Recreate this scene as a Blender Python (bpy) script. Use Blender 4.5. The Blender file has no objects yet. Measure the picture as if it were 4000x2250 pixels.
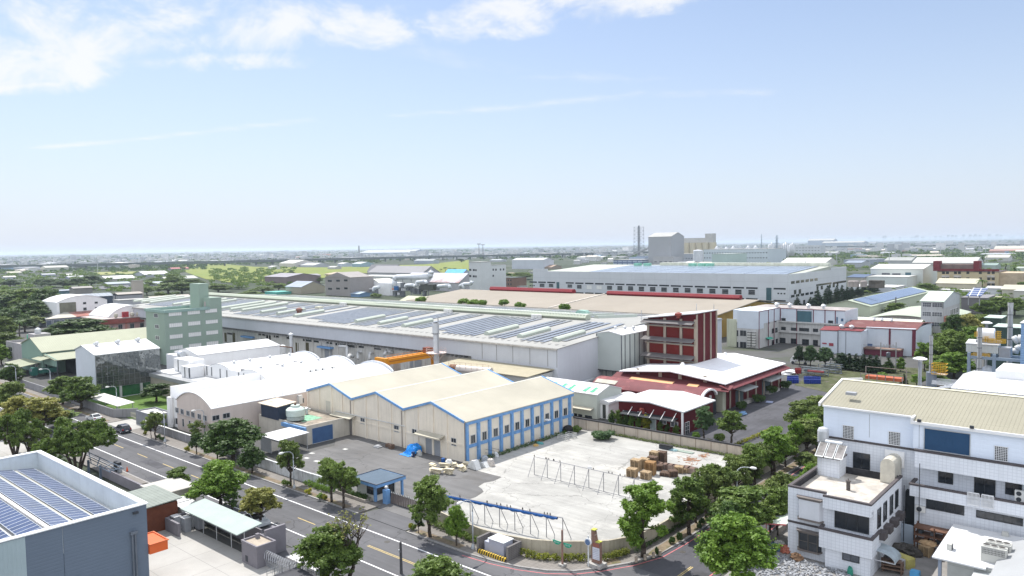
import bpy,math,random
import numpy as np
from mathutils import Vector,Matrix
random.seed(7);RNG=np.random.default_rng(7)
sc=bpy.context.scene;COL=sc.collection
PI=math.pi
H=36.0;FPX=2906.3
_a,_p,_r=math.radians(40.913),math.radians(3.2291),math.radians(-0.9162)
FW=Vector((-math.sin(_a)*math.cos(_p),math.cos(_a)*math.cos(_p),-math.sin(_p)))
_ri=Vector((math.cos(_a),math.sin(_a),0));_up=_ri.cross(FW)
RI=_ri*math.cos(_r)+_up*math.sin(_r);UP=-_ri*math.sin(_r)+_up*math.cos(_r)
cam_d=bpy.data.cameras.new('camera');cam=bpy.data.objects.new('camera',cam_d);COL.objects.link(cam)
cam_d.sensor_width=36;cam_d.lens=FPX/4000*36;cam_d.clip_start=0.5;cam_d.clip_end=60000
m=Matrix((RI,UP,-FW)).transposed().to_4x4();m.translation=Vector((0,0,H));cam.matrix_world=m
sc.camera=cam
SUN=Vector((-0.60,0.22,1.0)).normalized()
elev=math.asin(SUN.z);azim=math.atan2(SUN.x,SUN.y)
sun_d=bpy.data.lights.new('sun','SUN');sun=bpy.data.objects.new('sun',sun_d);COL.objects.link(sun)
sun_d.energy=4.4;sun_d.angle=math.radians(0.53);sun_d.color=(1,0.96,0.9)
sun.rotation_euler=SUN.to_track_quat('Z','Y').to_euler()
w=bpy.data.worlds.new('World');sc.world=w;w.use_nodes=True
nt=w.node_tree;N=nt.nodes;L=nt.links;N.clear()
out=N.new('ShaderNodeOutputWorld');bg=N.new('ShaderNodeBackground');L.new(bg.outputs[0],out.inputs[0])
sky=N.new('ShaderNodeTexSky');sky.sky_type='NISHITA';sky.sun_disc=False
sky.sun_elevation=elev;sky.sun_rotation=azim;sky.altitude=20
sky.air_density=1.0;sky.dust_density=0.6;sky.ozone_density=1.5
bg.inputs[1].default_value=0.094
sc.view_settings.view_transform='Standard';sc.view_settings.look='None'
sc.view_settings.exposure=0.5;sc.view_settings.gamma=1
def _n(nt,t,**k):
 n=nt.nodes.new(t)
 for a,v in k.items():setattr(n,a,v)
 return n
def _math(nt,op,a,b=None,c=None,clamp=False):
 n=nt.nodes.new('ShaderNodeMath');n.operation=op;n.use_clamp=clamp
 for i,v in enumerate((a,b,c)):
  if v is None:continue
  if isinstance(v,(int,float)):n.inputs[i].default_value=v
  else:nt.links.new(v,n.inputs[i])
 return n.outputs[0]
tc=N.new('ShaderNodeTexCoord');sep=N.new('ShaderNodeSeparateXYZ');L.new(tc.outputs['Generated'],sep.inputs[0])
zc=_math(nt,'MAXIMUM',sep.outputs[2],0.02)
u=_math(nt,'DIVIDE',sep.outputs[0],zc);v=_math(nt,'DIVIDE',sep.outputs[1],zc)
comb=N.new('ShaderNodeCombineXYZ');L.new(u,comb.inputs[0]);L.new(v,comb.inputs[1])
def cloud_noise(scale,det,rough,rot,sx,sy,dist=0.0):
 mp=N.new('ShaderNodeMapping');L.new(comb.outputs[0],mp.inputs[0])
 mp.inputs['Rotation'].default_value=(0,0,rot);mp.inputs['Scale'].default_value=(sx,sy,1)
 no=N.new('ShaderNodeTexNoise');L.new(mp.outputs[0],no.inputs['Vector'])
 no.inputs['Scale'].default_value=scale;no.inputs['Detail'].default_value=det
 no.inputs['Roughness'].default_value=rough;no.inputs['Distortion'].default_value=dist
 return no.outputs[0]
def skydir(px,py):
 d=(FW+RI*((px-2000)/FPX)-UP*((py-1125)/FPX));return d.x/d.z,d.y/d.z
def cloud_band(pts,width,gain):
 0
 best=None
 for(a,b)in zip(pts[:-1],pts[1:]):
  ax,ay=a;bx,by=b;dx,dy=bx-ax,by-ay;ll=dx*dx+dy*dy
  pu=_math(nt,'SUBTRACT',u,ax);pv=_math(nt,'SUBTRACT',v,ay)
  t=_math(nt,'DIVIDE',_math(nt,'ADD',_math(nt,'MULTIPLY',pu,dx),_math(nt,'MULTIPLY',pv,dy)),ll,clamp=True)
  ex=_math(nt,'SUBTRACT',pu,_math(nt,'MULTIPLY',t,dx));ey=_math(nt,'SUBTRACT',pv,_math(nt,'MULTIPLY',t,dy))
  d=_math(nt,'SQRT',_math(nt,'ADD',_math(nt,'MULTIPLY',ex,ex),_math(nt,'MULTIPLY',ey,ey)))
  f=_math(nt,'SUBTRACT',1.0,_math(nt,'DIVIDE',d,width),clamp=True)
  best=f if best is None else _math(nt,'MAXIMUM',best,f)
 return _math(nt,'MULTIPLY',_math(nt,'SQRT',best),gain)
VEIL=0.9;VEILC=(5.2,5.8,7.05,1);CLOUDC=(7.6,7.6,7.6,1)
n1=cloud_noise(1.5,12,0.66,0.45,1.0,0.7,0.3);n2=cloud_noise(5.0,10,0.7,0.7,1.0,0.8,0.2)
dn=N.new('ShaderNodeTexNoise');dm=N.new('ShaderNodeMapping');L.new(tc.outputs['Generated'],dm.inputs[0]);dm.inputs['Scale'].default_value=(1,1,1.7);dm.inputs['Rotation'].default_value=(.3,.2,0);L.new(dm.outputs[0],dn.inputs['Vector'])
dn.inputs['Scale'].default_value=9.0;dn.inputs['Detail'].default_value=13;dn.inputs['Roughness'].default_value=.62;dn.inputs['Distortion'].default_value=.35
nz=_math(nt,'ADD',_math(nt,'MULTIPLY',n1,.6),_math(nt,'MULTIPLY',n2,.4))
def S(*pts):return[skydir(x*1.5528,y*1.5528)for x,y in pts]
b1=cloud_band(S((-60,190),(120,120),(260,90),(400,60)),.62,1.0)
b2=cloud_band(S((560,95),(700,60),(860,70)),.42,1.0)
b3=cloud_band(S((940,85),(1150,55),(1400,10),(1600,-30)),.42,1.0)
b4=cloud_band(S((400,160),(520,150),(680,150)),.26,.9)
b5=cloud_band(S((100,372),(400,345),(780,300)),.18,.8)
b6=cloud_band(S((1010,290),(1300,270),(1600,235),(1900,235)),.22,.72)
b7=cloud_band(S((1050,130),(1300,190),(1650,200)),.20,.6)
b8=cloud_band(S((-30,225),(120,210)),.14,.95)
def mx_(*q):
 r_=q[0]
 for b in q[1:]:r_=_math(nt,'MAXIMUM',r_,b)
 return r_
best=mx_(b5,b6,b7);cum=mx_(b1,b2,b3,b4,b8)
den=_math(nt,'ADD',_math(nt,'MULTIPLY',best,.62),_math(nt,'MULTIPLY',_math(nt,'SUBTRACT',nz,.5),2.0))
den2=_math(nt,'ADD',_math(nt,'MULTIPLY',cum,.95),_math(nt,'MULTIPLY',_math(nt,'SUBTRACT',dn.outputs[0],.53),4.0))
mr=N.new('ShaderNodeMapRange');mr.interpolation_type='SMOOTHSTEP';L.new(den,mr.inputs[0]);mr.inputs[1].default_value=.15;mr.inputs[2].default_value=1.0;mr.inputs[4].default_value=.7
mr2=N.new('ShaderNodeMapRange');mr2.interpolation_type='SMOOTHSTEP';L.new(den2,mr2.inputs[0]);mr2.inputs[1].default_value=.12;mr2.inputs[2].default_value=1.05;mr2.inputs[4].default_value=.82
cov=_math(nt,'MAXIMUM',_math(nt,'MULTIPLY',mr.outputs[0],_math(nt,'MULTIPLY',best,1.4,clamp=True)),_math(nt,'MULTIPLY',mr2.outputs[0],_math(nt,'MULTIPLY',cum,2.5,clamp=True)))
hf=_math(nt,'POWER',_math(nt,'SUBTRACT',1.0,_math(nt,'MAXIMUM',sep.outputs[2],0.0),clamp=True),4.0)
mxh=N.new('ShaderNodeMix');mxh.data_type='RGBA';L.new(_math(nt,'MULTIPLY',hf,VEIL),mxh.inputs[0]);tint=N.new('ShaderNodeVectorMath');tint.operation='MULTIPLY';L.new(sky.outputs[0],tint.inputs[0]);tint.inputs[1].default_value=(1.16,1.12,1.13);L.new(tint.outputs[0],mxh.inputs[6]);mxh.inputs[7].default_value=VEILC
mxc=N.new('ShaderNodeMix');mxc.data_type='RGBA';L.new(cov,mxc.inputs[0]);L.new(mxh.outputs[2],mxc.inputs[6]);mxc.inputs[7].default_value=CLOUDC
L.new(mxc.outputs[2],bg.inputs[0])
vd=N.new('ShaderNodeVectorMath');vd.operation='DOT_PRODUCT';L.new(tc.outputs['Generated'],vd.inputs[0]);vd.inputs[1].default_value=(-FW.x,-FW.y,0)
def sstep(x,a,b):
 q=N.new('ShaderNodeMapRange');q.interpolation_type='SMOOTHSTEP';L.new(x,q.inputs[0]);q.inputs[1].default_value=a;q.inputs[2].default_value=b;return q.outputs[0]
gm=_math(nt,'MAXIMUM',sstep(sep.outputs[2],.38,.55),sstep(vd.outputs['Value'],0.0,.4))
fill_cloud=_math(nt,'MAXIMUM',_math(nt,'MULTIPLY',gm,sstep(nz,.40,.56)),_math(nt,'MULTIPLY',sstep(vd.outputs['Value'],0.0,.5),sstep(nz,.2,.45)))  # unseen bright clouds added overhead and behind the camera to lift shaded walls
mxg=N.new('ShaderNodeMix');mxg.data_type='RGBA';L.new(fill_cloud,mxg.inputs[0]);L.new(mxc.outputs[2],mxg.inputs[6]);mxg.inputs[7].default_value=(10.5,11.0,12.0,1)
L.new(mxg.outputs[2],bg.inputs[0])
TL=dict(T1=(0,850,1000,2574),T2=(1000,850,1000,2574),T3=(2000,850,1000,2574),T4=(3000,850,1000,2574),M1=(0,1300,900,2576),M2=(800,1300,900,2576),M3=(1600,1300,900,2576),M4=(2300,1300,900,2576),M5=(3100,1300,900,2576),L1=(0,1744,900,2576),L2=(800,1744,900,2576),L3=(1600,1744,900,2576),L4=(2300,1744,900,2576),L5=(3000,1688,1000,2576),X1=(2800,1350,500,2576),X2=(3500,1150,500,2576),X3=(3500,1400,500,2576),X4=(3500,1950,500,2415),X5=(0,1740,500,2576),D=(0,0,4000,2576))
def ray(t,x,y):
 a=TL[t];k=a[2]/a[3];X=a[0]+k*x;Y=a[1]+k*y
 return FW+RI*((X-2000)/FPX)-UP*((Y-1125)/FPX)
def at(t,x,y,z=0.0):
 d=ray(t,x,y);k=(z-H)/d.z;return Vector((d.x*k,d.y*k,z))
def onY(t,x,y,Y0):
 d=ray(t,x,y);k=Y0/d.y;return Vector((d.x*k,Y0,H+d.z*k))
def onX(t,x,y,X0):
 d=ray(t,x,y);k=X0/d.x;return Vector((X0,d.y*k,H+d.z*k))
def hgt(t,bx,by,tx,ty,z0=0.0):
 P=at(t,bx,by,z0);d=ray(t,tx,ty);k=(P.x*d.x+P.y*d.y)/(d.x**2+d.y**2);return H+d.z*k
class MB:
 def __init__(s):s.v=[];s.f=[]
 def quad(s,*p):
  i=len(s.v);s.v+=[tuple(q)for q in p];s.f.append(tuple(range(i,i+len(p))));return s
 def box(s,x0,x1,y0,y1,z0,z1):
  if x0>x1:x0,x1=x1,x0
  if y0>y1:y0,y1=y1,y0
  i=len(s.v)
  s.v+=[(x0,y0,z0),(x1,y0,z0),(x1,y1,z0),(x0,y1,z0),(x0,y0,z1),(x1,y0,z1),(x1,y1,z1),(x0,y1,z1)]
  s.f+=[tuple(i+k for k in q)for q in((0,3,2,1),(4,5,6,7),(0,1,5,4),(1,2,6,5),(2,3,7,6),(3,0,4,7))];return s
 def obox(s,c,d,rz=0.0,rx=0.0):
  i=len(s.v);R=Matrix.Rotation(rz,3,'Z')@Matrix.Rotation(rx,3,'X')
  for dz in(-.5,.5):
   for(a,b)in((-.5,-.5),(.5,-.5),(.5,.5),(-.5,.5)):
    q=R@Vector((a*d[0],b*d[1],dz*d[2]));s.v.append((c[0]+q.x,c[1]+q.y,c[2]+q.z))
  s.f+=[tuple(i+k for k in q)for q in((0,3,2,1),(4,5,6,7),(0,1,5,4),(1,2,6,5),(2,3,7,6),(3,0,4,7))];return s
 def ext(s,pts,vec):
  0
  n=len(pts);i=len(s.v);v=Vector(vec);P=[Vector(p)for p in pts]
  nn=Vector((0,0,0))
  for k in range(n):nn+=P[k].cross(P[(k+1)%n])
  if nn.dot(v)>0:P=P[::-1]
  s.v+=[tuple(p)for p in P]+[tuple(p+v)for p in P]
  s.f.append(tuple(range(i,i+n)));s.f.append(tuple(range(i+2*n-1,i+n-1,-1)))
  for k in range(n):
   k2=(k+1)%n;s.f.append((i+k2,i+k,i+n+k,i+n+k2))
  return s
 def slab(s,p0,p1,p2,p3,th):
  0
  return s.ext([p0,p1,p2,p3],(0,0,th))
 def cyl(s,p0,p1,r0,r1=None,n=10):
  r1=r0 if r1 is None else r1;p0=Vector(p0);p1=Vector(p1);d=(p1-p0)
  if d.length<1e-6:return s
  d.normalize();a=d.orthogonal().normalized();b=d.cross(a);i=len(s.v)
  for(p,r)in((p0,r0),(p1,r1)):
   for k in range(n):
    t=2*PI*k/n;s.v.append(tuple(p+(a*math.cos(t)+b*math.sin(t))*r))
  for k in range(n):
   k2=(k+1)%n;s.f.append((i+k,i+k2,i+n+k2,i+n+k))
  s.f.append(tuple(i+n-1-k for k in range(n)));s.f.append(tuple(i+n+k for k in range(n)));return s
 def tube(s,pts,r,n=8,r1=None):
  for k,(a,b)in enumerate(zip(pts[:-1],pts[1:])):
   if r1 is None:s.cyl(a,b,r,r,n)
   else:
    m_=len(pts)-1;s.cyl(a,b,r+(r1-r)*k/m_,r+(r1-r)*(k+1)/m_,n)
  return s
 def lathe(s,c,prof,n=16):
  i=len(s.v)
  for(r,z)in prof:
   for k in range(n):
    t=2*PI*k/n;s.v.append((c[0]+r*math.cos(t),c[1]+r*math.sin(t),c[2]+z))
  for j in range(len(prof)-1):
   for k in range(n):
    k2=(k+1)%n;s.f.append((i+j*n+k,i+j*n+k2,i+(j+1)*n+k2,i+(j+1)*n+k))
  s.f.append(tuple(i+n-1-k for k in range(n)));e=i+(len(prof)-1)*n;s.f.append(tuple(e+k for k in range(n)));return s
 def ring(s,x0,x1,y0,y1,z0,z1,t):
  0
  s.box(x0,x1,y0,y0+t,z0,z1);s.box(x0,x1,y1-t,y1,z0,z1)
  s.box(x0,x0+t,y0+t,y1-t,z0,z1);s.box(x1-t,x1,y0+t,y1-t,z0,z1);return s
OFF={}
def thg(name,label,cat,loc=(0,0,0),group=None,local=False,rz=0.0):
 o=bpy.data.objects.new(name,None);COL.objects.link(o);o.empty_display_size=0.3
 o.location=loc;o.rotation_euler=(0,0,rz);o['label']=label;o['category']=cat
 if group:o['group']=group
 OFF[o.name]=Vector((0,0,0))if local else Vector(loc);return o
def pt(name,mb,mat,parent=None,smooth=False,label=None):
 me=bpy.data.meshes.new(name);off=OFF[parent.name]if parent is not None else Vector((0,0,0))
 me.from_pydata([(a-off.x,b-off.y,c-off.z)for a,b,c in mb.v],[],mb.f)
 if smooth:
  me.polygons.foreach_set('use_smooth',[True]*len(me.polygons))
  if smooth!='all':me.set_sharp_from_angle(angle=math.radians(35))
 me.materials.append(mat);me.update()
 o=bpy.data.objects.new(name,me);COL.objects.link(o)
 if parent is not None:o.parent=parent;OFF[o.name]=off
 if label:o['label']=label
 return o
def sgl(name,mb,mat,label,cat,group=None,smooth=False,kind=None,base=None):
 0
 xs=[q[0]for q in mb.v];ys=[q[1]for q in mb.v];zs=[q[2]for q in mb.v]
 c=Vector(base)if base is not None else Vector(((min(xs)+max(xs))/2,(min(ys)+max(ys))/2,min(zs)))
 mb.v=[(a-c.x,b-c.y,d-c.z)for a,b,d in mb.v]
 o=pt(name,mb,mat,None,smooth);o.location=c;o['label']=label
 if kind:o['kind']=kind
 else:o['category']=cat
 if group:o['group']=group
 return o
def struct(name,mb,mat,label=None,kind='structure'):
 o=pt(name,mb,mat);o['kind']=kind;o['label']=label or name.replace('_',' ');return o
KIDS={}
def kids(o):return[c for c in o.children]
def copy_tree(o,loc=None,rz=None,scale=None,label=None,parent=None,group=None):
 c=o.copy();COL.objects.link(c)
 if parent is not None:c.parent=parent
 if loc is not None:c.location=loc
 if rz is not None:c.rotation_euler=(0,0,rz)
 if scale is not None:c.scale=scale if isinstance(scale,(tuple,list))else(scale,)*3
 if label is not None:c['label']=label
 if group is not None:c['group']=group
 for ch in kids(o):copy_tree(ch,parent=c)
 return c
MATS={}
def mat(name,col,rough=0.75,var=0.12,scale=0.35,metal=0.0,spec=0.22,col2=None,rib=None,ribd=0.35,grid=None,dirt=0.0,bump=0.0,alpha=None,detail=5,streak=None):
 0
 if name in MATS:return MATS[name]
 m_=bpy.data.materials.new(name);m_.use_nodes=True;t=m_.node_tree;n=t.nodes;l=t.links
 b=n['Principled BSDF'];b.inputs['Roughness'].default_value=rough;b.inputs['Metallic'].default_value=metal
 b.inputs['Specular IOR Level'].default_value=spec
 tcn=n.new('ShaderNodeTexCoord');co=tcn.outputs['Object']
 sp=n.new('ShaderNodeSeparateXYZ');l.new(co,sp.inputs[0]);ax=dict(x=sp.outputs[0],y=sp.outputs[1],z=sp.outputs[2])
 def mixc(f,a,c_):
  mx=n.new('ShaderNodeMix');mx.data_type='RGBA'
  if isinstance(f,(int,float)):mx.inputs[0].default_value=f
  else:l.new(f,mx.inputs[0])
  for k,q in((6,a),(7,c_)):
   if isinstance(q,(tuple,list)):mx.inputs[k].default_value=(*q[:3],1)
   else:l.new(q,mx.inputs[k])
  return mx.outputs[2]
 no=n.new('ShaderNodeTexNoise');l.new(co,no.inputs['Vector']);no.inputs['Scale'].default_value=scale;no.inputs['Detail'].default_value=detail
 no.inputs['Roughness'].default_value=0.65
 lo=tuple(c*(1-var*1.6)for c in col);hi=tuple(min(1,c*(1+var*1.2))for c in col)
 rmp=n.new('ShaderNodeMapRange');l.new(no.outputs[0],rmp.inputs[0]);rmp.inputs[1].default_value=0.3;rmp.inputs[2].default_value=0.7
 c=mixc(rmp.outputs[0],lo,hi)
 if col2 is not None:
  n2=n.new('ShaderNodeTexNoise');l.new(co,n2.inputs['Vector']);n2.inputs['Scale'].default_value=scale*0.6;n2.inputs['Detail'].default_value=8;n2.inputs['Roughness'].default_value=0.7
  r2=n.new('ShaderNodeMapRange');l.new(n2.outputs[0],r2.inputs[0]);r2.inputs[1].default_value=0.52;r2.inputs[2].default_value=0.62
  c=mixc(r2.outputs[0],c,col2)
 if streak:
  mp=n.new('ShaderNodeMapping');l.new(co,mp.inputs[0]);mp.inputs['Scale'].default_value=(.025 if streak[0]=='x' else.9,.9 if streak[0]=='x' else.025,1)
  ns=n.new('ShaderNodeTexNoise');l.new(mp.outputs[0],ns.inputs['Vector']);ns.inputs['Scale'].default_value=1.0;ns.inputs['Detail'].default_value=7;ns.inputs['Roughness'].default_value=.7
  rs=n.new('ShaderNodeMapRange');l.new(ns.outputs[0],rs.inputs[0]);rs.inputs[1].default_value=.42;rs.inputs[2].default_value=.7;rs.inputs[4].default_value=streak[1]
  c=mixc(rs.outputs[0],c,tuple(q*.55 for q in col))
  vo=n.new('ShaderNodeTexVoronoi');vo.feature='DISTANCE_TO_EDGE';nv=n.new('ShaderNodeTexNoise');l.new(co,nv.inputs['Vector']);nv.inputs['Scale'].default_value=.6;nv.inputs['Detail'].default_value=5
  mv=n.new('ShaderNodeMix');mv.data_type='VECTOR';mv.inputs[0].default_value=.75;l.new(co,mv.inputs[4]);va=n.new('ShaderNodeVectorMath');va.operation='MULTIPLY_ADD';l.new(nv.outputs[1],va.inputs[0]);va.inputs[1].default_value=(3,3,0);l.new(co,va.inputs[2]);l.new(va.outputs[0],vo.inputs['Vector']);vo.inputs['Scale'].default_value=.11
  c=mixc(_math(t,'MULTIPLY',_math(t,'LESS_THAN',vo.outputs['Distance'],.006),.6),c,tuple(q*.45 for q in col))
 if dirt:
  mp=n.new('ShaderNodeMapping');l.new(co,mp.inputs[0]);mp.inputs['Scale'].default_value=(1.6,1.6,0.12)
  n3=n.new('ShaderNodeTexNoise');l.new(mp.outputs[0],n3.inputs['Vector']);n3.inputs['Scale'].default_value=1.0;n3.inputs['Detail'].default_value=6;n3.inputs['Roughness'].default_value=0.7
  r3=n.new('ShaderNodeMapRange');l.new(n3.outputs[0],r3.inputs[0]);r3.inputs[1].default_value=0.5;r3.inputs[2].default_value=0.75;r3.inputs[4].default_value=dirt
  c=mixc(r3.outputs[0],c,(0.09,0.075,0.06))
 if grid is not None:
  per,line,gc,axes=grid;f=None
  for k_,a in enumerate(axes):
   p_=per[k_]if isinstance(per,(tuple,list))else per
   q=_math(t,'ABSOLUTE',_math(t,'SUBTRACT',_math(t,'FRACT',_math(t,'DIVIDE',ax[a],p_)),0.5))
   q=_math(t,'GREATER_THAN',q,0.5-line/p_/2)
   f=q if f is None else _math(t,'MAXIMUM',f,q)
  c=mixc(f,c,gc)
 l.new(c,b.inputs['Base Color'])
 hsrc=None
 if rib is not None:
  q=_math(t,'FRACT',_math(t,'DIVIDE',ax[rib[0]],rib[1]));q=_math(t,'PINGPONG',q,0.5)
  hsrc=_math(t,'MULTIPLY',_math(t,'SMOOTH_MIN',q,0.2,0.1),ribd)
 elif bump:
  n4=n.new('ShaderNodeTexNoise');l.new(co,n4.inputs['Vector']);n4.inputs['Scale'].default_value=3;n4.inputs['Detail'].default_value=6
  hsrc=_math(t,'MULTIPLY',n4.outputs[0],bump)
 if hsrc is not None:
  bp=n.new('ShaderNodeBump');bp.inputs['Strength'].default_value=0.8;bp.inputs['Distance'].default_value=1.0
  l.new(hsrc,bp.inputs['Height']);l.new(bp.outputs[0],b.inputs['Normal'])
 if alpha is not None:b.inputs['Alpha'].default_value=alpha
 MATS[name]=m_;return m_
def leafmat(name,c1,c2,trans=0.35):
 m_=bpy.data.materials.new(name);m_.use_nodes=True;t=m_.node_tree;n=t.nodes;l=t.links
 b=n['Principled BSDF'];b.inputs['Roughness'].default_value=0.55;b.inputs['Specular IOR Level'].default_value=0.3
 tcn=n.new('ShaderNodeTexCoord');no=n.new('ShaderNodeTexNoise');l.new(tcn.outputs['Object'],no.inputs['Vector']);no.inputs['Scale'].default_value=0.9;no.inputs['Detail'].default_value=3
 oi=n.new('ShaderNodeObjectInfo');gi=n.new('ShaderNodeNewGeometry')
 f=_math(t,'ADD',_math(t,'MULTIPLY',no.outputs[0],1.1),_math(t,'MULTIPLY',gi.outputs['Random Per Island'],0.5))
 f=_math(t,'ADD',f,_math(t,'MULTIPLY',oi.outputs['Random'],0.35));f=_math(t,'SUBTRACT',f,0.5,clamp=True)
 mx=n.new('ShaderNodeMix');mx.data_type='RGBA';l.new(f,mx.inputs[0]);mx.inputs[6].default_value=(*c1,1);mx.inputs[7].default_value=(*c2,1)
 l.new(mx.outputs[2],b.inputs['Base Color'])
 tr=n.new('ShaderNodeBsdfTranslucent');l.new(mx.outputs[2],tr.inputs[0]);ms=n.new('ShaderNodeMixShader');ms.inputs[0].default_value=trans
 l.new(b.outputs[0],ms.inputs[1]);l.new(tr.outputs[0],ms.inputs[2]);l.new(ms.outputs[0],n['Material Output'].inputs[0]);MATS[name]=m_;return m_
def gable_parts(r,x0,x1,y0,y1,ze,zr,ax,wm,rm,oh=0.35,rp=0.5,z0=0.0,th=0.16,ribs=None,zl=None,zrt=None):
 0
 zl=ze if zl is None else zl;zrt=ze if zrt is None else zrt
 W=MB();R=MB()
 if ax=='y':
  xr=x0+(x1-x0)*rp
  W.ext([(x0,y0,z0),(x1,y0,z0),(x1,y0,zrt),(xr,y0,zr),(x0,y0,zl)],(0,y1-y0,0))
  sl=(zr-zl)/(xr-x0);s2=(zr-zrt)/(x1-xr)
  A=[(x0-oh,zl-sl*oh),(xr,zr),(x1+oh,zrt-s2*oh)]
  prof=[(a,b+0.004)for a,b in A]+[(a,b+th)for a,b in A[::-1]]
  R.ext([(a,y0-oh,b)for a,b in prof],(0,y1-y0+2*oh,0))
  if ribs:
   k=y0-oh
   while k<y1+oh-0.1:
    R.ext([(A[1][0],k,A[1][1]+th),(A[2][0],k,A[2][1]+th),(A[2][0],k,A[2][1]+th+.05),(A[1][0],k,A[1][1]+th+.05)],(0,.09,0))
    R.ext([(A[0][0],k,A[0][1]+th),(A[1][0],k,A[1][1]+th),(A[1][0],k,A[1][1]+th+.05),(A[0][0],k,A[0][1]+th+.05)],(0,.09,0));k+=ribs
 else:
  yr=y0+(y1-y0)*rp
  W.ext([(x0,y0,z0),(x0,y1,z0),(x0,y1,zrt),(x0,yr,zr),(x0,y0,zl)],(x1-x0,0,0))
  sl=(zr-zl)/(yr-y0);s2=(zr-zrt)/(y1-yr)
  A=[(y0-oh,zl-sl*oh),(yr,zr),(y1+oh,zrt-s2*oh)]
  prof=[(a,b+0.004)for a,b in A]+[(a,b+th)for a,b in A[::-1]]
  R.ext([(x0-oh,a,b)for a,b in prof],(x1-x0+2*oh,0,0))
  if ribs:
   k=x0-oh
   while k<x1+oh-0.1:
    R.ext([(k,A[1][0],A[1][1]+th),(k,A[2][0],A[2][1]+th),(k,A[2][0],A[2][1]+th+.05),(k,A[1][0],A[1][1]+th+.05)],(.09,0,0))
    R.ext([(k,A[0][0],A[0][1]+th),(k,A[1][0],A[1][1]+th),(k,A[1][0],A[1][1]+th+.05),(k,A[0][0],A[0][1]+th+.05)],(.09,0,0));k+=ribs
 wo=pt('wall',W,wm,r);ro=pt('roof',R,rm,r);return wo,ro
def gable(name,label,cat,x0,x1,y0,y1,ze,zr,ax,wm,rm,group=None,**k):
 r=thg(name,label,cat,((x0+x1)/2,(y0+y1)/2,k.get('z0',0.0)),group);gable_parts(r,x0,x1,y0,y1,ze,zr,ax,wm,rm,**k);return r
def vault_parts(r,x0,x1,y0,y1,ze,zt,wm,rm,z0=0.0,oh=0.4,n=18,th=0.12,ax='y',wname='wall',rname='roof'):
 if ax=='x':x0,x1,y0,y1=y0,y1,x0,x1
 hw=(x1-x0)/2;cx=(x0+x1)/2;h=zt-ze;Rr=(hw*hw+h*h)/(2*h);cz=zt-Rr;a0=math.asin(min(1,hw/Rr))
 arc=[(cx+Rr*math.sin(-a0+2*a0*k/n),cz+Rr*math.cos(-a0+2*a0*k/n))for k in range(n+1)]
 ou=[(cx+(Rr+th)*math.sin(-a0+2*a0*k/n),cz+(Rr+th)*math.cos(-a0+2*a0*k/n))for k in range(n+1)]
 sw=(lambda a,y,b:(a,y,b))if ax=='y' else(lambda a,y,b:(y,a,b))
 W=MB().ext([sw(x0,y0,z0)]+[sw(a,y0,b)for a,b in arc]+[sw(x1,y0,z0)],sw(0,y1-y0,0))
 R=MB().ext([sw(a,y0-oh,b+.004)for a,b in arc]+[sw(a,y0-oh,b)for a,b in ou[::-1]],sw(0,y1-y0+2*oh,0))
 return pt(wname,W,wm,r),pt(rname,R,rm,r,smooth=True)
def flat_parts(r,x0,x1,y0,y1,h,wm,rm,z0=0.0,par=0.8,t=0.25,capm=None):
 W=MB().box(x0,x1,y0,y1,z0,h-par);wo=pt('wall',W,wm,r)
 if par>0.05:
  pt('parapet',MB().ring(x0,x1,y0,y1,h-par,h,t),wm,r)
  pt('roof',MB().box(x0+t,x1-t,y0+t,y1-t,h-par,h-par+.06),rm,r)
  if capm:pt('coping',MB().ring(x0-.06,x1+.06,y0-.06,y1+.06,h,h+.14,t+.12),capm,r)
 else:pt('roof',MB().box(x0-.2,x1+.2,y0-.2,y1+.2,h-par,h-par+.15),rm,r)
 return wo
def flat(name,label,cat,x0,x1,y0,y1,h,wm,rm,group=None,**k):
 r=thg(name,label,cat,((x0+x1)/2,(y0+y1)/2,k.get('z0',0.0)),group);flat_parts(r,x0,x1,y0,y1,h,wm,rm,**k);return r
def opening(r,face,P,c0,c1,z0,z1,gm,fm=None,nx=1,nz=1,name='window',fname='frame',dep=0.05,fw=0.07,out=1):
 0
 if c0>c1:c0,c1=c1,c0
 if z0>z1:z0,z1=z1,z0
 def bx(mb,a,b,c,d,pr,bk=-0.02):
  if face=='y':mb.box(a,b,P-pr,P-bk,c,d)
  else:mb.box(P+bk,P+pr,a,b,c,d)
 g=MB();bx(g,c0,c1,z0,z1,dep*.4);go=pt(name,g,gm,r)
 if fm is not None:
  f=MB();bx(f,c0-fw,c1+fw,z1,z1+fw,dep+.03);bx(f,c0-fw,c1+fw,z0-fw,z0,dep+.05);bx(f,c0-fw,c0,z0,z1,dep+.03);bx(f,c1,c1+fw,z0,z1,dep+.03)
  for k in range(1,nx):a=c0+(c1-c0)*k/nx;bx(f,a-fw*.3,a+fw*.3,z0,z1,dep+.01)
  for k in range(1,nz):a=z0+(z1-z0)*k/nz;bx(f,c0,c1,a-fw*.3,a+fw*.3,dep)
  pt(fname,f,fm,go)
 return go
def wins(r,face,P,t,rects,gm,fm=None,**k):
 for(x0,y0,x1,y1)in rects:
  xc,yc=(x0+x1)/2,(y0+y1)/2
  if face=='y':a=onY(t,x0,yc,P).x;b=onY(t,x1,yc,P).x;c=onY(t,xc,y1,P).z;d=onY(t,xc,y0,P).z
  else:a=onX(t,x0,yc,P).y;b=onX(t,x1,yc,P).y;c=onX(t,xc,y1,P).z;d=onX(t,xc,y0,P).z
  opening(r,face,P,a,b,c,d,gm,fm,**k)
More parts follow.
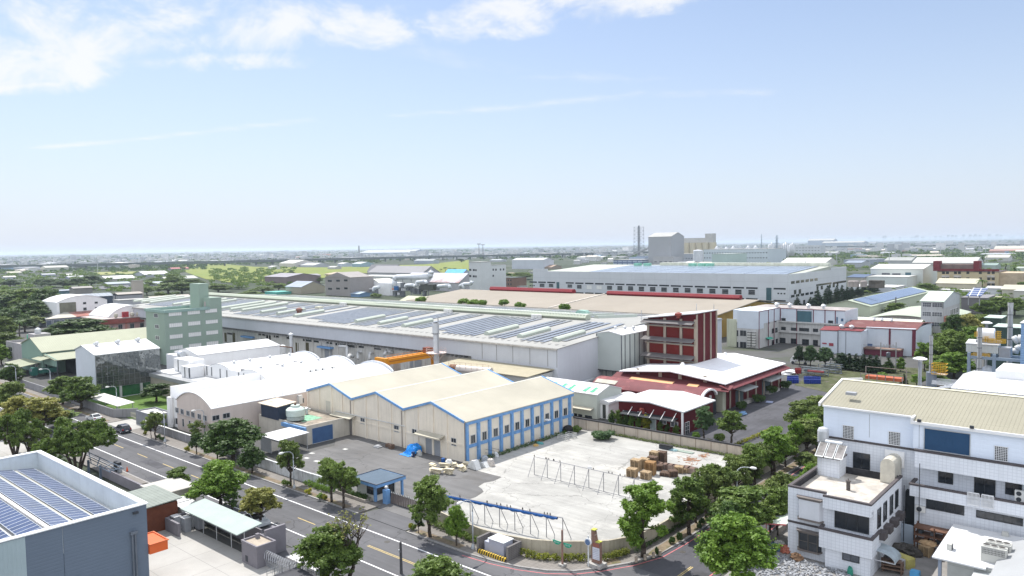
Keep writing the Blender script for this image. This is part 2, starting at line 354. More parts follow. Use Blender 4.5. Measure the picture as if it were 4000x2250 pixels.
# materials used all over
ASPH=mat('asphalt',(0.115,0.115,0.122),0.9,0.10,0.12,col2=(0.095,0.095,0.10),bump=0.01,detail=9,streak=('x',.55))
ASPHD=mat('asphalt_patch',(0.085,0.085,0.095),0.9,0.14,0.2,col2=(0.06,0.06,0.065),bump=0.01,detail=9,streak=('y',.5))
CONC=mat('concrete_yard',(0.36,0.355,0.335),0.9,0.17,0.11,col2=(0.44,0.43,0.40),spec=.3,grid=((7.5,9.2),0.05,(0.27,0.26,0.25),'xy'),detail=12,streak=('x',.45))
CONC2=mat('concrete_slab',(0.36,0.35,0.33),0.9,0.08,0.2,spec=.3,grid=((5.0,5.0),0.05,(0.2,0.2,0.19),'xy'),detail=9)
PAVE=mat('pavement',(0.20,0.185,0.17),0.9,0.12,0.5,grid=((0.6,0.6),0.04,(0.13,0.12,0.11),'xy'))
KERB=mat('kerb_concrete',(0.30,0.29,0.28),0.9,0.1,0.6,grid=((1.0,),0.04,(0.14,0.14,0.13),'x'))
PAINTW=mat('road_paint_white',(0.75,0.75,0.75),0.8,0.1,2.0)
PAINTY=mat('road_paint_yellow',(0.52,0.40,0.17),0.8,0.15,2.0)
PAINTR=mat('road_paint_red',(0.50,0.16,0.17),0.8,0.15,2.0)
SOIL=mat('soil',(0.19,0.15,0.105),0.95,0.2,1.0,col2=(0.11,0.11,0.05))
GRASS=mat('lawn',(0.085,0.15,0.03),0.95,0.25,1.2,bump=.05)
WEED=mat('weedy_ground',(0.07,0.08,0.035),0.95,0.3,0.5,col2=(0.12,0.11,0.085),bump=.08)
WHT=mat('white_sheet_metal',(0.80,0.80,0.80),0.55,0.03,0.3,dirt=.06)
WHTR=mat('white_roof',(0.60,0.605,0.61),0.5,0.04,0.2,grid=((2.4,),.07,(.40,.41,.42),'y'),dirt=.12)
GREYM=mat('grey_metal',(0.33,0.34,0.36),0.5,0.06,0.5)
DKM=mat('dark_metal',(0.045,0.05,0.06),0.5,0.1,0.5)
STEEL=mat('galvanised_steel',(0.56,0.58,0.60),0.35,0.08,1.0,metal=.25)
GLS=mat('window_glass',(0.025,0.03,0.037),0.12,0.2,0.8,spec=.6)
GLSB=mat('window_glass_grey',(0.09,0.10,0.12),0.2,0.3,0.8,spec=.6)
FRM=mat('window_frame',(0.45,0.47,0.48),0.5,0.05,1.0)
FRW=mat('white_window_frame',(0.75,0.75,0.75),0.5,0.05,1.0)
FRD=mat('dark_window_frame',(0.05,0.055,0.06),0.5,0.05,1.0)
CREAMR=mat('cream_roof_sheet',(0.66,0.63,0.53),0.6,0.06,0.15,rib=('y',0.6))
BARK=mat('bark',(0.075,0.06,0.048),0.95,0.25,3.0)
def poly(name,pts,z,mt,th=0.0,kind='structure',label=None):
 mb=MB()
 if th:mb.ext([(a,b,z-th)for a,b in pts],(0,0,th))
 else:mb.quad(*[(a,b,z)for a,b in pts])
 return struct(name,mb,mt,label,kind)
GROUND=mat('plain_ground',(0.045,0.06,0.035),0.95,0.25,0.012,col2=(0.09,0.095,0.075),detail=12)
g_=MB()
for i in range(-4,5):
 for j in range(-2,9):
  g_.quad((i*6000-3000,j*6000-3000,-0.12),(i*6000+3000,j*6000-3000,-0.12),(i*6000+3000,j*6000+3000,-0.12),(i*6000-3000,j*6000+3000,-0.12))
struct('ground',g_,GROUND)
poly('estate_ground',[(-420,61.5),(-112,61.5),(-112,20),(40,20),(40,330),(-420,330)],-0.06,mat('estate_hardstanding',(0.09,0.09,0.088),0.95,0.15,0.05,col2=(0.06,0.07,0.045),detail=9),label='grey hardstanding between the factories')
poly('main_road',[(-460,48.9),(60,48.9),(60,60.9),(-36,60.9),(-34.5,64),(-34.5,70),(-48,70),(-52,62),(-66,60.9),(-460,60.9)],0.0,ASPH,0.05,label='wide grey asphalt road with white edge lines')
poly('side_road',[(-42.6,69.9),(-34.9,69.9),(-34.9,170),(-42.6,170)],0.004,ASPHD,0.05,label='narrow side road running away between the trees')
poly('gate_driveway',[(-81,61),(-71.5,61),(-71.5,65.5),(-80,65.5)],0.012,ASPH,0.05)
def line(name,x0,x1,y0,y1,mt,z=0.006):return struct(name,MB().box(x0,x1,y0,y1,z-.004,z),mt)
line('edge_line',-460,-20,51.67,51.85,PAINTW);line('edge_line',-460,-61,58.07,58.25,PAINTW)
line('edge_line',-61,-50,58.07,58.25,PAINTW)
dash=MB();x=-82.4
xx=x
while xx>-330:dash.box(xx-4,xx,54.93,55.07,.003,.007);xx-=10.1
struct('centre_dashes',dash,PAINTY,'yellow dashed centre line of the road')
line('double_centre_line',-71.5,-20,54.85,54.95,PAINTY);line('double_centre_line',-71.5,-20,55.09,55.19,PAINTY)
mb=MB()
for k in range(12):
 y0=69.5+k*7;mb.box(-38.42,-38.32,y0,y0+4.5,.004,.009);mb.box(-38.2,-38.1,y0,y0+4.5,.004,.009)
struct('side_centre_line',mb,PAINTY)
kerb=[(-71.0,60.9),(-60.6,60.95),(-56.5,61.3),(-53.2,62.0),(-50.2,63.2),(-47.8,65.0),(-46.0,67.4),(-44.2,70.6),(-42.9,74.3),(-42.6,79.5),(-42.6,172)]
wallb=[(-71.5,65.6),(-61.2,64.3),(-57.6,64.7),(-54.4,65.6),(-51.5,67.2),(-49.0,69.2),(-47.2,71.0),(-45.7,74.0),(-45.2,77.5),(-45.2,117.0),(-45.2,172)]
poly('pavement',kerb+wallb[::-1],0.12,PAVE,0.16)
def offs(pts,d):
 o=[]
 for k,p in enumerate(pts):
  a=pts[max(0,k-1)];b=pts[min(len(pts)-1,k+1)];dx,dy=b[0]-a[0],b[1]-a[1];q=math.hypot(dx,dy);o.append((p[0]+dy/q*d,p[1]-dx/q*d))
 return o
poly('kerb',kerb+offs(kerb,.22)[::-1],0.124,KERB,0.16)
rl=offs(kerb[1:],.75);poly('red_kerb_line',rl+offs(rl,.13)[::-1],0.01,PAINTR)
poly('red_kerb_line',[(-35.75,72),(-35.6,72),(-35.6,170),(-35.75,170)],0.01,PAINTR)
poly('pavement',[(-156,61.1),(-81.2,61.1),(-81.2,65),(-156,65)],0.12,PAVE,0.16)
poly('kerb',[(-156,60.86),(-81.2,60.86),(-81.2,61.1),(-156,61.1)],0.124,KERB,0.16)
poly('pavement',[(-460,61.1),(-166.5,61.1),(-166.5,64.2),(-460,64.2)],0.12,PAVE,0.16)
poly('kerb',[(-460,60.86),(-166.5,60.86),(-166.5,61.1),(-460,61.1)],0.124,KERB,0.16)
poly('driveway',[(-166.5,60.9),(-156,60.9),(-156,66.5),(-166.5,66.5)],0.03,CONC2,0.1)
poly('pavement',[(-460,46.2),(-118,46.2),(-118,48.7),(-460,48.7)],0.12,PAVE,0.16,label='far side pavement')
poly('kerb',[(-460,48.7),(-84,48.7),(-84,48.95),(-460,48.95)],0.124,KERB,0.16)
poly('pavement',[(-97,46.4),(-84,46.4),(-84,48.7),(-97,48.7)],0.12,PAVE,0.16)
poly('verge_soil',[(-455,61.15),(-168,61.15),(-168,62.2),(-455,62.2)],0.126,SOIL);poly('verge_soil',[(-132,61.15),(-101,61.15),(-101,62.1),(-132,62.1)],0.126,SOIL)
poly('verge_soil',[(-99,61.15),(-84,61.15),(-84,62.1),(-99,62.1)],0.126,SOIL);poly('verge_soil',[(-70,61.2),(-62,61.2),(-62,62.2),(-70,62.2)],0.126,SOIL)
poly('verge_soil',[(-45.8,68.2),(-44.8,69.8),(-45.8,70.6),(-46.8,69.2)],0.126,SOIL);poly('verge_soil',[(-43.6,73),(-42.7,75),(-42.7,130),(-43.8,130),(-43.9,75)],0.126,SOIL)
poly('asphalt_yard',[(-113,64.2),(-71.5,64.2),(-71.5,87.2),(-122,87.2),(-113,80)],0.03,mat('yard_asphalt',(0.15,0.148,0.148),0.9,0.15,0.12,col2=(0.12,0.115,0.11),detail=9,streak=('x',.5)),0.08,label='grey asphalt forecourt in front of the cream warehouse')
edge=[(-82.5,85.1),(-79,85.0),(-76.4,85.0),(-76.2,84.1),(-76.0,82.7),(-76.6,81.2),(-76.1,79.4),(-74.9,78.9),(-73.8,78.1),(-73.1,75.6),(-73.3,73.2),(-72.4,70),(-71.6,66)]
poly('concrete_yard',edge+wallb[1:10]+[(-45.2,117.6),(-86,117.6),(-86,85.1)],0.05,CONC,0.08,label='bright bare concrete yard')
poly('red_factory_yard',[(-69,118),(-45.2,118),(-45.2,150),(-36,165),(-34,205),(-70,205)],0.02,ASPHD,0.06,label='dark asphalt yard beside the dark red factory')
poly('weed_patch',[(-68,186),(-58,181),(-52,183),(-44,196),(-44,230),(-72,230)],0.05,WEED)
poly('white_yard',[(-108,14),(-62,14),(-62,40),(-70,44.2),(-108,44.2)],0.03,CONC2,0.1,label='pale concrete yard with joints')
poly('entrance_apron',[(-82,44.2),(-62,44.2),(-62,48.95),(-78,48.95)],0.02,ASPH,0.06)
poly('white_ramp',[tuple(at('L2',*p)[:2])for p in((900,1230),(1040,1195),(1330,1330),(1250,1400))],0.035,mat('pale_slab',(0.55,0.55,0.54),0.9,.05),0.0)
poly('lawn',[(-197,66),(-163,66),(-163,84),(-197,84)],0.03,GRASS,0.08,label='bright green lawn by the glass building')
poly('back_yard',[(-34.5,66),(-4,66),(-4,99),(-34.5,99)],0.03,mat('yard_concrete_old',(0.26,0.25,0.24),0.9,0.18,0.3,detail=9),0.08,label='small concrete yard behind the tiled house')
gv=MB();rr=random.Random(3)
for k in range(2600):
 x=rr.uniform(-34,-20);y=rr.uniform(73,83.2)
 if x>-24 and y>81.5:continue
 s_=rr.uniform(.1,.3);gv.obox((x,y,.05+s_*.25),(s_,s_*rr.uniform(.6,1),s_*.6),rr.uniform(0,3),rr.uniform(-.6,.6))
struct('gravel',gv,mat('rubble_stone',(0.30,0.31,0.33),0.9,.3,2.0),'grey crushed stone heap beside the tiled house',kind='stuff')
FIELD=mat('rice_field',(0.17,0.195,0.04),0.95,0.14,0.02,col2=(0.15,0.20,0.04),detail=8)
def region(name,t,pts,z,mt,**k):return poly(name,[tuple(at(t,a,b,z)[:2])for a,b in pts],z,mt,**k)
region('rice_field','T2',[(-1050,430),(-600,440),(0,495),(700,500),(1700,470),(2140,425),(2140,560),(1200,560),(300,640),(0,640),(-500,620)],0.3,FIELD)
region('rice_field','T1',[(1900,545),(2574,505),(2574,640),(2300,650),(1950,580)],0.35,FIELD)
region('rice_field','T1',[(950,548),(1400,540),(1400,565),(1000,575)],0.3,mat('dry_field',(0.24,0.25,0.09),.95,.15,.02))
pm=random.Random(6)
for k,(x,y,w_,d_)in enumerate(((-75,53.4,9,1.3),(-100,56.4,14,1.1),(-128,54,7,1.8),(-146,57,10,1.2),(-64,59.5,6,1.0),(-92,59.6,8,1.1),(-118,50.3,6,1.2),(-56,56.5,5,1.5),(-170,53,12,1.5))):
 struct('road_patch',MB().box(x-w_/2,x+w_/2,y-d_/2,y+d_/2,.0015,.0045),ASPHD,'darker asphalt repair patch on the road')
for(x,y)in((-86,53.3),(-70.5,57.2),(-110,52.9),(-131,56.9),(-60,53.2),(-41,77),(-37,88)):struct('manhole_cover',MB().lathe((x,y,.004),[(.38,0),(.38,.006)],18),mat('manhole_iron',(.07,.065,.06),.6,.2,6),'round iron manhole cover in the road')
poly('neighbour_yard',[(-200,18),(-118,18),(-118,44.2),(-200,44.2)],0.02,CONC2,0.1,label='pale concrete yard glimpsed between the banyan trunks')
# the cream warehouse with three gables
CRW=mat('cream_wall',(0.76,0.69,0.58),0.85,0.05,0.4,dirt=.2)
BLU=mat('blue_paint',(0.15,0.31,0.57),0.7,0.12,1.5,col2=(0.22,0.37,0.58))
BLUD=mat('blue_shutter',(0.06,0.13,0.28),0.6,0.08,1.0,rib=('z',0.15))
SHUT=mat('grey_shutter',(0.33,0.35,0.38),0.6,0.06,1.0,rib=('z',0.2))
CROOF=mat('cream_roof',(0.40,0.375,0.305),0.55,0.07,0.10,rib=('y',0.55),ribd=.12,detail=3)
r=thg('warehouse','large cream warehouse with three parallel gable roofs and blue trim','warehouse',(-104,102,0))
xs=[-131.6,-123.6,-116.6,-109.2,-101.5,-94.2,-86.2];zs=[7.0,9.2,7.05,9.2,7.05,9.25,6.95];Y0,Y1=87.0,117.2
W=MB().ext([(xs[0],Y0,0)]+[(xs[6],Y0,0)]+[(xs[k],Y0,zs[k])for k in range(6,-1,-1)],(0,Y1-Y0,0));pt('wall',W,CRW,r)
for k in range(0,6,2):
 A=[(xs[k],zs[k]),(xs[k+1],zs[k+1]),(xs[k+2]+(.35 if k==4 else 0),zs[k+2]-(.1 if k==4 else 0))]
 R=MB().ext([(a,Y0-.15,b+.02)for a,b in A]+[(a,Y0-.15,b+.15)for a,b in A[::-1]],(0,Y1-Y0+.3,0))
 pt('roof',R,CROOF,r);pt('ridge_cap',MB().ext([(A[1][0]-.3,Y0-.1,A[1][1]+.09),(A[1][0],Y0-.1,A[1][1]+.2),(A[1][0]+.3,Y0-.1,A[1][1]+.09)],(0,Y1-Y0+.2,0)),mat('ridge_cream',(0.6,0.58,0.5),.5),r)
tr=MB()
for k in range(6):
 tr.ext([(xs[k],Y0-.32,zs[k]+.2),(xs[k+1]+.0,Y0-.32,zs[k+1]+.2),(xs[k+1],Y0-.32,zs[k+1]-.22),(xs[k],Y0-.32,zs[k]-.22)],(0,.16,0))
pt('blue_trim',tr,BLU,r)
tr=MB()
for k in range(1,6,2):tr.ext([(xs[k],Y1+.17,zs[k]+.24),(xs[k+1],Y1+.17,zs[k+1]+.24),(xs[k+1],Y1+.17,zs[k+1]-.3),(xs[k],Y1+.17,zs[k]-.3)],(0,.25,0))
pt('blue_trim',tr,mat('blue_trim_back',(0.13,0.33,0.68),.6),r)
pl=MB()
for px_ in(-131.4,-127.5,-123.3,-119.9,-116.5,-112.5,-109.0,-105.2,-101.5,-97.9,-94.0,-90.6,-86.5):
 zt=np.interp(px_,xs,zs)-.3;pl.box(px_-.22,px_+.22,Y0-.18,Y0,0,zt)
pt('pilaster',pl,CRW,r)
be=MB().box(-116.3,-86.7,Y0-.12,Y0,2.75,3.05);pt('string_course',be,CRW,r)
dp=MB()
for px_ in(-116.9,-101.9,-86.0):dp.cyl((px_,Y0-.3,0),(px_,Y0-.3,6.8),.08,n=6)
pt('drainpipe',dp,mat('rusty_pipe',(0.25,0.22,0.2),.7),r)
pt('conduit',MB().cyl(onY('M2',1465,875,86.7),onY('M2',2240,1045,86.7),.09,n=6),mat('white_pipe',(0.6,0.6,0.58),.6),r)
X=xs[6];bl=MB();bl.box(X,X+.28,Y0,Y1,6.35,6.95);bl.box(X,X+.12,Y0+.4,Y1,2.35,2.9)
pt('blue_beam',bl,BLU,r)
cols=[onX('M3',x,1000,X).y for x in(628,758,885,1012,1135,1248,1362,1472,1582,1682,1782)]
for k,y in enumerate(cols):pt('blue_column',MB().box(X+.001,X+.42,y-.27,y+.27,0,6.35),BLU,r)
for k in range(10):
 ym=cols[k]*.42+cols[k+1]*.58;opening(r,'x',X,ym-.5,ym+.5,3.0,4.35,GLS,FRM,nx=2)
dr=[(('M2',1525,960,1655,1140),SHUT),(('M3',185,1200,350,1400),SHUT)]
for(t,a,b,c,d),mt in dr:
 p=onY(t,a,d,Y0);q=onY(t,c,d,Y0);opening(r,'y',Y0,p.x,q.x,0.02,3.4,mt,CRW,name='roller_door',fw=.2)
 pt('awning',MB().slab((p.x-1.3,Y0-1.7,3.45),(q.x+1.3,Y0-1.7,3.45),(q.x+1.3,Y0-.2,3.8),(p.x-1.3,Y0-.2,3.8),.16),mat('cream_awning',(0.45,0.42,0.34),.7),r)
wins(r,'y',Y0,'M3',[(470,1180,520,1258),(33,1080,80,1135)],GLS,FRM,nx=2)
wins(r,'y',Y0,'M2',[(1745,955,1788,1015),(2120,1040,2168,1105)],GLSB,FRM,nx=2);wins(r,'y',Y0,'M2',[(1355,765,1420,900)],mat('pale_door',(0.55,0.52,0.45),.7),None,name='door')
LW=mat('low_wall',(0.50,0.47,0.41),0.85,0.08,0.6,dirt=.3)
ROOFD=mat('stained_flat_roof',(0.30,0.26,0.21),0.95,0.25,0.5,col2=(0.15,0.14,0.12),detail=8)
r=flat('low_outbuilding','low flat roofed outbuilding with stained roof joined to the cream warehouse','outbuilding',-133.6,-117.2,77.0,87.0-.35,3.6,LW,ROOFD,par=.35,t=.2)
a=onX('M2',1200,1150,-117.2);b=onX('M2',1430,1110,-117.2)
opening(r,'x',-117.2,a.y,b.y,.05,2.9,BLUD,FRM,name='roller_door')
pt('fascia',MB().box(-125,-117.1,76.6,76.95,2.6,3.3),BLU,r)
pt('green_patch',MB().box(-126,-121.5,79.2,83.5,3.33,3.345),mat('green_roof_paint',(0.20,0.40,0.27),.8,.3,1.5),r)
r=thg('shed','dark blue metal shed with rusty checkered roof on top of the low building','shed',(-129.2,78.6,3.3))
pt('wall',MB().box(-132.5,-126.4,76.9,80.3,3.33,5.9),mat('dark_blue_sheet',(0.035,0.05,0.085),.6,.1,1,rib=('x',.3)),r)
pt('roof',MB().slab((-132.9,76.4,5.95),(-126.0,76.4,5.95),(-126.0,80.8,6.3),(-132.9,80.8,6.3),.1),mat('rusty_roof',(0.52,0.44,0.35),.8,.15,.8,col2=(0.33,0.17,0.09),grid=((.75,.9),.12,(0.62,0.58,0.5),'xy')),r)
r=thg('cooling_tower','round pale green cooling tower standing on the low building roof','cooling tower',(-123.6,78.9,3.33))
c=(-123.6,78.9,3.33);CTM=mat('pale_green_plastic',(0.50,0.58,0.53),.5,.06,1.5)
pt('basin',MB().lathe(c,[(1.5,.25),(1.65,.3),(1.65,.8),(1.5,.95)],24),mat('grey_green',(0.33,0.38,0.36),.6),r,smooth=True)
pt('casing',MB().lathe(c,[(1.55,.95),(1.75,1.1),(1.75,2.2),(1.45,2.5),(.85,2.75),(.85,3.05),(.8,3.05)],24),CTM,r,smooth=True)
for k in range(6):t=k*PI/3;pt('leg',MB().box(c[0]+1.4*math.cos(t)-.08,c[0]+1.4*math.cos(t)+.08,c[1]+1.4*math.sin(t)-.08,c[1]+1.4*math.sin(t)+.08,3.33,3.6),DKM,r)
pt('fan_motor',MB().cyl((c[0],c[1],6.1),(c[0],c[1],6.75),.22),mat('rust_brown',(0.13,0.07,0.05),.8),r)
r=thg('roof_pipe','white pipe with silver vent lying across the stained low roof','pipe',(-120,83,3.4))
pt('pipe',MB().tube([at('M2',965,900,3.7),at('M2',1180,850,3.8)],.16),mat('white_pipe2',(0.7,0.72,0.72),.4),r,smooth=True)
p=at('M2',1140,905,3.4);pt('vent',MB().lathe(p,[(.3,0),(.3,.9),(.4,.95),(.4,1.2),(.1,1.35)],12),STEEL,r,smooth=True)
r=thg('canopy','white sheet canopy shelter beside the street wall','canopy',tuple(at('L2',760,120)))
P=[at('M2',530,1265,3.0),at('M2',660,1285,3.0),at('M2',880,1200,3.0),at('M2',640,1130,3.0)]
x0,x1,y0,y1=-120.6,-114.2,69.3,75.6
pt('roof',MB().slab((x0,y0,2.9),(x1,y0,2.9),(x1,y1,3.1),(x0,y1,3.1),.1),WHTR,r)
for(a,b)in((x0+.3,y0+.3),(x1-.3,y0+.3),(x1-.3,y1-.3),(x0+.3,y1-.3)):pt('post',MB().cyl((a,b,0),(a,b,3.0),.06,n=6),GREYM,r)
pt('side_panel',MB().box(x0+.4,x1-2.5,y0+.15,y0+.2,.3,2.8),mat('panel_grey',(0.4,0.41,0.42),.7),r)
# white vaulted factory
PNK=mat('pinkish_render',(0.60,0.52,0.47),0.85,0.04,0.5,dirt=.12)
r=thg('vaulted_factory','white factory of three barrel vaulted roofs with pale pink end wall','factory',(-156,91,0))
Yb=112.8
for k in range(3):
 x1=-134.6-14.6*k;x0=x1-14.6;y0=68 if k==0 else 88.6
 wo,ro=vault_parts(r,x0,x1,y0,Yb,6.0 if k==0 else 6.3,8.5 if k else 8.3,PNK if k==0 else WHT,WHTR,oh=.25 if k==0 else.0)
 pt('end_rim',MB().ext([(x0+1.2,Yb+.05,6.3)]+[(x0+7.3+7.0*math.sin(t),Yb+.05,6.0+2.9*math.cos(t))for t in np.linspace(-1.2,1.2,14)]+[(x1-1.2,Yb+.05,6.3)],(0,.3,0)),mat('rim_grey',(0.62,0.65,0.70),.6),r)
wins(r,'y',68,'M1',[(1965,838,1997,890),(2023,855,2055,907),(2088,875,2122,925),(2142,890,2177,943),(2213,910,2248,962),(2275,928,2312,980)],GLSB,FRM,nx=2)
wins(r,'y',68,'M1',[(2043,965,2058,1045),(2115,985,2130,1065)],GLS,FRM);wins(r,'y',68,'M1',[(2150,1010,2180,1095)],mat('pale_green_door',(0.4,0.5,0.48),.6),FRW,name='door')
wins(r,'x',-134.6,'M2',[(85,925,160,975),(203,900,278,950),(935,765,985,808),(1050,735,1105,785)],GLS,FRM,nx=2)
ac=MB().box(-134.55,-133.9,86.4,87.3,3.9,5.7);pt('air_conditioner',ac,mat('ac_white',(0.65,0.65,0.63),.5),r)
pt('plinth_band',MB().box(-149.1,-134.7,67.9,68,3.1,3.3),mat('pink_band',(0.5,0.43,0.39),.8),r)
rp=MB()
for k in range(11):
 y=69+k*1.75;rp.cyl((-134.5,y,6.2),(-134.5,y,7.3),.025,n=4)
pt('lightning_rod',rp,GREYM,r)
for j,(xc,ys)in enumerate(((-143.0,()),(-157.5,(100.0,104.5,108.5)),(-171,(92,97,103,109.5)))):
 pass
for k,(x,y)in enumerate(((327,350),(503,325),(730,290),(948,262),(627,410),(868,385),(1078,350),(1270,320))):
 p=at('M2',x,y,8.3);o=thg('roof_ventilator','small silver turbine ventilator on the white vaulted roofs','ventilator',p,'ventilators on the white vaults')
 pt('stack',MB().lathe((p.x,p.y,p.z-.3),[(.28,0),(.28,.7)],10),STEEL,o,smooth=True);pt('turbine',MB().lathe((p.x,p.y,p.z+.4),[(.25,0),(.42,.15),(.42,.35),(.2,.5)],12),STEEL,o,smooth=True)
for k,(x,y)in enumerate(((1192,440),(1255,430),(1328,418),(1437,400))):
 p=at('M2',x,y,7.6);o=thg('air_conditioner','white air conditioner unit in a row on the white vault roof, number in row shown by nothing but place','air conditioner',p)
 o['label']=('leftmost','second from left','third from left','rightmost')[k]+' of the four white air conditioners on the vaulted roof'
 pt('case',MB().box(p.x-.5,p.x+.5,p.y-.2,p.y+.2,p.z-.2,p.z+.55),mat('ac_white',(0.65,0.65,0.63),.5),o)
 pt('fan',MB().cyl((p.x-.15,p.y-.2,p.z+.18),(p.x-.15,p.y-.23,p.z+.18),.25,n=14),DKM,o)
for k,(x,y)in enumerate(((423,430),(818,372),(1013,342))):
 p=at('M2',x,y,7.6);o=sgl('roof_hatch',MB().box(p.x-.6,p.x+.6,p.y-.15,p.y+.15,p.z-.2,p.z+.55),mat('louvre_dark',(0.2,0.2,0.21),.6,grid=((.18,),.06,(.5,.5,.5),'x')),('leftmost','middle','rightmost')[k]+' dark louvred vent on the slope of the white vaults','vent')
r=thg('parapet_office','tall white parapet wall with low flat roof and striped screen beside the vaulted factory','office',(-161,78,0))
pt('wall',MB().box(-153.0,-149.3,68.6,88.4,0,6.0),WHT,r)
pt('parapet',MB().box(-152.6,-152.3,68.3,88.5,6.0,8.35),WHT,r)
pt('roof',MB().box(-186,-153.1,83.4,88.4,0,5.0),mat('grey_roof_flat',(0.42,0.43,0.44),.8,.2,.3),r)
pw=MB()
pt('panel_screen',MB().box(-186,-152.6,88.5,88.7,5.0,7.7),WHT,r)
for x in(-183.8,-181.7,-177.2,-174.8,-170.6,-167.4,-161.9,-159.6,-155.6):pw.box(x,x+.35,88.4,88.5,5.3,7.5)
pt('screen_stripe',pw,mat('stripe_grey',(0.16,0.17,0.18),.6),r)
pt('side_wall',MB().box(-153.0,-151.8,67.7,68.3,0,6.2),WHT,r)
wins(r,'y',68.3,'M1',[(1920,960,1940,1012),(1965,955,1995,1022)],GLS,FRW,name='door')
r=thg('covered_walkway','long grey flat roofed walkway between glass building and vaulted factory','walkway',(-178,86,0))
pt('roof',MB().box(-194,-156,81.5,83.3,4.2,5.1),mat('grey_band',(0.27,0.28,0.29),.6),r);pt('wall',MB().box(-194,-156,81.9,83.2,0,4.2),mat('beige_wall',(0.42,0.38,0.33),.8),r)
pt('upper_roof',MB().box(-194,-186.1,83.4,88.2,5.0,5.4),mat('pale_grey_roof',(0.62,0.63,0.64),.6),r)
r=thg('rooftop_block','white box shaped plant rooms on the flat roof behind the glass building','plant room',(-188,92,0))
pt('large_box',MB().box(-190.5,-182.3,86.5,90.5,5.0,8.6),WHT,r);pt('small_box',MB().box(-182.0,-178.0,84.4,88.2,5.0,7.7),WHT,r)
pt('dark_joint',MB().box(-188.2,-187.9,86.4,86.5,5.1,8.4).box(-180.2,-179.9,84.3,84.4,5.1,7.5).box(-178.1,-177.9,84.35,84.65,5.1,7.5),mat('joint_dark',(.1,.11,.12),.6),r)
r=gable('white_hall','long plain white hall with low pitched white roof behind the vaults','hall',-203,-189.5,92.5,116.5,8.6,9.9,'y',WHT,WHTR,oh=.2)
pt('side_annex',MB().box(-203,-196,90.2,92.4,0,8.2),WHT,r)
o=sgl('ventilation_duct',MB().tube([(-196.5,91.0,8.6),(-194.8,91.0,8.6)],.9,14),STEEL,'short fat silver duct end on white hall roof beside green tower block','duct',smooth=True)
r=thg('storage_tanks','pair of white upright tanks beside rusty pipe frame behind white hall','tank',at('M2',850,260,3))
for x in(822,872):
 p=at('M2',x,245,4);pt('tank',MB().lathe(p,[(.9,-4),(1.0,.2),(1.0,2.6),(.6,3.0),(.1,3.1)],14),mat('tank_white',(.62,.63,.62),.5),r,smooth=True)
p=at('M2',965,120,6);sgl('chimney',MB().lathe((p.x,p.y,0),[(.5,0),(.5,8.6),(.75,8.7),(.75,9.1),(.1,9.5)],12),mat('chim_w',(.62,.64,.66),.5),'short white vent chimney with cap behind the white hall','chimney',smooth=True)
RUST=mat('rust_pipe',(0.24,0.13,0.08),.8,.3,2)
sgl('pipework',MB().tube([at('M2',805,150,8.2),at('M2',855,150,8.2),at('M2',975,165,7),at('M2',985,245,4)],.16),RUST,'rusty bent pipe frame beside the white tanks','pipe')
# glass building, green sheds, tower block
r=thg('glass_building','white gabled building with a tall dark mirror glass front','office',(-200,77,0))
x0,x1,y0,y1=-206.5,-194.0,69.0,84.3
pt('wall',MB().ext([(x0,y0,0),(x1,y0,0),(x1,y0,11.2),(-201.8,y0,12.9),(x0,y0,11.6)],(0,y1-y0,0)),mat('pale_blue_sheet',(0.58,0.62,0.67),.6,.03,.3,rib=('x',.6),ribd=.2),r)
A=[(x0-.25,11.55),(-201.8,12.92),(x1+.3,11.15)]
pt('roof',MB().ext([(a,y0-.25,b)for a,b in A]+[(a,y0-.25,b+.15)for a,b in A[::-1]],(0,y1-y0+.5,0)),WHTR,r)
MIR=bpy.data.materials.new('mirror_glass');MIR.use_nodes=True;b=MIR.node_tree.nodes['Principled BSDF'];b.inputs['Base Color'].default_value=(.15,.165,.17,1);b.inputs['Metallic'].default_value=.75
b.inputs['Roughness'].default_value=.05;b.inputs['Specular IOR Level'].default_value=1.0
t_=MIR.node_tree;n_=_n(t_,'ShaderNodeTexNoise');c_=_n(t_,'ShaderNodeTexCoord');t_.links.new(c_.outputs['Object'],n_.inputs['Vector']);n_.inputs['Scale'].default_value=.35;n_.inputs['Detail'].default_value=2
bp=_n(t_,'ShaderNodeBump');bp.inputs['Strength'].default_value=.16;bp.inputs['Distance'].default_value=1.0;t_.links.new(n_.outputs[0],bp.inputs['Height']);t_.links.new(bp.outputs[0],b.inputs['Normal'])
go=pt('glass_curtain',MB().box(x1+.02,x1+.25,y0+.1,y1+.2,2.9,11.1),MIR,r)
mu=MB()
for k in range(13):y=y0+.1+(y1-y0)*k/12;mu.box(x1+.25,x1+.29,y-.03,y+.03,2.9,11.1)
for k in range(1,6):z=2.9+8.2*k/6;mu.box(x1+.25,x1+.28,y0+.1,y1+.2,z-.02,z+.02)
pt('mullions',mu,mat('mullion_grey',(.18,.19,.19),.5),go)
pt('ground_glass',MB().box(x1+.02,x1+.06,y0+.6,y1-1,.2,2.8),mat('green_glass',(.02,.10,.04),.1,.3,.5,spec=.8),r)
for y in(y0+.3,y0+5.5,y0+10.5,y1-.4):pt('column',MB().box(x1+.05,x1+.55,y-.25,y+.25,0,2.9),mat('column_grey',(.45,.45,.45),.7),r)
pt('gutter_line',MB().box(x1,x1+.5,y0,y1+.2,11.12,11.3),WHT,r)
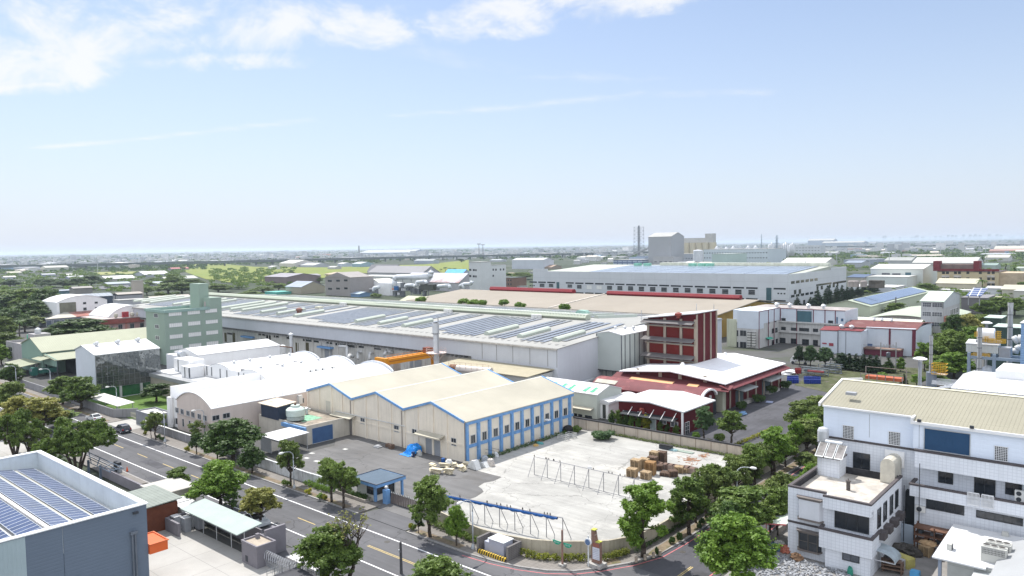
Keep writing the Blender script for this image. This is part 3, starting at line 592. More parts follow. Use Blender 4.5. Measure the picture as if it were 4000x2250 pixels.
for k,(x,y)in enumerate(((1070,135),(1310,112),(1535,88))):
 p=at('M1',x,y,12.9);o=thg('roof_ventilator',('nearest','middle','farthest')[k]+' twin silver ventilator on the glass building roof ridge','ventilator',p,'ventilators on the glass building roof')
 pt('drum',MB().cyl((p.x-.9,p.y,p.z+.2),(p.x+.9,p.y,p.z+.2),.32),STEEL,o,smooth=True);pt('turbine',MB().lathe((p.x+.8,p.y,p.z+.2),[(.3,0),(.45,.2),(.45,.5),(.2,.7)],12),STEEL,o,smooth=True)
GRN=mat('sage_green_sheet',(0.20,0.30,0.25),.7,.04,.3,rib=('x',.5),ribd=.15)
SAGE=mat('sage_roof',(0.27,0.285,0.20),.6,.05,.2,rib=('y',.6),ribd=.12)
r=thg('green_shed','sage green gabled shed with long olive roof behind the roadside wall','shed',(-255,85,0))
y0,y1=74.6,125
pt('wall',MB().ext([(-269,y0,0),(-250,y0,0),(-250,y0,6.6),(-259.8,y0,10.2),(-269,y0,7.9)],(0,y1-y0,0)),GRN,r)
A=[(-269.3,7.85),(-259.8,10.25),(-249.5,6.5)]
pt('roof',MB().ext([(a,y0-.3,b)for a,b in A]+[(a,y0-.3,b+.15)for a,b in A[::-1]],(0,y1-y0+.5,0)),SAGE,r)
pt('lean_to_wall',MB().ext([(-249.9,y0+.3,3.2),(-240,y0+.3,3.2),(-240,y0+.3,5.3),(-249.9,y0+.3,6.3)],(0,.3,0)),GRN,r)
pt('lean_to_roof',MB().slab((-249.3,y0,5.9),(-239.7,y0,5.0),(-239.7,y0+38,5.0),(-249.3,y0+38,5.9),.15),SAGE,r)
pt('dark_opening',MB().box(-249.8,-240.1,y0+6,y0+6.2,0,5),mat('dark_inside',(.03,.035,.04),.9),r)
for(x,d)in((-249.6,.3),(-240.3,.3)):pt('post',MB().box(x-.15,x+.15,y0+d+.31,y0+d+.6,0,5),DKM,r)
wins(r,'y',y0,'M1',[(278,320,300,352),(338,335,362,368),(400,350,424,384)],GLSB,FRW)
pt('canopy',MB().slab((-266.5,y0-5.5,2.7),(-251.5,y0-5.5,2.7),(-251.5,y0-.1,3.4),(-266.5,y0-.1,3.4),.12).slab((-251.2,y0-2.6,4.9),(-243.5,y0-2.6,4.9),(-243.5,y0-.1,5.4),(-251.2,y0-.1,5.4),.12),SAGE,r)
for x in(-266,-252):pt('canopy_post',MB().box(x-.1,x+.1,y0-5.3,y0-5.1,0,2.7),DKM,r)
r=thg('truck','dark green flat nosed truck parked under the green lean-to','truck',(-247.5,73.5,0))
TG=mat('truck_green',(0.02,0.11,0.09),.4,.05)
pt('cab',MB().ext([(-248.8,72.2,.5),(-248.8,70.7,.5),(-248.8,70.6,1.6),(-248.8,70.9,2.7),(-248.8,72.2,2.75)],(2.2,0,0)),TG,r)
pt('windscreen',MB().quad((-248.6,70.62,1.7),(-246.8,70.62,1.7),(-246.8,70.86,2.55),(-248.6,70.86,2.55)),GLS,r);pt('cargo_bed',MB().box(-248.9,-246.5,72.4,77.5,.9,2.2),TG,r)
for x in(-248.6,-246.8):
 for y in(71.4,76):pt('wheel',MB().cyl((x-.15,y,.45),(x+.15,y,.45),.45,n=14),DKM,r)
GB=mat('jade_wall',(0.27,0.345,0.29),.8,.04,.15,dirt=.05)
r=thg('tower_block','tall jade green factory block with rows of long white windows','tower block',(-245,114,0))
x0,x1,y0=-250,-236.3,105.0
y1=onX('T1',2232,1000,x1).y;yu=onX('T1',2105,870,x1).y;zu=onX('T1',2225,800,x1).z;zm_=onX('T1',1650,932,x1).z
pt('wall',MB().box(x0,x1,y0,y1,0,zm_-.9),GB,r)
pt('upper_storey',MB().box(-243,x1,yu,y1,zm_-.9,zu),GB,r);pt('stair_tower',MB().box(-247,-240.5,onX('T1',2000,700,-240.5).y,onX('T1',2095,700,-240.5).y,zm_-.9,onX('T1',2050,664,-240.5).z),GB,r)
pt('parapet',MB().ring(x0-.3,x1+.3,y0-.3,yu-.01,zm_-.9,zm_,.3),mat('parapet_green',(.26,.37,.34),.7),r)
pt('door',MB().box(-239.6,-238.8,yu-.1,yu-.01,zm_-.8,zm_+1.6),mat('door_pink',(.4,.33,.33),.7),r)
WB=mat('white_window_panel',(0.72,0.72,0.70),.5,.03,1)
for(a,b,c,d)in((1697,948,1824,985),(1887,935,2008,970),(2065,920,2180,953),(1702,1062,1829,1098),(1892,1045,2012,1080),(2069,1030,2188,1063),(1707,1176,1834,1212),(1897,1155,2020,1192),(2074,1137,2191,1172),(1711,1288,1836,1322),(1901,1268,2022,1302),(2078,1246,2194,1282)):
 ya=onX('T1',a,(b+d)/2,x1).y;yb=onX('T1',c,(b+d)/2,x1).y;zt=onX('T1',(a+c)/2,b,x1).z;zb=onX('T1',(a+c)/2,d,x1).z
 opening(r,'x',x1,ya,yb,zb,zt,WB,FRM,nx=6,dep=.06,fw=.08)
wins(r,'y',y0,'T1',[(1550,968,1588,1003),(1560,1078,1598,1112),(1565,1190,1603,1225)],GLSB,FRW,nx=2)
GRC=mat('grey_concrete',(.33,.32,.33),.9,.08,.4,dirt=.3)
r=flat('grey_house','small grey concrete house with a roof room and silver water tank','house',-287,-270,75.2,86,7.4,GRC,mat('pale_roof',(.36,.34,.32),.9,.15,.4),par=.9)
pt('roof_room',MB().box(-276,-270.1,78.5,83.3,6.5,10.2),GRC,r);pt('tank',MB().lathe((-273,80.5,10.2),[(.8,0),(.9,.2),(.9,1.4),(.3,1.9)],14),STEEL,r,smooth=True)
pt('green_screen',MB().box(-279,-276.1,79,82.5,6.6,9.6),mat('green_net',(.08,.35,.22),.7),r);opening(r,'x',-270.1,81,82.5,7.6,9,mat('teal_blind',(.06,.13,.16),.4),FRM)
for z in(1.6,4.4):opening(r,'y',75.2,-285.5,-280.5,z,z+1.3,GLS,FRM,nx=3)
def facex(t,X,pts):return[onX(t,x,y,X)for x,y in pts]
r=thg('arched_hall','white hall with wide arched roof and grey glazed bay at left','hall',(-434,136,0));X=-422
A,B,C_,D_=facex('T1',X,[(570,860),(1075,805),(830,783),(765,900)])
vault_parts(r,X-22,X,A.y,B.y,(A.z+B.z)/2-.5,C_.z,WHT,WHTR,oh=.3,ax='x')
pt('glazed_bay',MB().box(X,X+.12,A.y+1.2,D_.y,onX('T1',600,965,X).z,A.z),mat('olive_glass',(.17,.17,.13),.4,.2,.3),r)
wins(r,'x',X,'T1',[(835,850,865,870),(952,846,982,864),(838,905,870,932),(955,900,987,925)],GLS,FRM)
X2=-410;E_,F_,G_=facex('T1',X2,[(455,1025),(1060,975),(770,1000)]);zb=onX('T1',600,960,X).z
pt('low_roof',MB().slab((X2,E_.y,E_.z),(X2,G_.y,E_.z),(X,G_.y,zb),(X,A.y+3,zb),.2),mat('cream_sheet',(.42,.40,.34),.7),r);pt('rusty_section',MB().slab((X2,G_.y,E_.z),(X2,F_.y,F_.z),(X,B.y,zb),(X,G_.y,zb),.2),mat('rusty_red_roof',(.26,.10,.08),.8,.3,.4,col2=(.36,.27,.24)),r)
pt('low_wall',MB().box(X+.5,X2-.3,E_.y+.5,F_.y-.5,0,E_.z-.05),mat('slate_wall',(.2,.21,.24),.8,.1,.3),r)
wins(r,'x',X2-.3,'T1',[(465,1035,520,1085),(540,1030,600,1080),(615,1030,650,1075)],mat('dusk_glass',(.10,.12,.16),.3),WHT)
r=thg('brick_factory','old pinkish red factory with arched white roof and rooftop tanks','factory',(-340,136,0))
PR=mat('old_pink_wall',(.44,.28,.27),.9,.12,.3,dirt=.4);X=-331;y0=121.0;y1=152;zt_=8.0
pt('wall',MB().box(X-22,X,y0,y1,0,zt_),PR,r);pt('red_band',MB().box(X,X+.7,y0-.4,y1,zt_-2.0,zt_-.2),mat('red_band',(.30,.09,.075),.8,.2,.5),r)
pt('roof',MB().box(X-22,X+.4,y0-.3,y1,zt_,zt_+.3),mat('pale_pink_roof',(.45,.38,.36),.8,.2,.3),r)
V1,V2,V3=facex('T1',X-5,[(1085,955),(1300,885),(1485,925)]);vault_parts(r,X-26,X-5,V1.y,V3.y+2.5,zt_+.5,V2.z,WHT,WHTR,ax='x',wname='vault_wall',rname='vault_roof')
wins(r,'x',X,'T1',[(1050,1080,1088,1125),(1190,1075,1230,1118),(1308,1065,1348,1112),(1408,1060,1448,1105),(1118,1092,1135,1105)],GLS,FRM,nx=2)
pt('shrine_box',MB().box(X-2,X-1,onX('T1',1235,980,X-1).y,onX('T1',1295,980,X-1).y,zt_+.3,zt_+2.6),mat('shrine_red',(.35,.04,.05),.6),r)
for x in(1165,1328,1390):
 p=onX('T1',x,985,X-1.2);pt('tank',MB().lathe((X-1.2,p.y,zt_+.3),[(.3,0),(.85,.7),(.85,1.3),(.5,1.8),(.1,1.9)],14),mat('tank_cream',(.45,.42,.34),.5),r,smooth=True)
pt('ledge',MB().box(X,X+1.4,y0-.3,y1,3.0,3.3),mat('ledge_pale',(.4,.4,.42),.8),r)
for x in(1035,1270):p=onX('T1',x,1100,X+.1);pt('pilaster',MB().box(X+.01,X+.3,p.y-.4,p.y+.4,0,zt_-2.0),mat('red_pier',(.42,.2,.17),.8),r)
# the big grey factory with solar rows
FW_=mat('factory_fascia',(0.50,0.52,0.56),.7,.04,.1,dirt=.08,rib=('x',.8),ribd=.1)
FR_=mat('factory_roof',(0.30,0.30,0.285),.7,.06,.1)
PVM=mat('solar_glass',(0.20,0.21,0.235),.22,.2,.5,spec=.7,grid=((1.0,),.05,(.12,.14,.18),'y'))
PVM2=mat('solar_glass_grid',(0.045,0.065,0.12),.2,.15,.4,spec=.7,grid=((1.1,1.9),.05,(.25,.28,.33),'xy'))
FX0,FX1,FY0,FYR,FY1,FE,FZ=-345.0,-104.2,136.0,173.0,222.0,12.0,14.6
r=thg('factory','very long grey factory hall with solar rows and skylights on its low roof','factory',(-225,179,0))
pt('fascia',MB().box(FX0,-132,FY0,FY0+2.0,8.0,12).box(-132,FX1,FY0,FY0+2.0,0,12),FW_,r)
WL=mat('lower_wall',(0.58,0.57,0.54),.85,.07,.3,dirt=.45)
pt('wall',MB().box(FX0,-132,FY0+2,FY0+2.3,0,8.0).box(FX0,FX1-.3,FY1-.3,FY1,0,12).box(FX0,FX0+.3,FY0+2.3,FY1-.3,0,12),WL,r)
pt('side_wall',MB().ext([(FX1-.3,FY0+2,0),(FX1-.3,FY1,0),(FX1-.3,FY1,12),(FX1-.3,FYR,FZ),(FX1-.3,FY0+2,12.1)],(.3,0,0)),FW_,r)
def fz(y):return FE+(FZ-FE)*(y-FY0)/(FYR-FY0)if y<FYR else FZ-(FZ-11.5)*(y-FYR)/(FY1-FYR)
pt('roof',MB().ext([(FX0,FY0-.3,FE+.02),(FX0,FYR,FZ),(FX0,FY1+.3,11.5),(FX0,FY1+.3,11.65),(FX0,FYR,FZ+.15),(FX0,FY0-.3,FE+.17)],(FX1-FX0+.3,0,0)),FR_,r)
j=MB()
for x in(-128.2,-123.3,-118.0,-112.6,-107.2,-104.5):pt('panel_joint',MB().box(x,x+.12,FY0-.05,FY0,7.7,12),mat('joint_grey',(.22,.22,.22),.6),r)
pt('gutter',MB().box(FX0,FX1,FY0-.55,FY0-.31,11.75,12.1),mat('stained_gutter',(.42,.4,.37),.7,.2,1),r)
bk=MB();x=-340
while x<-134:bk.box(x,x+.12,FY0+.2,FY0+2,7.2,8.0);x+=1.6
bk.box(-340,x-1.5,FY0+.15,FY0+.25,7.15,7.25)
pt('bracket',bk,mat('bracket_grey',(.3,.3,.3),.7),r)
def mon(x0,x1,yc,hw,z,h,nm='ridge_ventilator',mt=None,ax='x',top=None):
 a=[(-hw*.6,0),(-hw,h*.45),(-hw*.55,h),(hw*.55,h),(hw,h*.45),(hw*.6,0)]
 return MB().ext([(x0,yc+q,z+w_)for q,w_ in a],(x1-x0,0,0))
CRM=mat('cream_ventilator',(0.42,0.46,0.37),.6,.04,.2,rib=('x',1.0),ribd=.3)
rv=pt('ridge_ventilator',mon(FX0+4,-121.5,FYR,1.5,FZ+.1,1.5),CRM,r)
tb=MB();x=-215
while x<-122:tb.box(x,x+.45,FYR-1.0,FYR+1.0,FZ+1.6,FZ+1.72);x+=1.1
pt('ridge_fins',tb,mat('fin_white',(.72,.74,.68),.5),rv)
for x in(-235,-178,-140.5):pt('ridge_box',MB().box(x,x+1.1,FYR-2.4,FYR-1.6,FZ,FZ+1.0).box(x+1.3,x+2.3,FYR-2.4,FYR-1.6,FZ,FZ+1.0).box(x+2.5,x+3.5,FYR-2.4,FYR-1.6,FZ,FZ+1.0),mat('box_white',(.7,.7,.68),.6),rv)
SKW=mat('skylight_white',(.44,.48,.42),.5,.04,.5);tubes=[]
for(t,a,b,c,d)in(('T2',330,990,730,935),('T2',155,970,545,920),('T2',-20,955,370,910),('T2',940,1045,1350,985),('T2',1170,1065,1580,1003),('T2',1420,1090,1825,1023),('T3',-310,1168,100,1085),('T3',15,1195,425,1110),('T3',370,1230,775,1140)):
 p=at(t,a,b,12.9);q=at(t,c,d,14.2);tubes.append(((p.x+q.x)/2,p.y,min(q.y,FYR-4)))
x=tubes[2][0]
for k in range(9):tubes.append((-262-k*8.6-(k//3)*14,145.5,165))
for k,(x,ya,yb)in enumerate(tubes):
 pt('skylight',MB().ext([(x-.9,ya,fz(ya)+.1),(x-.9,ya,fz(ya)+.8),(x-.4,ya,fz(ya)+1.15),(x+.4,ya,fz(ya)+1.15),(x+.9,ya,fz(ya)+.8),(x+.9,ya,fz(ya)+.1)],(0,yb-ya,fz(yb)-fz(ya))),SKW,r)
ftb=[-335+8.6*k for k in range(3)]+[-306+8.6*k for k in range(3)]+[-277+8.6*k for k in range(3)]+[-248+8.6*k for k in range(3)]+[-219+8.6*k for k in range(3)]+[-160+8.6*k for k in range(5)]
for x in ftb:pt('skylight',MB().ext([(x-.9,183,fz(183)+.1),(x-.5,183,fz(183)+1.0),(x+.5,183,fz(183)+1.0),(x+.9,183,fz(183)+.1)],(0,22,fz(205)-fz(183))),SKW,r)
x=FX0+4;n_=0
while x<FX1-3:
 near=[t for t in tubes if abs(t[0]-x-.75)<1.9]
 if not near and not(n_%29 in(27,28)):
  ys=140.5 if(n_//9)%3 else 143.5;e=FYR-3.2
  if x<-290:ys=142
  pt('solar_strip',MB().slab((x,ys,fz(ys)+.3),(x+1.45,ys,fz(ys)+.3),(x+1.45,e,fz(e)+.3),(x,e,fz(e)+.3),.05),PVM,r)
 x+=2.15;n_+=1
for k,(xa,xb)in enumerate([(-340,-314),(-311,-285),(-282,-256),(-253,-227),(-224,-200),(-198,-163),(-163,-124)]):
 sfar=MB();x=xa
 while x<xb-1.4:
  if not any(abs(t-x-.75)<1.5 for t in ftb):sfar.slab((x,178,fz(178)+.3),(x+1.6,178,fz(178)+.3),(x+1.6,218,fz(218)+.3),(x,218,fz(218)+.3),.05)
  x+=2.2
 pt('solar_array',sfar,PVM,r)
rail=MB();x=FX0+4
while x<FX1-1:rail.box(x+1.5,x+2.0,FY0+3,FY0+4.4,fz(FY0+4)+.16,fz(FY0+4)+.2);x+=2.15
pt('mounting_rail',rail,mat('rail_dark',(.2,.2,.2),.6),r)
yl=FY0+2.0
wins(r,'y',yl,'M2',[(250,0,310,18),(600,8,680,30),(775,25,830,50),(690,30,740,90),(915,48,985,72),(1100,68,1195,95),(1215,82,1275,106),(1362,98,1425,122),(1462,115,1500,140),(1510,120,1695,158),(1722,142,1785,168),(1895,160,1970,188)],GLS,mat('frame_pale',(.35,.35,.34),.7))
wins(r,'y',yl,'T2',[(105,1175,145,1230),(180,1185,225,1205),(30,1160,90,1180),(310,1195,370,1220)],GLS,mat('frame_pale',(.35,.35,.34),.7))
wins(r,'y',yl,'M2',[(220,0,245,100),(310,0,340,110),(1015,110,1050,215),(1130,110,1165,225)],mat('olive_door',(.10,.09,.05),.8),None,name='door')
wins(r,'y',yl,'M2',[(1345,185,1425,300),(2300,300,2425,395)],SHUT,mat('frame_pale',(.35,.35,.34),.7),name='roller_door',dep=.1)
p=onY('M2',1290,150,yl);q=onY('M2',1440,160,yl);pt('blue_awning',MB().box(p.x,q.x,yl-1.3,yl,p.z-.3,p.z+.25),BLU,r)
p=onY('M2',435,35,yl);q=onY('M2',560,45,yl);pt('blue_awning',MB().box(p.x,q.x,yl-1.3,yl,p.z-.3,p.z+.25),BLU,r)
cl=MB();x=-240
while x<-134:cl.box(x,x+.35,yl-.15,yl,0,7.9);x+=4.4
pt('column',cl,WL,r)
sgl('roof_turbine',MB().lathe((-232,151,13),[(.9,0),(.9,1),(1.2,1.1),(1.2,1.7),(.3,2.2)],12),mat('rust_red',(.2,.1,.08),.8),'rusty red round vent among skylights at left of the grey factory roof','vent',smooth=True)
p=at('T2',635,925,13.5);sgl('roof_vent_box',MB().ext([(p.x-1.6,p.y-1,p.z),(p.x-1.1,p.y-1,p.z+1.2),(p.x+1.1,p.y-1,p.z+1.2),(p.x+1.6,p.y-1,p.z)],(0,2,0)),mat('cream_box',(.6,.58,.45),.6),'cream box vent at the end of a skylight on the grey factory roof','vent')
p=at('T3',710,975,14);sgl('roof_hood',MB().ext([(p.x-2,p.y-1,p.z-.8),(p.x-2,p.y-1,p.z+.9),(p.x-1.2,p.y-1,p.z+1.4),(p.x+1.5,p.y-1,p.z+1.4),(p.x+2,p.y-1,p.z+.8),(p.x+2,p.y-1,p.z-.8)],(0,2,0)),mat('mint_hood',(.35,.55,.47),.5),'pale mint green hood standing behind the ridge ventilator','vent')
r=thg('cream_annex','low building with plain flat cream roof between warehouse and grey factory','annex',(-120,131,0))
pt('wall',MB().box(-135,-105.6,126.4,135.9,0,6.6),mat('annex_wall',(.45,.46,.45),.8,.06,.3,dirt=.2),r)
pt('roof',MB().slab((-135.3,126,6.7),(-105.2,126,6.7),(-105.2,135.95,7.15),(-135.3,135.95,7.15),.15),mat('annex_roof',(.37,.335,.24),.6,.06,.2,rib=('x',.6)),r)
p=onY('M3',300,300,125.0)
r=thg('chimney','tall pale grey chimney pipe with wider top beside the orange crane','chimney',(p.x,125,0))
zt=onY('T2',1808,1060,125).z;zm=onY('T2',1808,1165,125).z;CH=mat('chimney_grey',(.50,.52,.55),.5,.04,.4)
pt('shaft',MB().cyl((p.x,125,0),(p.x,125,zm),.66,n=20),CH,r,smooth=True);pt('top_section',MB().lathe((p.x,125,zm),[(.72,0),(.84,.1),(.84,zt-zm)],20),CH,r,smooth=True)
pt('collar',MB().lathe((p.x,125,0),[(.7,zm-.1),(.9,zm-.08),(.9,zm+.05),(.7,zm+.07)],20),mat('collar_dark',(.12,.12,.13),.5),r)
pt('soot_mouth',MB().lathe((p.x,125,zt),[(.70,.0),(.70,.06)],20),mat('soot',(.03,.025,.02),.9),r)
zp=onY('M3',300,225,125).z;pf=MB().lathe((p.x,125,zp),[(.7,0),(2.6,.02),(2.6,.12),(.7,.12)],12)
for k in range(10):t=k*PI/5;pf.cyl((p.x+2.5*math.cos(t),125+2.5*math.sin(t),zp+.1),(p.x+2.5*math.cos(t),125+2.5*math.sin(t),zp+1.1),.03,n=4);pf.cyl((p.x+2.4*math.cos(t),125+2.4*math.sin(t),zp),(p.x+.7*math.cos(t),125+.7*math.sin(t),zp-1.8),.05,n=4)
for zz in(.6,1.1):
 for k in range(10):t=k*PI/5;t2=t+PI/5;pf.cyl((p.x+2.5*math.cos(t),125+2.5*math.sin(t),zp+zz),(p.x+2.5*math.cos(t2),125+2.5*math.sin(t2),zp+zz),.03,n=4)
pt('platform',pf,mat('platform_pink',(.5,.42,.40),.6),r)
pt('ladder',MB().box(p.x+.8,p.x+.95,124.9,125.1,zp,zt+1.2),GREYM,r)
OR=mat('crane_orange',(0.62,0.25,0.015),.5,.06,.5)
a=at('M2',1975,330,8.0);b=at('M3',420,215,8.6);X=(a.x+b.x)/2;ya,yb=a.y,b.y
a=onX('M2',1985,330,-137.0)
r=thg('gantry_crane','bright orange gantry crane girder in front of the grey factory','crane',(-137,125,0))
ya=at('M2',1975,300,8.6).y;z=7.8
A=at('M2',1970,315,z);B=at('M3',320,225,z);X=(A.x+B.x)/2;ya,yb=A.y,B.y
pt('girder',MB().box(X-1.3,X-.5,ya,yb,z-.9,z+.5).box(X+.5,X+1.3,ya,yb,z-.9,z+.5),OR,r)
ra=MB()
for y in np.arange(ya+.5,yb,1.6):ra.cyl((X+1.3,y,z+.5),(X+1.3,y,z+1.5),.04,n=4)
ra.box(X+1.27,X+1.33,ya,yb,z+1.45,z+1.52).box(X+1.27,X+1.33,ya,yb,z+1.0,z+1.05);pt('handrail',ra,mat('orange_rail',(.6,.22,.06),.6),r)
pt('end_carriage',MB().box(X-2.2,X+2.2,ya-.9,ya,z-1.1,z+.9),OR,r);pt('leg',MB().ext([(X-1.2,ya+.1,z-.9),(X+1.2,ya+.1,z-.9),(X+.6,ya+.1,0),(X-.6,ya+.1,0)],(0,.9,0)),OR,r);pt('leg',MB().ext([(X-1.2,yb-1,z-.9),(X+1.2,yb-1,z-.9),(X+.6,yb-1,0),(X-.6,yb-1,0)],(0,.9,0)),OR,r)
pt('hoist',MB().box(X-.9,X+.9,yb-4,yb-2,z+.5,z+1.8),mat('hoist_red',(.2,.06,.04),.6),r)
pt('beam_edge',MB().box(X+1.3,X+1.34,ya,yb,z-.2,z+.0),mat('orange_dark',(.35,.12,.02),.6),r)
PW=mat('duct_white',(.55,.56,.56),.5,.08,.8)
def ductrun(label,pts,rad,m_=PW,name='duct',cat='duct',**k):return sgl(name,MB().tube([Vector(p)for p in pts],rad,12),m_,label,cat,smooth='all',**k)
ductrun('pale duct bent down from a boxy filter at the grey factory wall',[at('M2',1500,150,6.5),at('M2',1590,155,6.5),at('M2',1595,300,3)],.45)
sgl('filter_box',MB().box(-155.5,-151.5,126.5,129,0,6.4),mat('filter_grey',(.42,.42,.41),.7,.12,.6,dirt=.4),'tall weathered grey filter box with rusty stain before the factory wall','filter')
ductrun('horizontal pale pipe elbow on rusty frames by factory wall',[at('M2',1712,290,3.5),at('M2',1712,215,5.0),at('M2',1870,205,5.0)],.42)
ductrun('second pale pipe elbow nearer the orange crane',[at('M2',1845,300,3.5),at('M2',1845,230,5.2),at('M2',1910,210,5.4)],.42)
ductrun('short round pale pipe end beside the filter box',[at('M2',1605,285,4),at('M2',1620,250,4.6),at('M2',1660,265,4)],.5)
ductrun('rust stained pipe elbow behind the orange girder',[at('M2',2010,240,5.8),at('M2',2030,205,6.4),at('M2',2105,215,6.2)],.5)
sgl('pipe_rack',MB().box(-152,-140,124,126,2.8,3.0).box(-152,-151.8,124,124.2,0,2.8).box(-140.2,-140,124,124.2,0,2.8).box(-146,-145.8,124,124.2,0,2.8),RUST,'rusty steel pipe rack in front of the grey factory wall','pipe rack')
r=thg('steel_vessel','long horizontal pale tank with rusty end and pink railing behind the cream gables','tank',at('M3',700,420,5))
a=at('M3',470,390,8.2);b=at('M3',915,430,8.2);pt('shell',MB().cyl(a,b,.8,n=18),mat('vessel_pale',(.6,.55,.5),.5,.1,.5),r,smooth=True)
pt('rusty_end',MB().cyl(a-(b-a).normalized()*.2,a+(b-a).normalized()*1.6,.84,n=18),RUST,r,smooth=True);pt('support',MB().box(a.x,b.x,a.y-1.5,a.y-.9,4,7.2).box(a.x,a.x+.3,a.y-1.5,a.y+.5,0,7.2).box(b.x-.3,b.x,a.y-1.5,a.y+.5,0,7.2),mat('plate_grey',(.35,.32,.33),.7),r)
ra=MB()
for k in range(8):p=a.lerp(b,k/7);ra.cyl((p.x,p.y-.9,p.z),(p.x,p.y-.9,p.z+1.5),.035,n=4)
ra.cyl(a+Vector((0,-.9,1.5)),b+Vector((0,-.9,1.5)),.035,n=4);ra.cyl(a+Vector((0,-.9,1.0)),b+Vector((0,-.9,1.0)),.035,n=4);pt('railing',ra,mat('rail_pink',(.45,.3,.25),.7),r)
STRW=WHTR
r=gable('striped_roof_barn','white barn with green translucent strips in its roof beyond the yard wall','barn',-103.0,-86.5,126,135.2,5.0,6.3,'x',mat('barn_wall',(.50,.54,.49),.7,.04,.3),WHTR,oh=.15,ribs=.8)
for x in(-99.6,-96.6,-94.4,-90.6,-88.7):
 pt('green_strip',MB().slab((x,126.5,5.0+.5*1.3/4.6+.2),(x+.9,126.5,5.0+.5*1.3/4.6+.2),(x+.9,130.3,6.1+.17),(x,130.3,6.1+.17),.05),mat('green_translucent',(.06,.36,.20),.5),r)
pt('awning',MB().slab((-95.5,124.6,1.9),(-87.2,124.6,1.9),(-87.2,125.9,2.2),(-95.5,125.9,2.2),.1),mat('cream_awning',(0.6,0.56,0.45),.7),r)
wins(r,'y',126,'M3',[(1840,900,1875,930),(1885,910,1930,950),(1960,925,2040,960)],GLS,None)
ductrun('long silver duct along the end of the grey factory',[Vector((-103.2,137,2.6)),Vector((-103.2,152,3.2))],.55,STEEL)
ductrun('looping silver duct ends beside the dark green tree',[at('M3',1650,465,3),at('M3',1700,475,3),at('M3',1790,475,3)],.55,STEEL)
ductrun('bent silver duct rising beside the dark green tree',[at('M3',1690,420,4),at('M3',1725,430,4),at('M3',1750,470,3.2)],.42,STEEL)
ductrun('thin pale duct on ground behind the striped barn',[at('M3',1690,530,1),at('M3',1800,510,1)],.4,STEEL)
GBM=mat('grey_green_panel',(.42,.46,.44),.7,.03,.3)
r=gable('panelled_tower','grey panelled box tower raised on posts between factory and red tower','tower',-104.6,-97.2,152.4,171.5,14.0,14.7,'y',GBM,WHTR,oh=.15,z0=5.2)
j=MB()
for y in np.arange(153.6,171,2.2):j.box(-97.2,-97.16,y,y+.42,5.3,13.9)
j.box(-104.65,-104.45,152.3,152.4,5.2,14);j.box(-97.4,-97.15,152.3,152.4,5.2,14);pt('dark_strip',j,mat('strip_dark',(.13,.14,.15),.5),r)
pt('lower_wall',MB().box(-104,-98,154,171,0,5.2),mat('lower_panel',(.36,.37,.35),.7,.1,.5,grid=((2.0,),.25,(.1,.1,.11),'x')),r)
pt('base_frame',MB().box(-104.7,-97.1,152.3,152.6,5.0,5.2).box(-97.4,-97.2,152.6,171,5.0,5.2),DKM,r)
for x in(1040,1135,1220):
 p=at('T3',x,1125,14.6);o=thg('roof_ventilator',{1040:'nearest',1135:'middle',1220:'farthest'}[x]+' silver spun ventilator on the grey panelled tower','ventilator',p,'ventilators on the panelled tower');pt('turbine',MB().lathe((p.x,p.y,p.z-.2),[(.25,0),(.25,.5),(.4,.6),(.4,.95),(.15,1.1)],12),STEEL,o,smooth=True)
RED=mat('oxide_red',(.085,.006,.010),.7,.06,.4,rib=('z',.9),ribd=.05)
REDP=mat('red_infill',(.12,.010,.008),.7,.08,.5)
PIL=mat('cream_pilaster',(.33,.285,.23),.8,.06,.6,dirt=.1)
r=thg('red_tower','tall dark red tower with cream pilasters, slanted white roof and three ledges','tower',(-88.5,166,0))
x0,x1,y0,y1=-94.6,-81.6,160.2,171
pt('wall',MB().ext([(x0,y0,6.5),(x1,y0,6.5),(x1,y0,19.3),(x0,y0,17.8)],(0,y1-y0,0)),RED,r)
pt('roof',MB().slab((x0-1.6,y0-1.0,17.65),(x1+.3,y0-.6,19.4),(x1+.3,y1+.3,19.4),(x0-1.2,y1+.3,17.7),.2),WHTR,r)
ip=MB()
for(a,b)in((x0+.5,-90.4),(-89.3,-86.1),(-84.9,x1-.4)):
 for(c,d)in((7.2,8.6),(9.3,12.4),(13.3,17.0)):ip.box(a,b,y0-.04,y0,c,d)
pt('red_infill_panel',ip,REDP,r)
pp=MB()
for x in(x0+.1,-89.85,-85.5,x1-.15):pp.box(x-.32,x+.32,y0-.22,y0,6.5,18.0 if x>-93 else 17.6)
pt('pilaster',pp,PIL,r);pp=MB()
for y in(y0+.2,y0+3.9,y0+7.4,y1-.25):pp.box(x1,x1+.2,y-.25,y+.25,7.0,19.2)
pt('side_pilaster',pp,PIL,r)
LG=mat('ledge_grey',(.15,.14,.14),.8,.1,.5)
for z,d in((16.9,1.9),(12.7,1.9),(8.7,2.2)):
 pt('ledge',MB().slab((x0-1.0,y0-d,z-.15),(x1-.2,y0-d,z-.15),(x1-.2,y0,z+.45),(x0-1.0,y0,z+.45),.18).box(x0-.4,x1-.2,y0-1.0,y0-.9,z-.7,z-.5),LG,r);pt('ledge_beam',MB().box(x0-.6,x1+.1,y0-.5,y0-.25,z-1.0,z-.75),PIL,r)
o=sgl('exhaust_hood',MB().lathe((-85.9,159.6,18.2),[(.5,0),(.5,.5),(.9,.6),(.9,1.1),(.2,1.4)],12),mat('oxide_hood',(.22,.05,.04),.6),'round dark red exhaust hood high on the red tower','vent',smooth=True)
r=thg('red_flat_factory','dark red factory with wide low white roof and maroon skirt roof','factory',(-82,164,0))
x0,x1,y0,y1=-95.0,-69.3,148.6,181
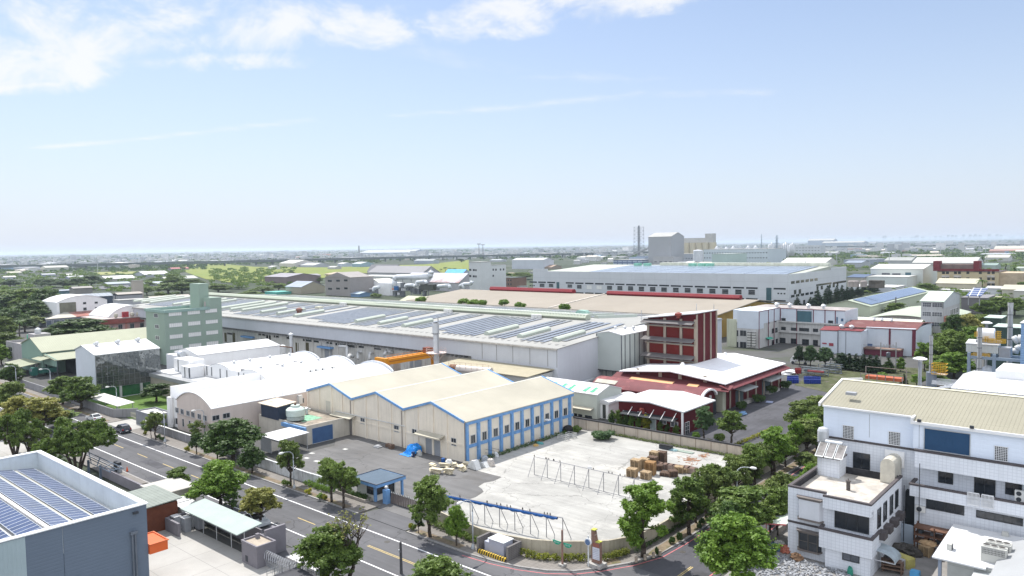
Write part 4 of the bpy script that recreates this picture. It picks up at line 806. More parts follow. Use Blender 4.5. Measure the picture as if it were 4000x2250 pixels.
pt('wall',MB().ext([(x0,y0,0),(x1,y0,0),(x1,y0,5.9),(-81,y0,7.2),(x0,y0,5.9)],(0,y1-y0,0)),RED,r)
A=[(x0+.4,6.2),(-81.2,7.45),(-68.1,6.0)]
pt('roof',MB().ext([(a,y0-1.7,b)for a,b in A]+[(a,y0-1.7,b+.22)for a,b in A[::-1]],(0,y1-y0+1.4,0)),mat('white_worn_roof',(.80,.80,.81),.6,.05,.12,col2=(.70,.69,.71),rib=('y',.6),ribd=.2),r)
MAR=mat('maroon_roof',(.14,.038,.043),.7,.1,.4,rib=('y',.5),ribd=.15)
pt('skirt_roof',MB().slab((-69.2,y0-2.6,5.75),(-66.9,y0-2.6,5.0),(-66.9,y1,5.0),(-69.2,y1,5.75),.12).slab((x0-1,y0-3.1,4.75),(-66.9,y0-3.1,4.75),(-66.9,y0-.2,5.6),(x0-1,y0-.2,5.75),.12),MAR,r)
pt('orange_strip',MB().slab((-91,y0-3.0,5.0),(-80,y0-3.0,5.0),(-80,y0-1.8,5.35),(-91,y0-1.8,5.35),.09).slab((-76.5,y0-3.0,5.0),(-74,y0-3.0,5.0),(-74,y0-1.8,5.35),(-76.5,y0-1.8,5.35),.09),mat('orange_tan',(.62,.36,.18),.7),r)
pp=MB()
for y in np.arange(y0+3.0,y1,4.6):pt('pilaster',MB().box(x1,x1+.15,y-.3,y+.3,0,5.0),PIL,r)
for x in(-90.4,-84.6,-79.6,-73.6):pp.box(x-.4,x+.4,y0-.14,y0,4.5,7.2)
pt('pilaster',pp,PIL,r);pt('corner_pier',MB().box(-71.3,-68.8,y0-1.6,y0,0,5.0),mat('pale_green_pier',(.42,.42,.33),.8),r)
for(ya,yb)in((154.5,158.6),(169,174)):
 opening(r,'x',x1,ya,yb,.1,3.3,mat('teal_shutter',(.09,.12,.13),.6,rib=('z',.15)),None,name='roller_door')
 pt('door_canopy',MB().slab((x1+.01,ya-1,3.9),(x1+2.6,ya-1,3.6),(x1+2.6,yb+2,3.6),(x1+.01,yb+2,3.9),.2),mat('canopy_grey',(.40,.42,.42),.6),r)
 pt('loading_step',MB().box(x1+.05,x1+1.2,ya+2,yb+3,0,.7),CONC2,r)
for(t,a,b)in(('M4',1050,400),('M4',1525,280)):
 p=at(t,a,b,7.0);sgl('roof_ventilator',MB().lathe((p.x,p.y,p.z),[(.55,0),(.55,.4),(.9,.5),(.5,1.0),(.3,1.4)],14),mat('vent_white',(.75,.75,.75),.5),{1050:'round white mushroom vent near the front of the red factory roof',1525:'white elbow vent at the back of the red factory roof'}[a],'vent',smooth=True)
r=thg('maroon_vault','long hall with maroon barrel vault roof and white rim in front of red factory','hall',(-83,143,0))
vault_parts(r,-96.5,-69.9,138.4,145.8,4.0,5.6,RED,mat('maroon_vault_roof',(.16,.05,.056),.7,.12,.3,rib=('x',.5),ribd=.15,col2=(.27,.09,.09)),ax='x',oh=.1)
pt('white_rim',MB().ext([(-69.75,142.1+4.0*math.sin(t)*.94,4.15+1.62*(math.cos(t)-.25)/.75)for t in np.linspace(-1.3,1.3,14)]+[(-69.75,142.1+3.6*math.sin(t)*.94,3.9+1.5*(math.cos(t)-.25)/.75)for t in np.linspace(1.3,-1.3,14)],(.5,0,0)),WHT,r)
pt('dark_doorway',MB().box(-69.85,-69.5,140.6,145.4,0,3.2),mat('dark_inside',(.03,.035,.04),.9),r)
pt('cream_sheet',MB().slab((-96,138.9,4.75),(-90.5,138.9,4.75),(-90.5,140.2,5.35),(-96,140.2,5.35),.1),mat('cream_sheet',(.62,.6,.5),.7),r)
pt('emblem',MB().cyl((-69.9,143.2,3.9),(-69.6,143.2,3.9),.32,n=14),mat('emblem_grey',(.5,.5,.5),.6),r)
r=thg('white_arched_store','narrow white store with curved white roof and two dark louvred windows','store',(-86,134,0))
pt('wall',MB().box(-87.9,-84.5,127.2,137.5,0,3.2),WHT,r);pt('roof',MB().ext([(-88.1+3.9*k/8,127.0,3.2+.75*math.sin(.25+2.3*k/8))for k in range(9)]+[(-84.2,127.0,3.1),(-88.1,127.0,3.1)],(0,10.7,0)),WHTR,r,smooth=True)
wins(r,'y',127.2,'M4',[(87,795,118,945),(155,805,190,958)],mat('louvre_dark2',(.06,.065,.06),.6,rib=('z',.2)),None)
r=thg('red_office','small dark red office with low white gable roof behind the yard wall','office',(-73.5,130,0))
y0,y1=124.7,137.5
pt('wall',MB().ext([(-80.4,y0,0),(-66.4,y0,0),(-66.4,y0,4.4),(-73.2,y0,5.3),(-80.4,y0,4.7)],(0,y1-y0,0)),RED,r)
A=[(-81.0,4.75),(-73.2,5.35),(-65.9,4.4)];pt('roof',MB().ext([(a,y0-.4,b)for a,b in A]+[(a,y0-.4,b+.22)for a,b in A[::-1]],(0,y1-y0+.6,0)),WHTR,r)
pt('corner_post',MB().box(-66.45,-66.1,y0-.3,y0,0,4.4),WHT,r)
aw=MB().slab((-79,y0-1.9,2.75),(-67.2,y0-1.9,2.75),(-67.2,y0,3.1),(-79,y0,3.1),.08);pt('awning',aw,mat('awning_dark',(.03,.035,.04),.7),r)
ar=MB()
for k in range(5):x=-77.2+k*2.4;ar.cyl((x,y0-1.8,2.85),(x,y0-.05,4.1),.06,n=5)
pt('awning_arm',ar,WHT,r)
wins(r,'y',y0,'M4',[(795,975,868,1015),(920,995,995,1050)],GLSB,FRW,nx=2);wins(r,'y',y0,'M4',[(690,955,750,1095)],mat('pale_shutter',(.35,.42,.42),.6,rib=('z',.15)),FRW,name='door')
wins(r,'x',-66.4,'M4',[(1075,1000,1120,1130)],GLS,FRW,nx=2,nz=3,name='door');wins(r,'y',y0,'M4',[(385,880,540,915),(550,890,640,915)],GLS,FRM)
pt('vent_pipe',MB().tube([(-74.6,y0-.3,2.9),(-74.6,y0-.3,3.9),(-74.9,y0-.9,4.05)],.28,10),mat('oxide_hood',(.22,.05,.04),.6),r,smooth=True)
# solar roofed building, lower left
WPAN=mat('pale_panel',(.60,.66,.70),.5,.08,.25,dirt=.12,rib=('x',.5),ribd=.12)
NAVY=mat('slate_blue_wall',(.125,.16,.21),.6,.03,.2,rib=('z',.35),ribd=.05)
r=thg('solar_building','slate blue building with white parapet round a roof full of solar panels','building',(-98,24,0))
x0,x1,y0,y1=-114.9,-81.4,12,33.3;ZP=9.0
pt('wall',MB().box(x0,x1,y0,y1,0,6.2),NAVY,r)
pt('parapet',MB().ring(x0+.01,x1-.01,y0+.01,y1-.01,6.2,ZP,.3),WPAN,r)
pt('outer_cladding',MB().box(x1-.01,x1+.06,12,25.2,0,ZP).box(x1-.01,x1+.06,25.26,y1+.05,0,ZP),NAVY,r)
pt('pale_cladding',MB().box(x1+.0,x1+.08,12,22.0,0,ZP-.1),mat('pale_cladding',(.33,.41,.44),.6,.04,.2,rib=('y',.35),ribd=.1),r)
pt('coping',MB().ring(x0-.15,x1+.2,y0-.1,y1+.2,ZP,ZP+.12,.62),mat('coping_white',(.80,.82,.82),.4),r)
def rz(y):return 6.7+(8.0-6.7)*(y1-y)/(y1-24.9)if y>24.9 else 8.0-(24.9-y)*.155
pt('roof',MB().ext([(x0+.3,y1-.31,6.65),(x0+.3,24.9,7.95),(x0+.3,12.3,6.0),(x0+.3,12.3,5.8),(x0+.3,24.9,7.75),(x0+.3,y1-.31,6.4)],(x1-x0-.6,0,0)),mat('white_sheet_roof',(.62,.62,.6),.5,.05,.3,rib=('x',.4)),r)
PVN=mat('solar_glass_near',(0.045,0.062,0.13),.16,.25,.3,spec=.8)
LINE=mat('panel_frame',(.45,.49,.55),.35,.05,1)
rows=[(32.0,30.35),(30.1,28.45),(28.0,26.35),(26.1,24.95+.25)]
rows=[(31.9,30.2),(29.6,27.9),(27.3,25.6)];rows=[(32.2,30.15),(29.75,27.7),(27.25,25.25),(24.5,22.4),(22.0,19.8),(19.4,17.2),(16.8,14.6)]
for(ya,yb)in rows:
 o=pt('solar_row',MB().slab((x0+1.2,ya,rz(ya)+.2),(x1-2.2,ya,rz(ya)+.2),(x1-2.2,yb,rz(yb)+.2),(x0+1.2,yb,rz(yb)+.2),.05),PVN,r)
 f=MB();x=x0+1.2
 while x<x1-2.2:f.slab((x-.045,ya,rz(ya)+.25),(x+.045,ya,rz(ya)+.25),(x+.045,yb,rz(yb)+.25),(x-.045,yb,rz(yb)+.25),.02);x+=1.02
 f.slab((x0+1.2,ya,rz(ya)+.25),(x1-2.2,ya,rz(ya)+.25),(x1-2.2,ya-.06,rz(ya)+.26),(x0+1.2,ya-.06,rz(ya)+.26),.02)
 f.slab((x0+1.2,yb+.06,rz(yb)+.25),(x1-2.2,yb+.06,rz(yb)+.25),(x1-2.2,yb,rz(yb)+.26),(x0+1.2,yb,rz(yb)+.26),.02);pt('panel_lines',f,LINE,o)
for ya in(30.1,27.65):pt('walkway',MB().box(x0+1,x1-2,ya-.28,ya+.0,rz(ya)+.02,rz(ya)+.16),mat('grating',(.5,.5,.44),.6,.1,2,grid=((.35,),.15,(.25,.25,.22),'x')),r)
pt('ridge_cap',MB().box(x0+.5,x1-.5,24.75,25.1,8.0,8.22),mat('ridge_white',(.78,.76,.76),.5),r)
p=MB().cyl((x1+.3,32.0,0),(x1+.3,32.0,6.2),.1,n=8).cyl((x1+.3,31.7,0),(x1+.3,31.7,6.2),.1,n=8).box(x1+.08,x1+.5,31.5,32.2,6.2,6.5)
pt('downpipe',p,mat('pipe_blue_grey',(.13,.15,.18),.5),r)
pt('spotlight',MB().box(x1+.1,x1+.4,31.9,32.4,8.3,8.5),DKM,r)
pc=[tuple(at('L1',*q,4.5))for q in((1640,1000),(1790,1070))]
r=thg('orange_canopy','bright orange red box canopy over a door of the slate blue building','canopy',(-80.5,34,0))
pt('canopy_box',MB().box(-84.6,-81.0,33.36,35.3,3.5,4.5),mat('orange_red',(.62,.12,.03),.5,.03,.5),r);pt('rim',MB().ring(-84.7,-80.9,33.36,35.4,4.5,4.6,.15),mat('orange_rim',(.55,.13,.04),.5),r)
r=thg('brown_hut','hut with dark red brown boarded wall and flat grey green roof','hut',(-98,42,0))
pt('wall',MB().box(-103.4,-96.2,37.8,43.4,0,3.4),mat('brown_boards',(.13,.042,.022),.7,.15,1.2,rib=('x',.3),ribd=.12),r)
pt('roof',MB().slab((-104.2,37.2,3.45),(-95.8,37.2,3.45),(-95.8,43.9,3.7),(-104.2,43.9,3.7),.12),mat('grey_green_roof',(.23,.255,.23),.8,.08,.4,rib=('y',.5)),r)
r=flat('pale_hut','low hut with plain pale roof behind the brown hut','hut',-107.5,-101.5,43.6,48.4,3.0,mat('beige_low',(.42,.4,.36),.8),mat('pale_roof2',(.42,.40,.37),.8,.06,.5),par=.05)
for k,(x,y)in enumerate(((-99.2,44.6),(-97.0,44.9))):
 r=flat('roof_box',('white block with lid beside the brown hut, the farther one','white block with lid beside the brown hut, nearer the carport')[k],'block',x-1.0,x+1.0,y-1.0,y+1.2,2.4-.1*k,mat('white_block',(.62,.62,.6),.7),WHTR,par=.05)
r=thg('cabinets','grey walled enclosure with four white topped cabinets','enclosure',(-95,43,0));GW=mat('grey_stucco',(.20,.19,.21),.85,.06,.8)
pt('wall',MB().box(-96.0,-95.7,41.6,45.4,0,1.7).box(-95.7,-92.4,41.6,41.9,0,1.7),GW,r)
for(x,y)in((-95.1,42.6),(-93.6,43.2),(-94.8,44.4),(-93.2,44.8)):c_=pt('cabinet',MB().box(x-.5,x+.5,y-.4,y+.4,0,1.8),mat('cabinet_grey',(.33,.35,.38),.5),r);pt('lid',MB().box(x-.58,x+.58,y-.48,y+.48,1.8,1.9),WHTR,c_)
r=thg('carport','long pale green lean carport roof on thin posts along the yard','carport',(-87,44.5,0))
pt('roof',MB().slab((-94.6,43.0,2.7),(-80.4,43.0,2.7),(-80.4,46.3,3.15),(-94.6,46.3,3.15),.12),mat('pale_green_roof',(.33,.385,.36),.7,.06,.4,rib=('x',.4),ribd=.12),r)
for x in(-93.8,-91,-87.6,-84,-80.9):pt('post',MB().cyl((x,44.2,0),(x,44.2,2.9),.05,n=6),STEEL,r)
pt('back_wall',MB().box(-94.6,-80.6,46.2,46.4,0,2.4),GW,r)
r=thg('gate_pier_hut','small flat roofed grey block hut at the end of the folding gate','hut',(-77.5,44,0))
x0,x1,y0,y1=-79.2,-75.9,42.9,45.3
pt('wall',MB().box(x0,x1,y0,y1,0,2.35),GW,r);pt('parapet',MB().ring(x0-.05,x1+.05,y0-.05,y1+.05,2.35,2.6,.2),GW,r);pt('roof',MB().box(x0+.2,x1-.2,y0+.2,y1-.2,2.36,2.42),mat('sand_roof',(.36,.31,.25),.9,.15,1),r)
pt('niche',MB().box(x0+.8,x0+1.3,y0-.03,y0,.3,1.0),DKM,r);pt('block',MB().box(x0+.4,x0+.8,y1-.9,y1-.5,2.4,2.95),GW,r)
r=thg('angled_wall','grey wall with sloping buttress behind the gate hut','wall',(-79.5,46.6,0))
pt('wall',MB().ext([(-80.5,46.5,0),(-78.4,46.5,0),(-78.4,46.5,3.2),(-78.9,46.5,3.2),(-80.5,46.5,1.2)],(0,.3,0)).box(-78.4,-78.1,45.3,48.0,0,3.2),GW,r)
SPI=mat('gate_steel',(.45,.46,.48),.35,.08,1,metal=.5)
r=thg('folding_gate','folding steel lattice gate standing half drawn beside the grey hut','gate',(-72.5,44,0))
sp=MB();x=-75.7
while x<-66.5:
 for(dx,dy)in((.35,.5),(.35,-.5)):sp.tube([(x,44.0,0.05),(x+.1,44.0+dy*.4,.7),(x+dx,44.0+dy,1.25),(x+.1,44.0+dy*.5,1.75),(x,44.0,1.9)],.03,5)
 sp.cyl((x,44.0,.05),(x,44.0,1.9),.03,n=5);x+=.42
pt('lattice',sp,SPI,r);pt('rail',MB().box(-75.7,-66.5,43.97,44.03,.05,.1),SPI,r)
for x in(-73,-70):pt('wheel_frame',MB().box(x-.05,x+.05,43.4,44.6,.02,.12),SPI,r)
r=thg('roof_terrace','dark roof with steel handrail rising at the bottom edge of the view','building',(-65,40,0))
q=at('L2',1165,1405,2.6);pt('wall',MB().box(q.x-2.2,q.x+.0,q.y-3.5,q.y,0,2.6).box(q.x,q.x+1.8,q.y-3.6,q.y-.1,0,2.55),mat('dark_hut',(.06,.06,.07),.7),r)
ra=MB()
for(a,b)in(((q.x-2.2,q.y-3.5),(q.x-2.2,q.y)),((q.x-2.2,q.y),(q.x+1.8,q.y))):
 for zz in(3.0,3.35):ra.cyl((a[0],a[1],zz),(b[0],b[1],zz),.03,n=5)
 for k in range(5):s_=k/4;xx_=a[0]+(b[0]-a[0])*s_;yy_=a[1]+(b[1]-a[1])*s_;ra.cyl((xx_,yy_,2.6),(xx_,yy_,3.35),.03,n=5)
pt('handrail',ra,mat('rail_grey',(.16,.17,.18),.5),r)
r=thg('roadside_gantry','dark steel lattice frame lying on posts beside the banyan trees','frame',(-124,46,0))
st=mat('blue_grey_steel',(.10,.13,.17),.5,.08,1);fb=MB()
P1=at('X5',1720,110,2.6);P2=at('X5',2490,460,2.6);P3=at('X5',2400,495,2.3);P4=at('X5',1700,175,2.3)
for(u1,u2)in((P1,P2),(P4,P3)):fb.cyl(u1,u2,.07,n=6)
P5=at('X5',1770,250,2.3);P6=at('X5',2300,510,2.3);P7=at('X5',1800,345,2.2);P8=at('X5',2230,545,2.2);fb.cyl(P5,P6,.06,n=6).cyl(P7,P8,.06,n=6)
for s_ in(.1,.4,.7,.98):fb.cyl(P1.lerp(P2,s_),P7.lerp(P8,s_*.9),.08,n=6)
pt('frame',fb,st,r)
for(a,b)in((1790,590),(2030,700)):p=at('X5',a,b,0);pt('post',MB().box(p.x-.15,p.x+.15,p.y-.15,p.y+.15,0,2.4),st,r)
o=thg('utility_box','dark grey utility boxes on the roadside by the orange cone','utility box',at('X5',2400,540));p=at('X5',2400,540)
pt('box',MB().box(p.x-1.4,p.x,p.y-.3,p.y+.4,0,1.6),DKM,o);pt('small_box',MB().box(p.x,p.x+.7,p.y-.3,p.y+.2,0,1.1),GREYM,o)
p=at('X5',2560,525);o=thg('traffic_cone','orange traffic cone on the road edge','traffic cone',p)
pt('cone',MB().cyl((p.x,p.y,.05),(p.x,p.y,.8),.18,.04,12),mat('cone_orange',(.75,.12,.03),.5),o);pt('base',MB().box(p.x-.22,p.x+.22,p.y-.22,p.y+.22,0.01,.06),DKM,o)
def wall_run(label,pts,h,th,mt,name='wall',capm=None,cap=.1,post=None,z0=0.0,group=None):
 r=thg(name,label,'wall',(*pts[0],0));mb=MB();cp=MB()
 for(a,b)in zip(pts[:-1],pts[1:]):
  d=Vector((b[0]-a[0],b[1]-a[1],0));L_=d.length;d.normalize();n=Vector((-d.y,d.x,0))*th/2
  A=[Vector((*a,0))-n,Vector((*b,0))-n,Vector((*b,0))+n,Vector((*a,0))+n]
  mb.ext([(q.x,q.y,z0)for q in A],(0,0,h-z0))
  if capm:n2=n*1.5;A=[Vector((*a,0))-n2,Vector((*b,0))-n2,Vector((*b,0))+n2,Vector((*a,0))+n2];cp.ext([(q.x,q.y,h)for q in A],(0,0,cap))
 pt('wall',mb,mt,r)
 if capm:pt('coping',cp,capm,r)
 if post:
  for(a,b)in zip(pts[:-1],pts[1:]):
   L_=math.hypot(b[0]-a[0],b[1]-a[1]);n=int(L_/post)
   pm=MB()
   for k in range(n+1):s_=k/max(1,n);x=a[0]+(b[0]-a[0])*s_;y=a[1]+(b[1]-a[1])*s_;pm.box(x-.13,x+.13,y-.16,y+.16,z0,h+.02)
   pt('post',pm,mt,r)
 return r
BW=mat('beige_wall_stained',(.42,.38,.30),.9,.10,.5,dirt=.55);DKC=mat('dark_coping',(.05,.05,.055),.8)
cw=[(-71.5,65.6),(-68,65.0),(-61.2,64.3),(-57.6,64.7),(-54.4,65.6),(-51.5,67.2),(-49.0,69.2),(-47.2,71.0),(-45.7,74.0),(-45.2,77.5),(-45.2,84),(-45.2,95),(-45.2,106),(-45.2,117.4)]
wall_run('curved beige wall round the street corner of the concrete yard',cw,1.75,.25,BW)
wall_run('beige wall between the two yards with a dark coping',[(-86,117.4),(-45.4,117.4)],1.95,.25,mat('pink_beige_wall',(.47,.41,.34),.9,.08,.5,dirt=.5,grid=((2.9,),.16,(.25,.2,.16),'x')),capm=DKC,cap=.25)
wall_run('pale wall along the side road beside the red factory yard',[(-45.2,117.8),(-45.2,160)],1.9,.25,mat('pale_yard_wall',(.5,.48,.43),.9,.1,.5,dirt=.3))
wall_run('old white street wall streaked with black mould',[(-113,64.2),(-97.5,64.2),(-91.3,64.6)],1.8,.3,mat('mouldy_wall',(.60,.62,.63),.9,.15,.6,dirt=.75))
wall_run('grey panelled street wall before the pink vaulted factory',[(-155.8,64.2),(-118,64.2)],1.55,.25,mat('grey_panel_wall',(.22,.22,.23),.8,.06,.5,grid=((2.6,),.2,(.33,.33,.34),'x')),capm=mat('white_coping',(.6,.6,.58),.7))
wall_run('grey roadside wall in front of the glass building',[(-237,64.2),(-171.5,64.2),(-169.2,66.2),(-168.0,68)],1.85,.25,mat('grey_street_wall',(.25,.25,.26),.85,.1,.5,dirt=.3,grid=((3.2,),.1,(.16,.16,.17),'x')))
wall_run('pale wall between green shed and street',[(-262,68.5),(-250,68.8),(-242,64.6),(-239,66)],1.9,.25,mat('pale_wall3',(.42,.4,.38),.85,.1,.5,dirt=.3))
wall_run('low stone wall of the house on the side road corner',[(-34.6,78),(-34.3,100)],.75,.3,mat('low_wall_stone',(.3,.28,.26),.9,.15,.8,dirt=.3))
wall_run('grey wall with dark pillars along the south pavement',[(-128,45.8),(-108.5,45.8)],1.5,.3,GW,post=6.3)
r=thg('striped_awning','white awning roof leaning over the roadside wall below the glass building','awning',(-178,66,0))
pt('roof',MB().slab((-188,65.0,2.3),(-171,65.0,2.3),(-171,68.6,2.6),(-188,68.6,2.6),.1),mat('awning_white',(.58,.57,.54),.7,.05,.5),r)
for x in(-187,-179,-171.5):pt('post',MB().box(x-.06,x+.06,68.3,68.42,0,2.5),GREYM,r)
r=flat('gatehouse','flat roofed grey gatehouse with stained white roof beside the fence gate','gatehouse',-161.5,-153.5,64.9,69.0,2.8,mat('gatehouse_wall',(.2,.21,.23),.8,.1,.5),mat('white_stained',(.62,.6,.57),.8,.12,.6),par=.35,t=.25)
r=thg('fence_gate','pale arched metal bar gate between grey wall and gatehouse','gate',(-165,66,0));fb=MB()
for k in range(22):x=-167.8+k*.3;fb.cyl((x,66.4,.1),(x,66.4,1.3+.25*math.sin(k/21*PI)),.03,n=4)
fb.box(-167.9,-161.6,66.37,66.43,.35,.42).box(-167.9,-161.6,66.37,66.43,1.1,1.16);pt('bars',fb,mat('gate_cream',(.5,.48,.4),.6),r)
r=thg('guard_house','small guard house with blue flat roof and blue corner posts at the yard gate','guard house',(-85,67,0))
x0,x1,y0,y1=-87.3,-83.1,65.5,69.2
pt('wall',MB().box(x0,x1,y0,y1,0,2.35),mat('guard_white',(.62,.62,.58),.8,.06,.6,dirt=.1),r)
pt('roof',MB().box(-87.7,-81.9,64.8,70.2,2.35,2.8),BLU,r);pt('roof_deck',MB().box(-87.5,-82.1,65.0,70.0,2.8,2.83),mat('roof_blue_worn',(.085,.12,.16),.8,.08,.6),r);pt('roof_edge',MB().ring(-87.75,-81.85,64.75,70.25,2.8,2.9,.12),mat('edge_dark',(.08,.09,.11),.7),r)
pt('corner_post',MB().box(x1-.3,x1+.05,y0-.05,y0+.3,0,2.35),BLU,r);pt('corner_post',MB().box(-82.4,-82.1,69.6,69.9,0,2.35),BLU,r)
wins(r,'y',y0,'L2',[(1818,410,1885,525),(1683,398,1708,440)],GLS,FRD,nx=2);opening(r,'x',x1,65.9,67.4,1.0,2.0,GLS,FRD,nx=2);opening(r,'x',x1,68.0,68.9,.1,2.1,GLS,FRD,name='door')
r=thg('planter','low planter of dark shrubs along the guard house wall','planter',(-86,64.7,0));pt('kerb',MB().ring(-90.5,-83.6,64.0,65.3,.1,.55,.18),mat('planter_stone',(.33,.3,.27),.9,.1,1),r)
r=thg('gate_pier','dark blue gate pier with round lamp on top','gate pier',(-81.3,66,0));pt('pier',MB().box(-81.7,-80.9,65.7,66.4,0,2.0),BLU,r)
pt('globe',MB().lathe((-81.3,66.05,2.0),[(.05,0),(.05,.1),(.18,.2),(.24,.35),(.18,.5),(.05,.56)],12),mat('globe_white',(.7,.7,.68),.3),r,smooth=True)
r=thg('sliding_gate','rusty brown sliding gate of upright bars at the yard entrance','gate',(-77,66.6,0));fb=MB()
for k in range(26):x=-80.7+k*.36;fb.box(x-.09,x+.09,66.45,66.55,.08,1.55)
pt('bars',fb,mat('gate_brown',(.16,.13,.12),.7,.2,1),r);fb=MB()
for k in range(26):x=-80.7+k*.36;fb.cyl((x,66.5,1.55),(x,66.5,1.78),.07,.02,6)
pt('spikes',fb,mat('spike_white',(.65,.65,.62),.6),r);pt('track',MB().box(-81,-71.5,66.4,66.6,.03,.07),DKM,r)
r=thg('transformer','pale lilac grey transformer cabinet in a three sided brick enclosure','transformer',(-57.5,62.8,.12));z=.12
LIL=mat('lilac_grey',(.40,.42,.50),.5,.04,.8)
p=at('L3',870,1200,.3);pt('cabinet',MB().box(-58.2,-55.9,62.3,63.9,.25,1.9),LIL,r);pt('side_cabinet',MB().box(-59.0,-58.25,62.4,63.6,.25,1.4),LIL,r)
pt('lid',MB().box(-58.3,-55.8,62.2,64.0,1.9,1.98),mat('lid_white',(.72,.75,.76),.4),r)
DB=mat('dark_brick',(.13,.12,.12),.9,.15,1,grid=((.4,.4,.2),.03,(.22,.21,.2),'xyz'));pt('enclosure_wall',MB().box(-59.9,-59.6,62.0,64.2,.12,1.75).box(-55.25,-54.95,62.0,64.4,.12,1.75).box(-59.6,-55.25,64.1,64.35,.12,1.75),DB,r)
st=MB()
for k in range(14):x=-59.5+k*.31;st.box(x,x+.31,61.62,61.9,.12,.55)
pt('striped_kerb',MB().box(-59.5,-55.2,61.65,61.9,.12,.55),mat('hazard_black',(.03,.03,.03),.7),r);st=MB()
for k in range(12):x=-59.4+k*.36;st.ext([(x,61.63,.12),(x+.18,61.63,.12),(x+.3,61.63,.56),(x+.12,61.63,.56)],(0,.3,0))
pt('hazard_stripe',st,mat('hazard_yellow',(.62,.42,.05),.7),r)
r=thg('street_sign','brown street name post with two green half round signs on the corner','street sign',(-49.5,65.0,.12))
pt('post',MB().cyl((-49.5,65.0,.12),(-49.5,65.0,4.2),.13,.1,10),mat('sign_brown',(.25,.15,.12),.6),r,smooth=True);pt('base',MB().box(-49.85,-49.15,64.65,65.35,.12,.35),CONC2,r)
SG=mat('sign_green',(.01,.30,.18),.4,.02,1)
a=onY('L3',1625,1085,65.0);
def halfdisc(cx,w,cy,z,h):return MB().ext([(cx+w/2*math.cos(t),cy,z+h*math.sin(t))for t in np.linspace(PI,2*PI,12)],(0,.05,0))
zz=onY('L3',1700,1068,65).z
for(sx)in(-1,1):
 c0=-49.5+sx*.75;sg=pt('sign_plate',halfdisc(c0,1.15,64.97,zz,.45),SG,r)
 tx=MB()
 for k in range(4):u0=c0-.36+k*.2;tx.box(u0,u0+.12,64.955,64.965,zz-.17,zz-.15).box(u0+.05,u0+.07,64.955,64.965,zz-.26,zz-.07).box(u0,u0+.12,64.955,64.965,zz-.26,zz-.245)
 pt('sign_letters',tx,mat('sign_white',(.75,.8,.78),.5),sg)
 if sx>0:sg.rotation_euler=(0,0,0)
r=thg('road_mirror','round traffic mirror on a white pole at the street corner','traffic mirror',(-46.8,66.3,.12));p=at('L3',2000,1340,.12)
pt('pole',MB().cyl((p.x,p.y,.12),(p.x,p.y,3.6),.08,n=8),mat('pole_white',(.6,.63,.64),.5),r);zc_=onY('L3',2000,1065,p.y).z
pt('hood',MB().cyl((p.x,p.y-.12,zc_),(p.x,p.y+.1,zc_),.42,n=20),WHT,r);pt('glass',MB().cyl((p.x-.0,p.y-.16,zc_-.03),(p.x,p.y-.125,zc_-.03),.33,n=20),mat('mirror_blue',(.12,.2,.35),.15,.2,1,spec=.8),r)
r=thg('directory_pillar','brown brick directory pillar with slanted top and white listing board','sign',(-46,67.3,.12));p=at('L3',2075,1340,.12);X,Y=p.x,p.y
pt('pillar',MB().ext([(X-.5,Y,.12),(X+.6,Y,.12),(X+.6,Y,2.9),(X+.1,Y,2.9),(X-.1,Y,4.0),(X-.5,Y,4.2)],(0,.5,0)),mat('brown_brick',(.22,.12,.09),.85,.2,1.5,grid=((.3,.3,.15),.02,(.3,.25,.22),'xyz')),r)
pt('plinth',MB().box(X-.8,X+1.0,Y-.5,Y+.9,.12,.5),CONC2,r);bd=pt('board',MB().box(X-.28,X+.62,Y-.1,Y-.02,.95,2.3),mat('board_white',(.62,.64,.70),.5),r)
tx=MB()
for k in range(6):tx.box(X-.22,X+.55,Y-.115,Y-.101,1.08+k*.2,1.1+k*.2)
pt('board_lines',tx,mat('line_grey',(.2,.22,.3),.6),bd);pt('board_header',MB().box(X-.2,X+.55,Y-.06,Y-.02,2.35,2.75),mat('header_red',(.3,.12,.09),.7),r);pt('yellow_cap',MB().box(X-.5,X+.0,Y-.05,Y+.55,4.15,4.25).box(X+.1,X+.62,Y-.05,Y+.55,2.9,2.98),mat('lichen_yellow',(.5,.5,.1),.8),r)
def lamp_proto(name,arm):
 r=thg(name,'x','street lamp',(0,0,0),local=True);m1=mat('lamp_steel',(.42,.45,.48),.4,.05,1,metal=.3)
 pt('base',MB().lathe((0,0,0),[(.28,0),(.28,.1),(.2,.5),(.12,.7)],10),m1,r,smooth=True)
 pts=[(0,0,.5),(0,0,4.6),(0,0,5.3)]+[(0,-arm*(1-math.cos(t)),5.3+.9*math.sin(t))for t in np.linspace(.2,PI/2,6)]+[(0,-arm-.6,6.22)]
 pt('pole',MB().tube(pts,.09,8,r1=.05),m1,r,smooth='all')
 h=pt('lamp_head',MB().lathe((0,0,0),[(.05,-.4),(.17,-.2),(.2,.1),(.12,.45),(.03,.5)],10),mat('lamp_white',(.75,.75,.72),.3),r,smooth=True)
 h.data.transform(Matrix.Translation((0,-arm-.85,6.2))@Matrix.Rotation(PI/2,4,'X'));return r
LP=lamp_proto('street_lamp',1.2)
lamps=[('L3',710,1150,0,1.0,'tall curved steel street lamp beside the lilac transformer'),('L2',1000,475,0,.95,'curved street lamp in front of the mouldy white wall'),('M1',1845,1225,0,1.02,'curved street lamp in front of the pink vaulted factory'),('M1',1310,860,0,.9,'curved street lamp behind the grey wall near the glass building'),('M1',570,660,0,1.0,'slender street lamp next to the dark green truck'),('M1',185,620,0,1.0,'farthest street lamp at the left, by a dark round tree'),('M1',2290,1190,0,.95,'curved street lamp leaning over the road before the dark dense tree')]
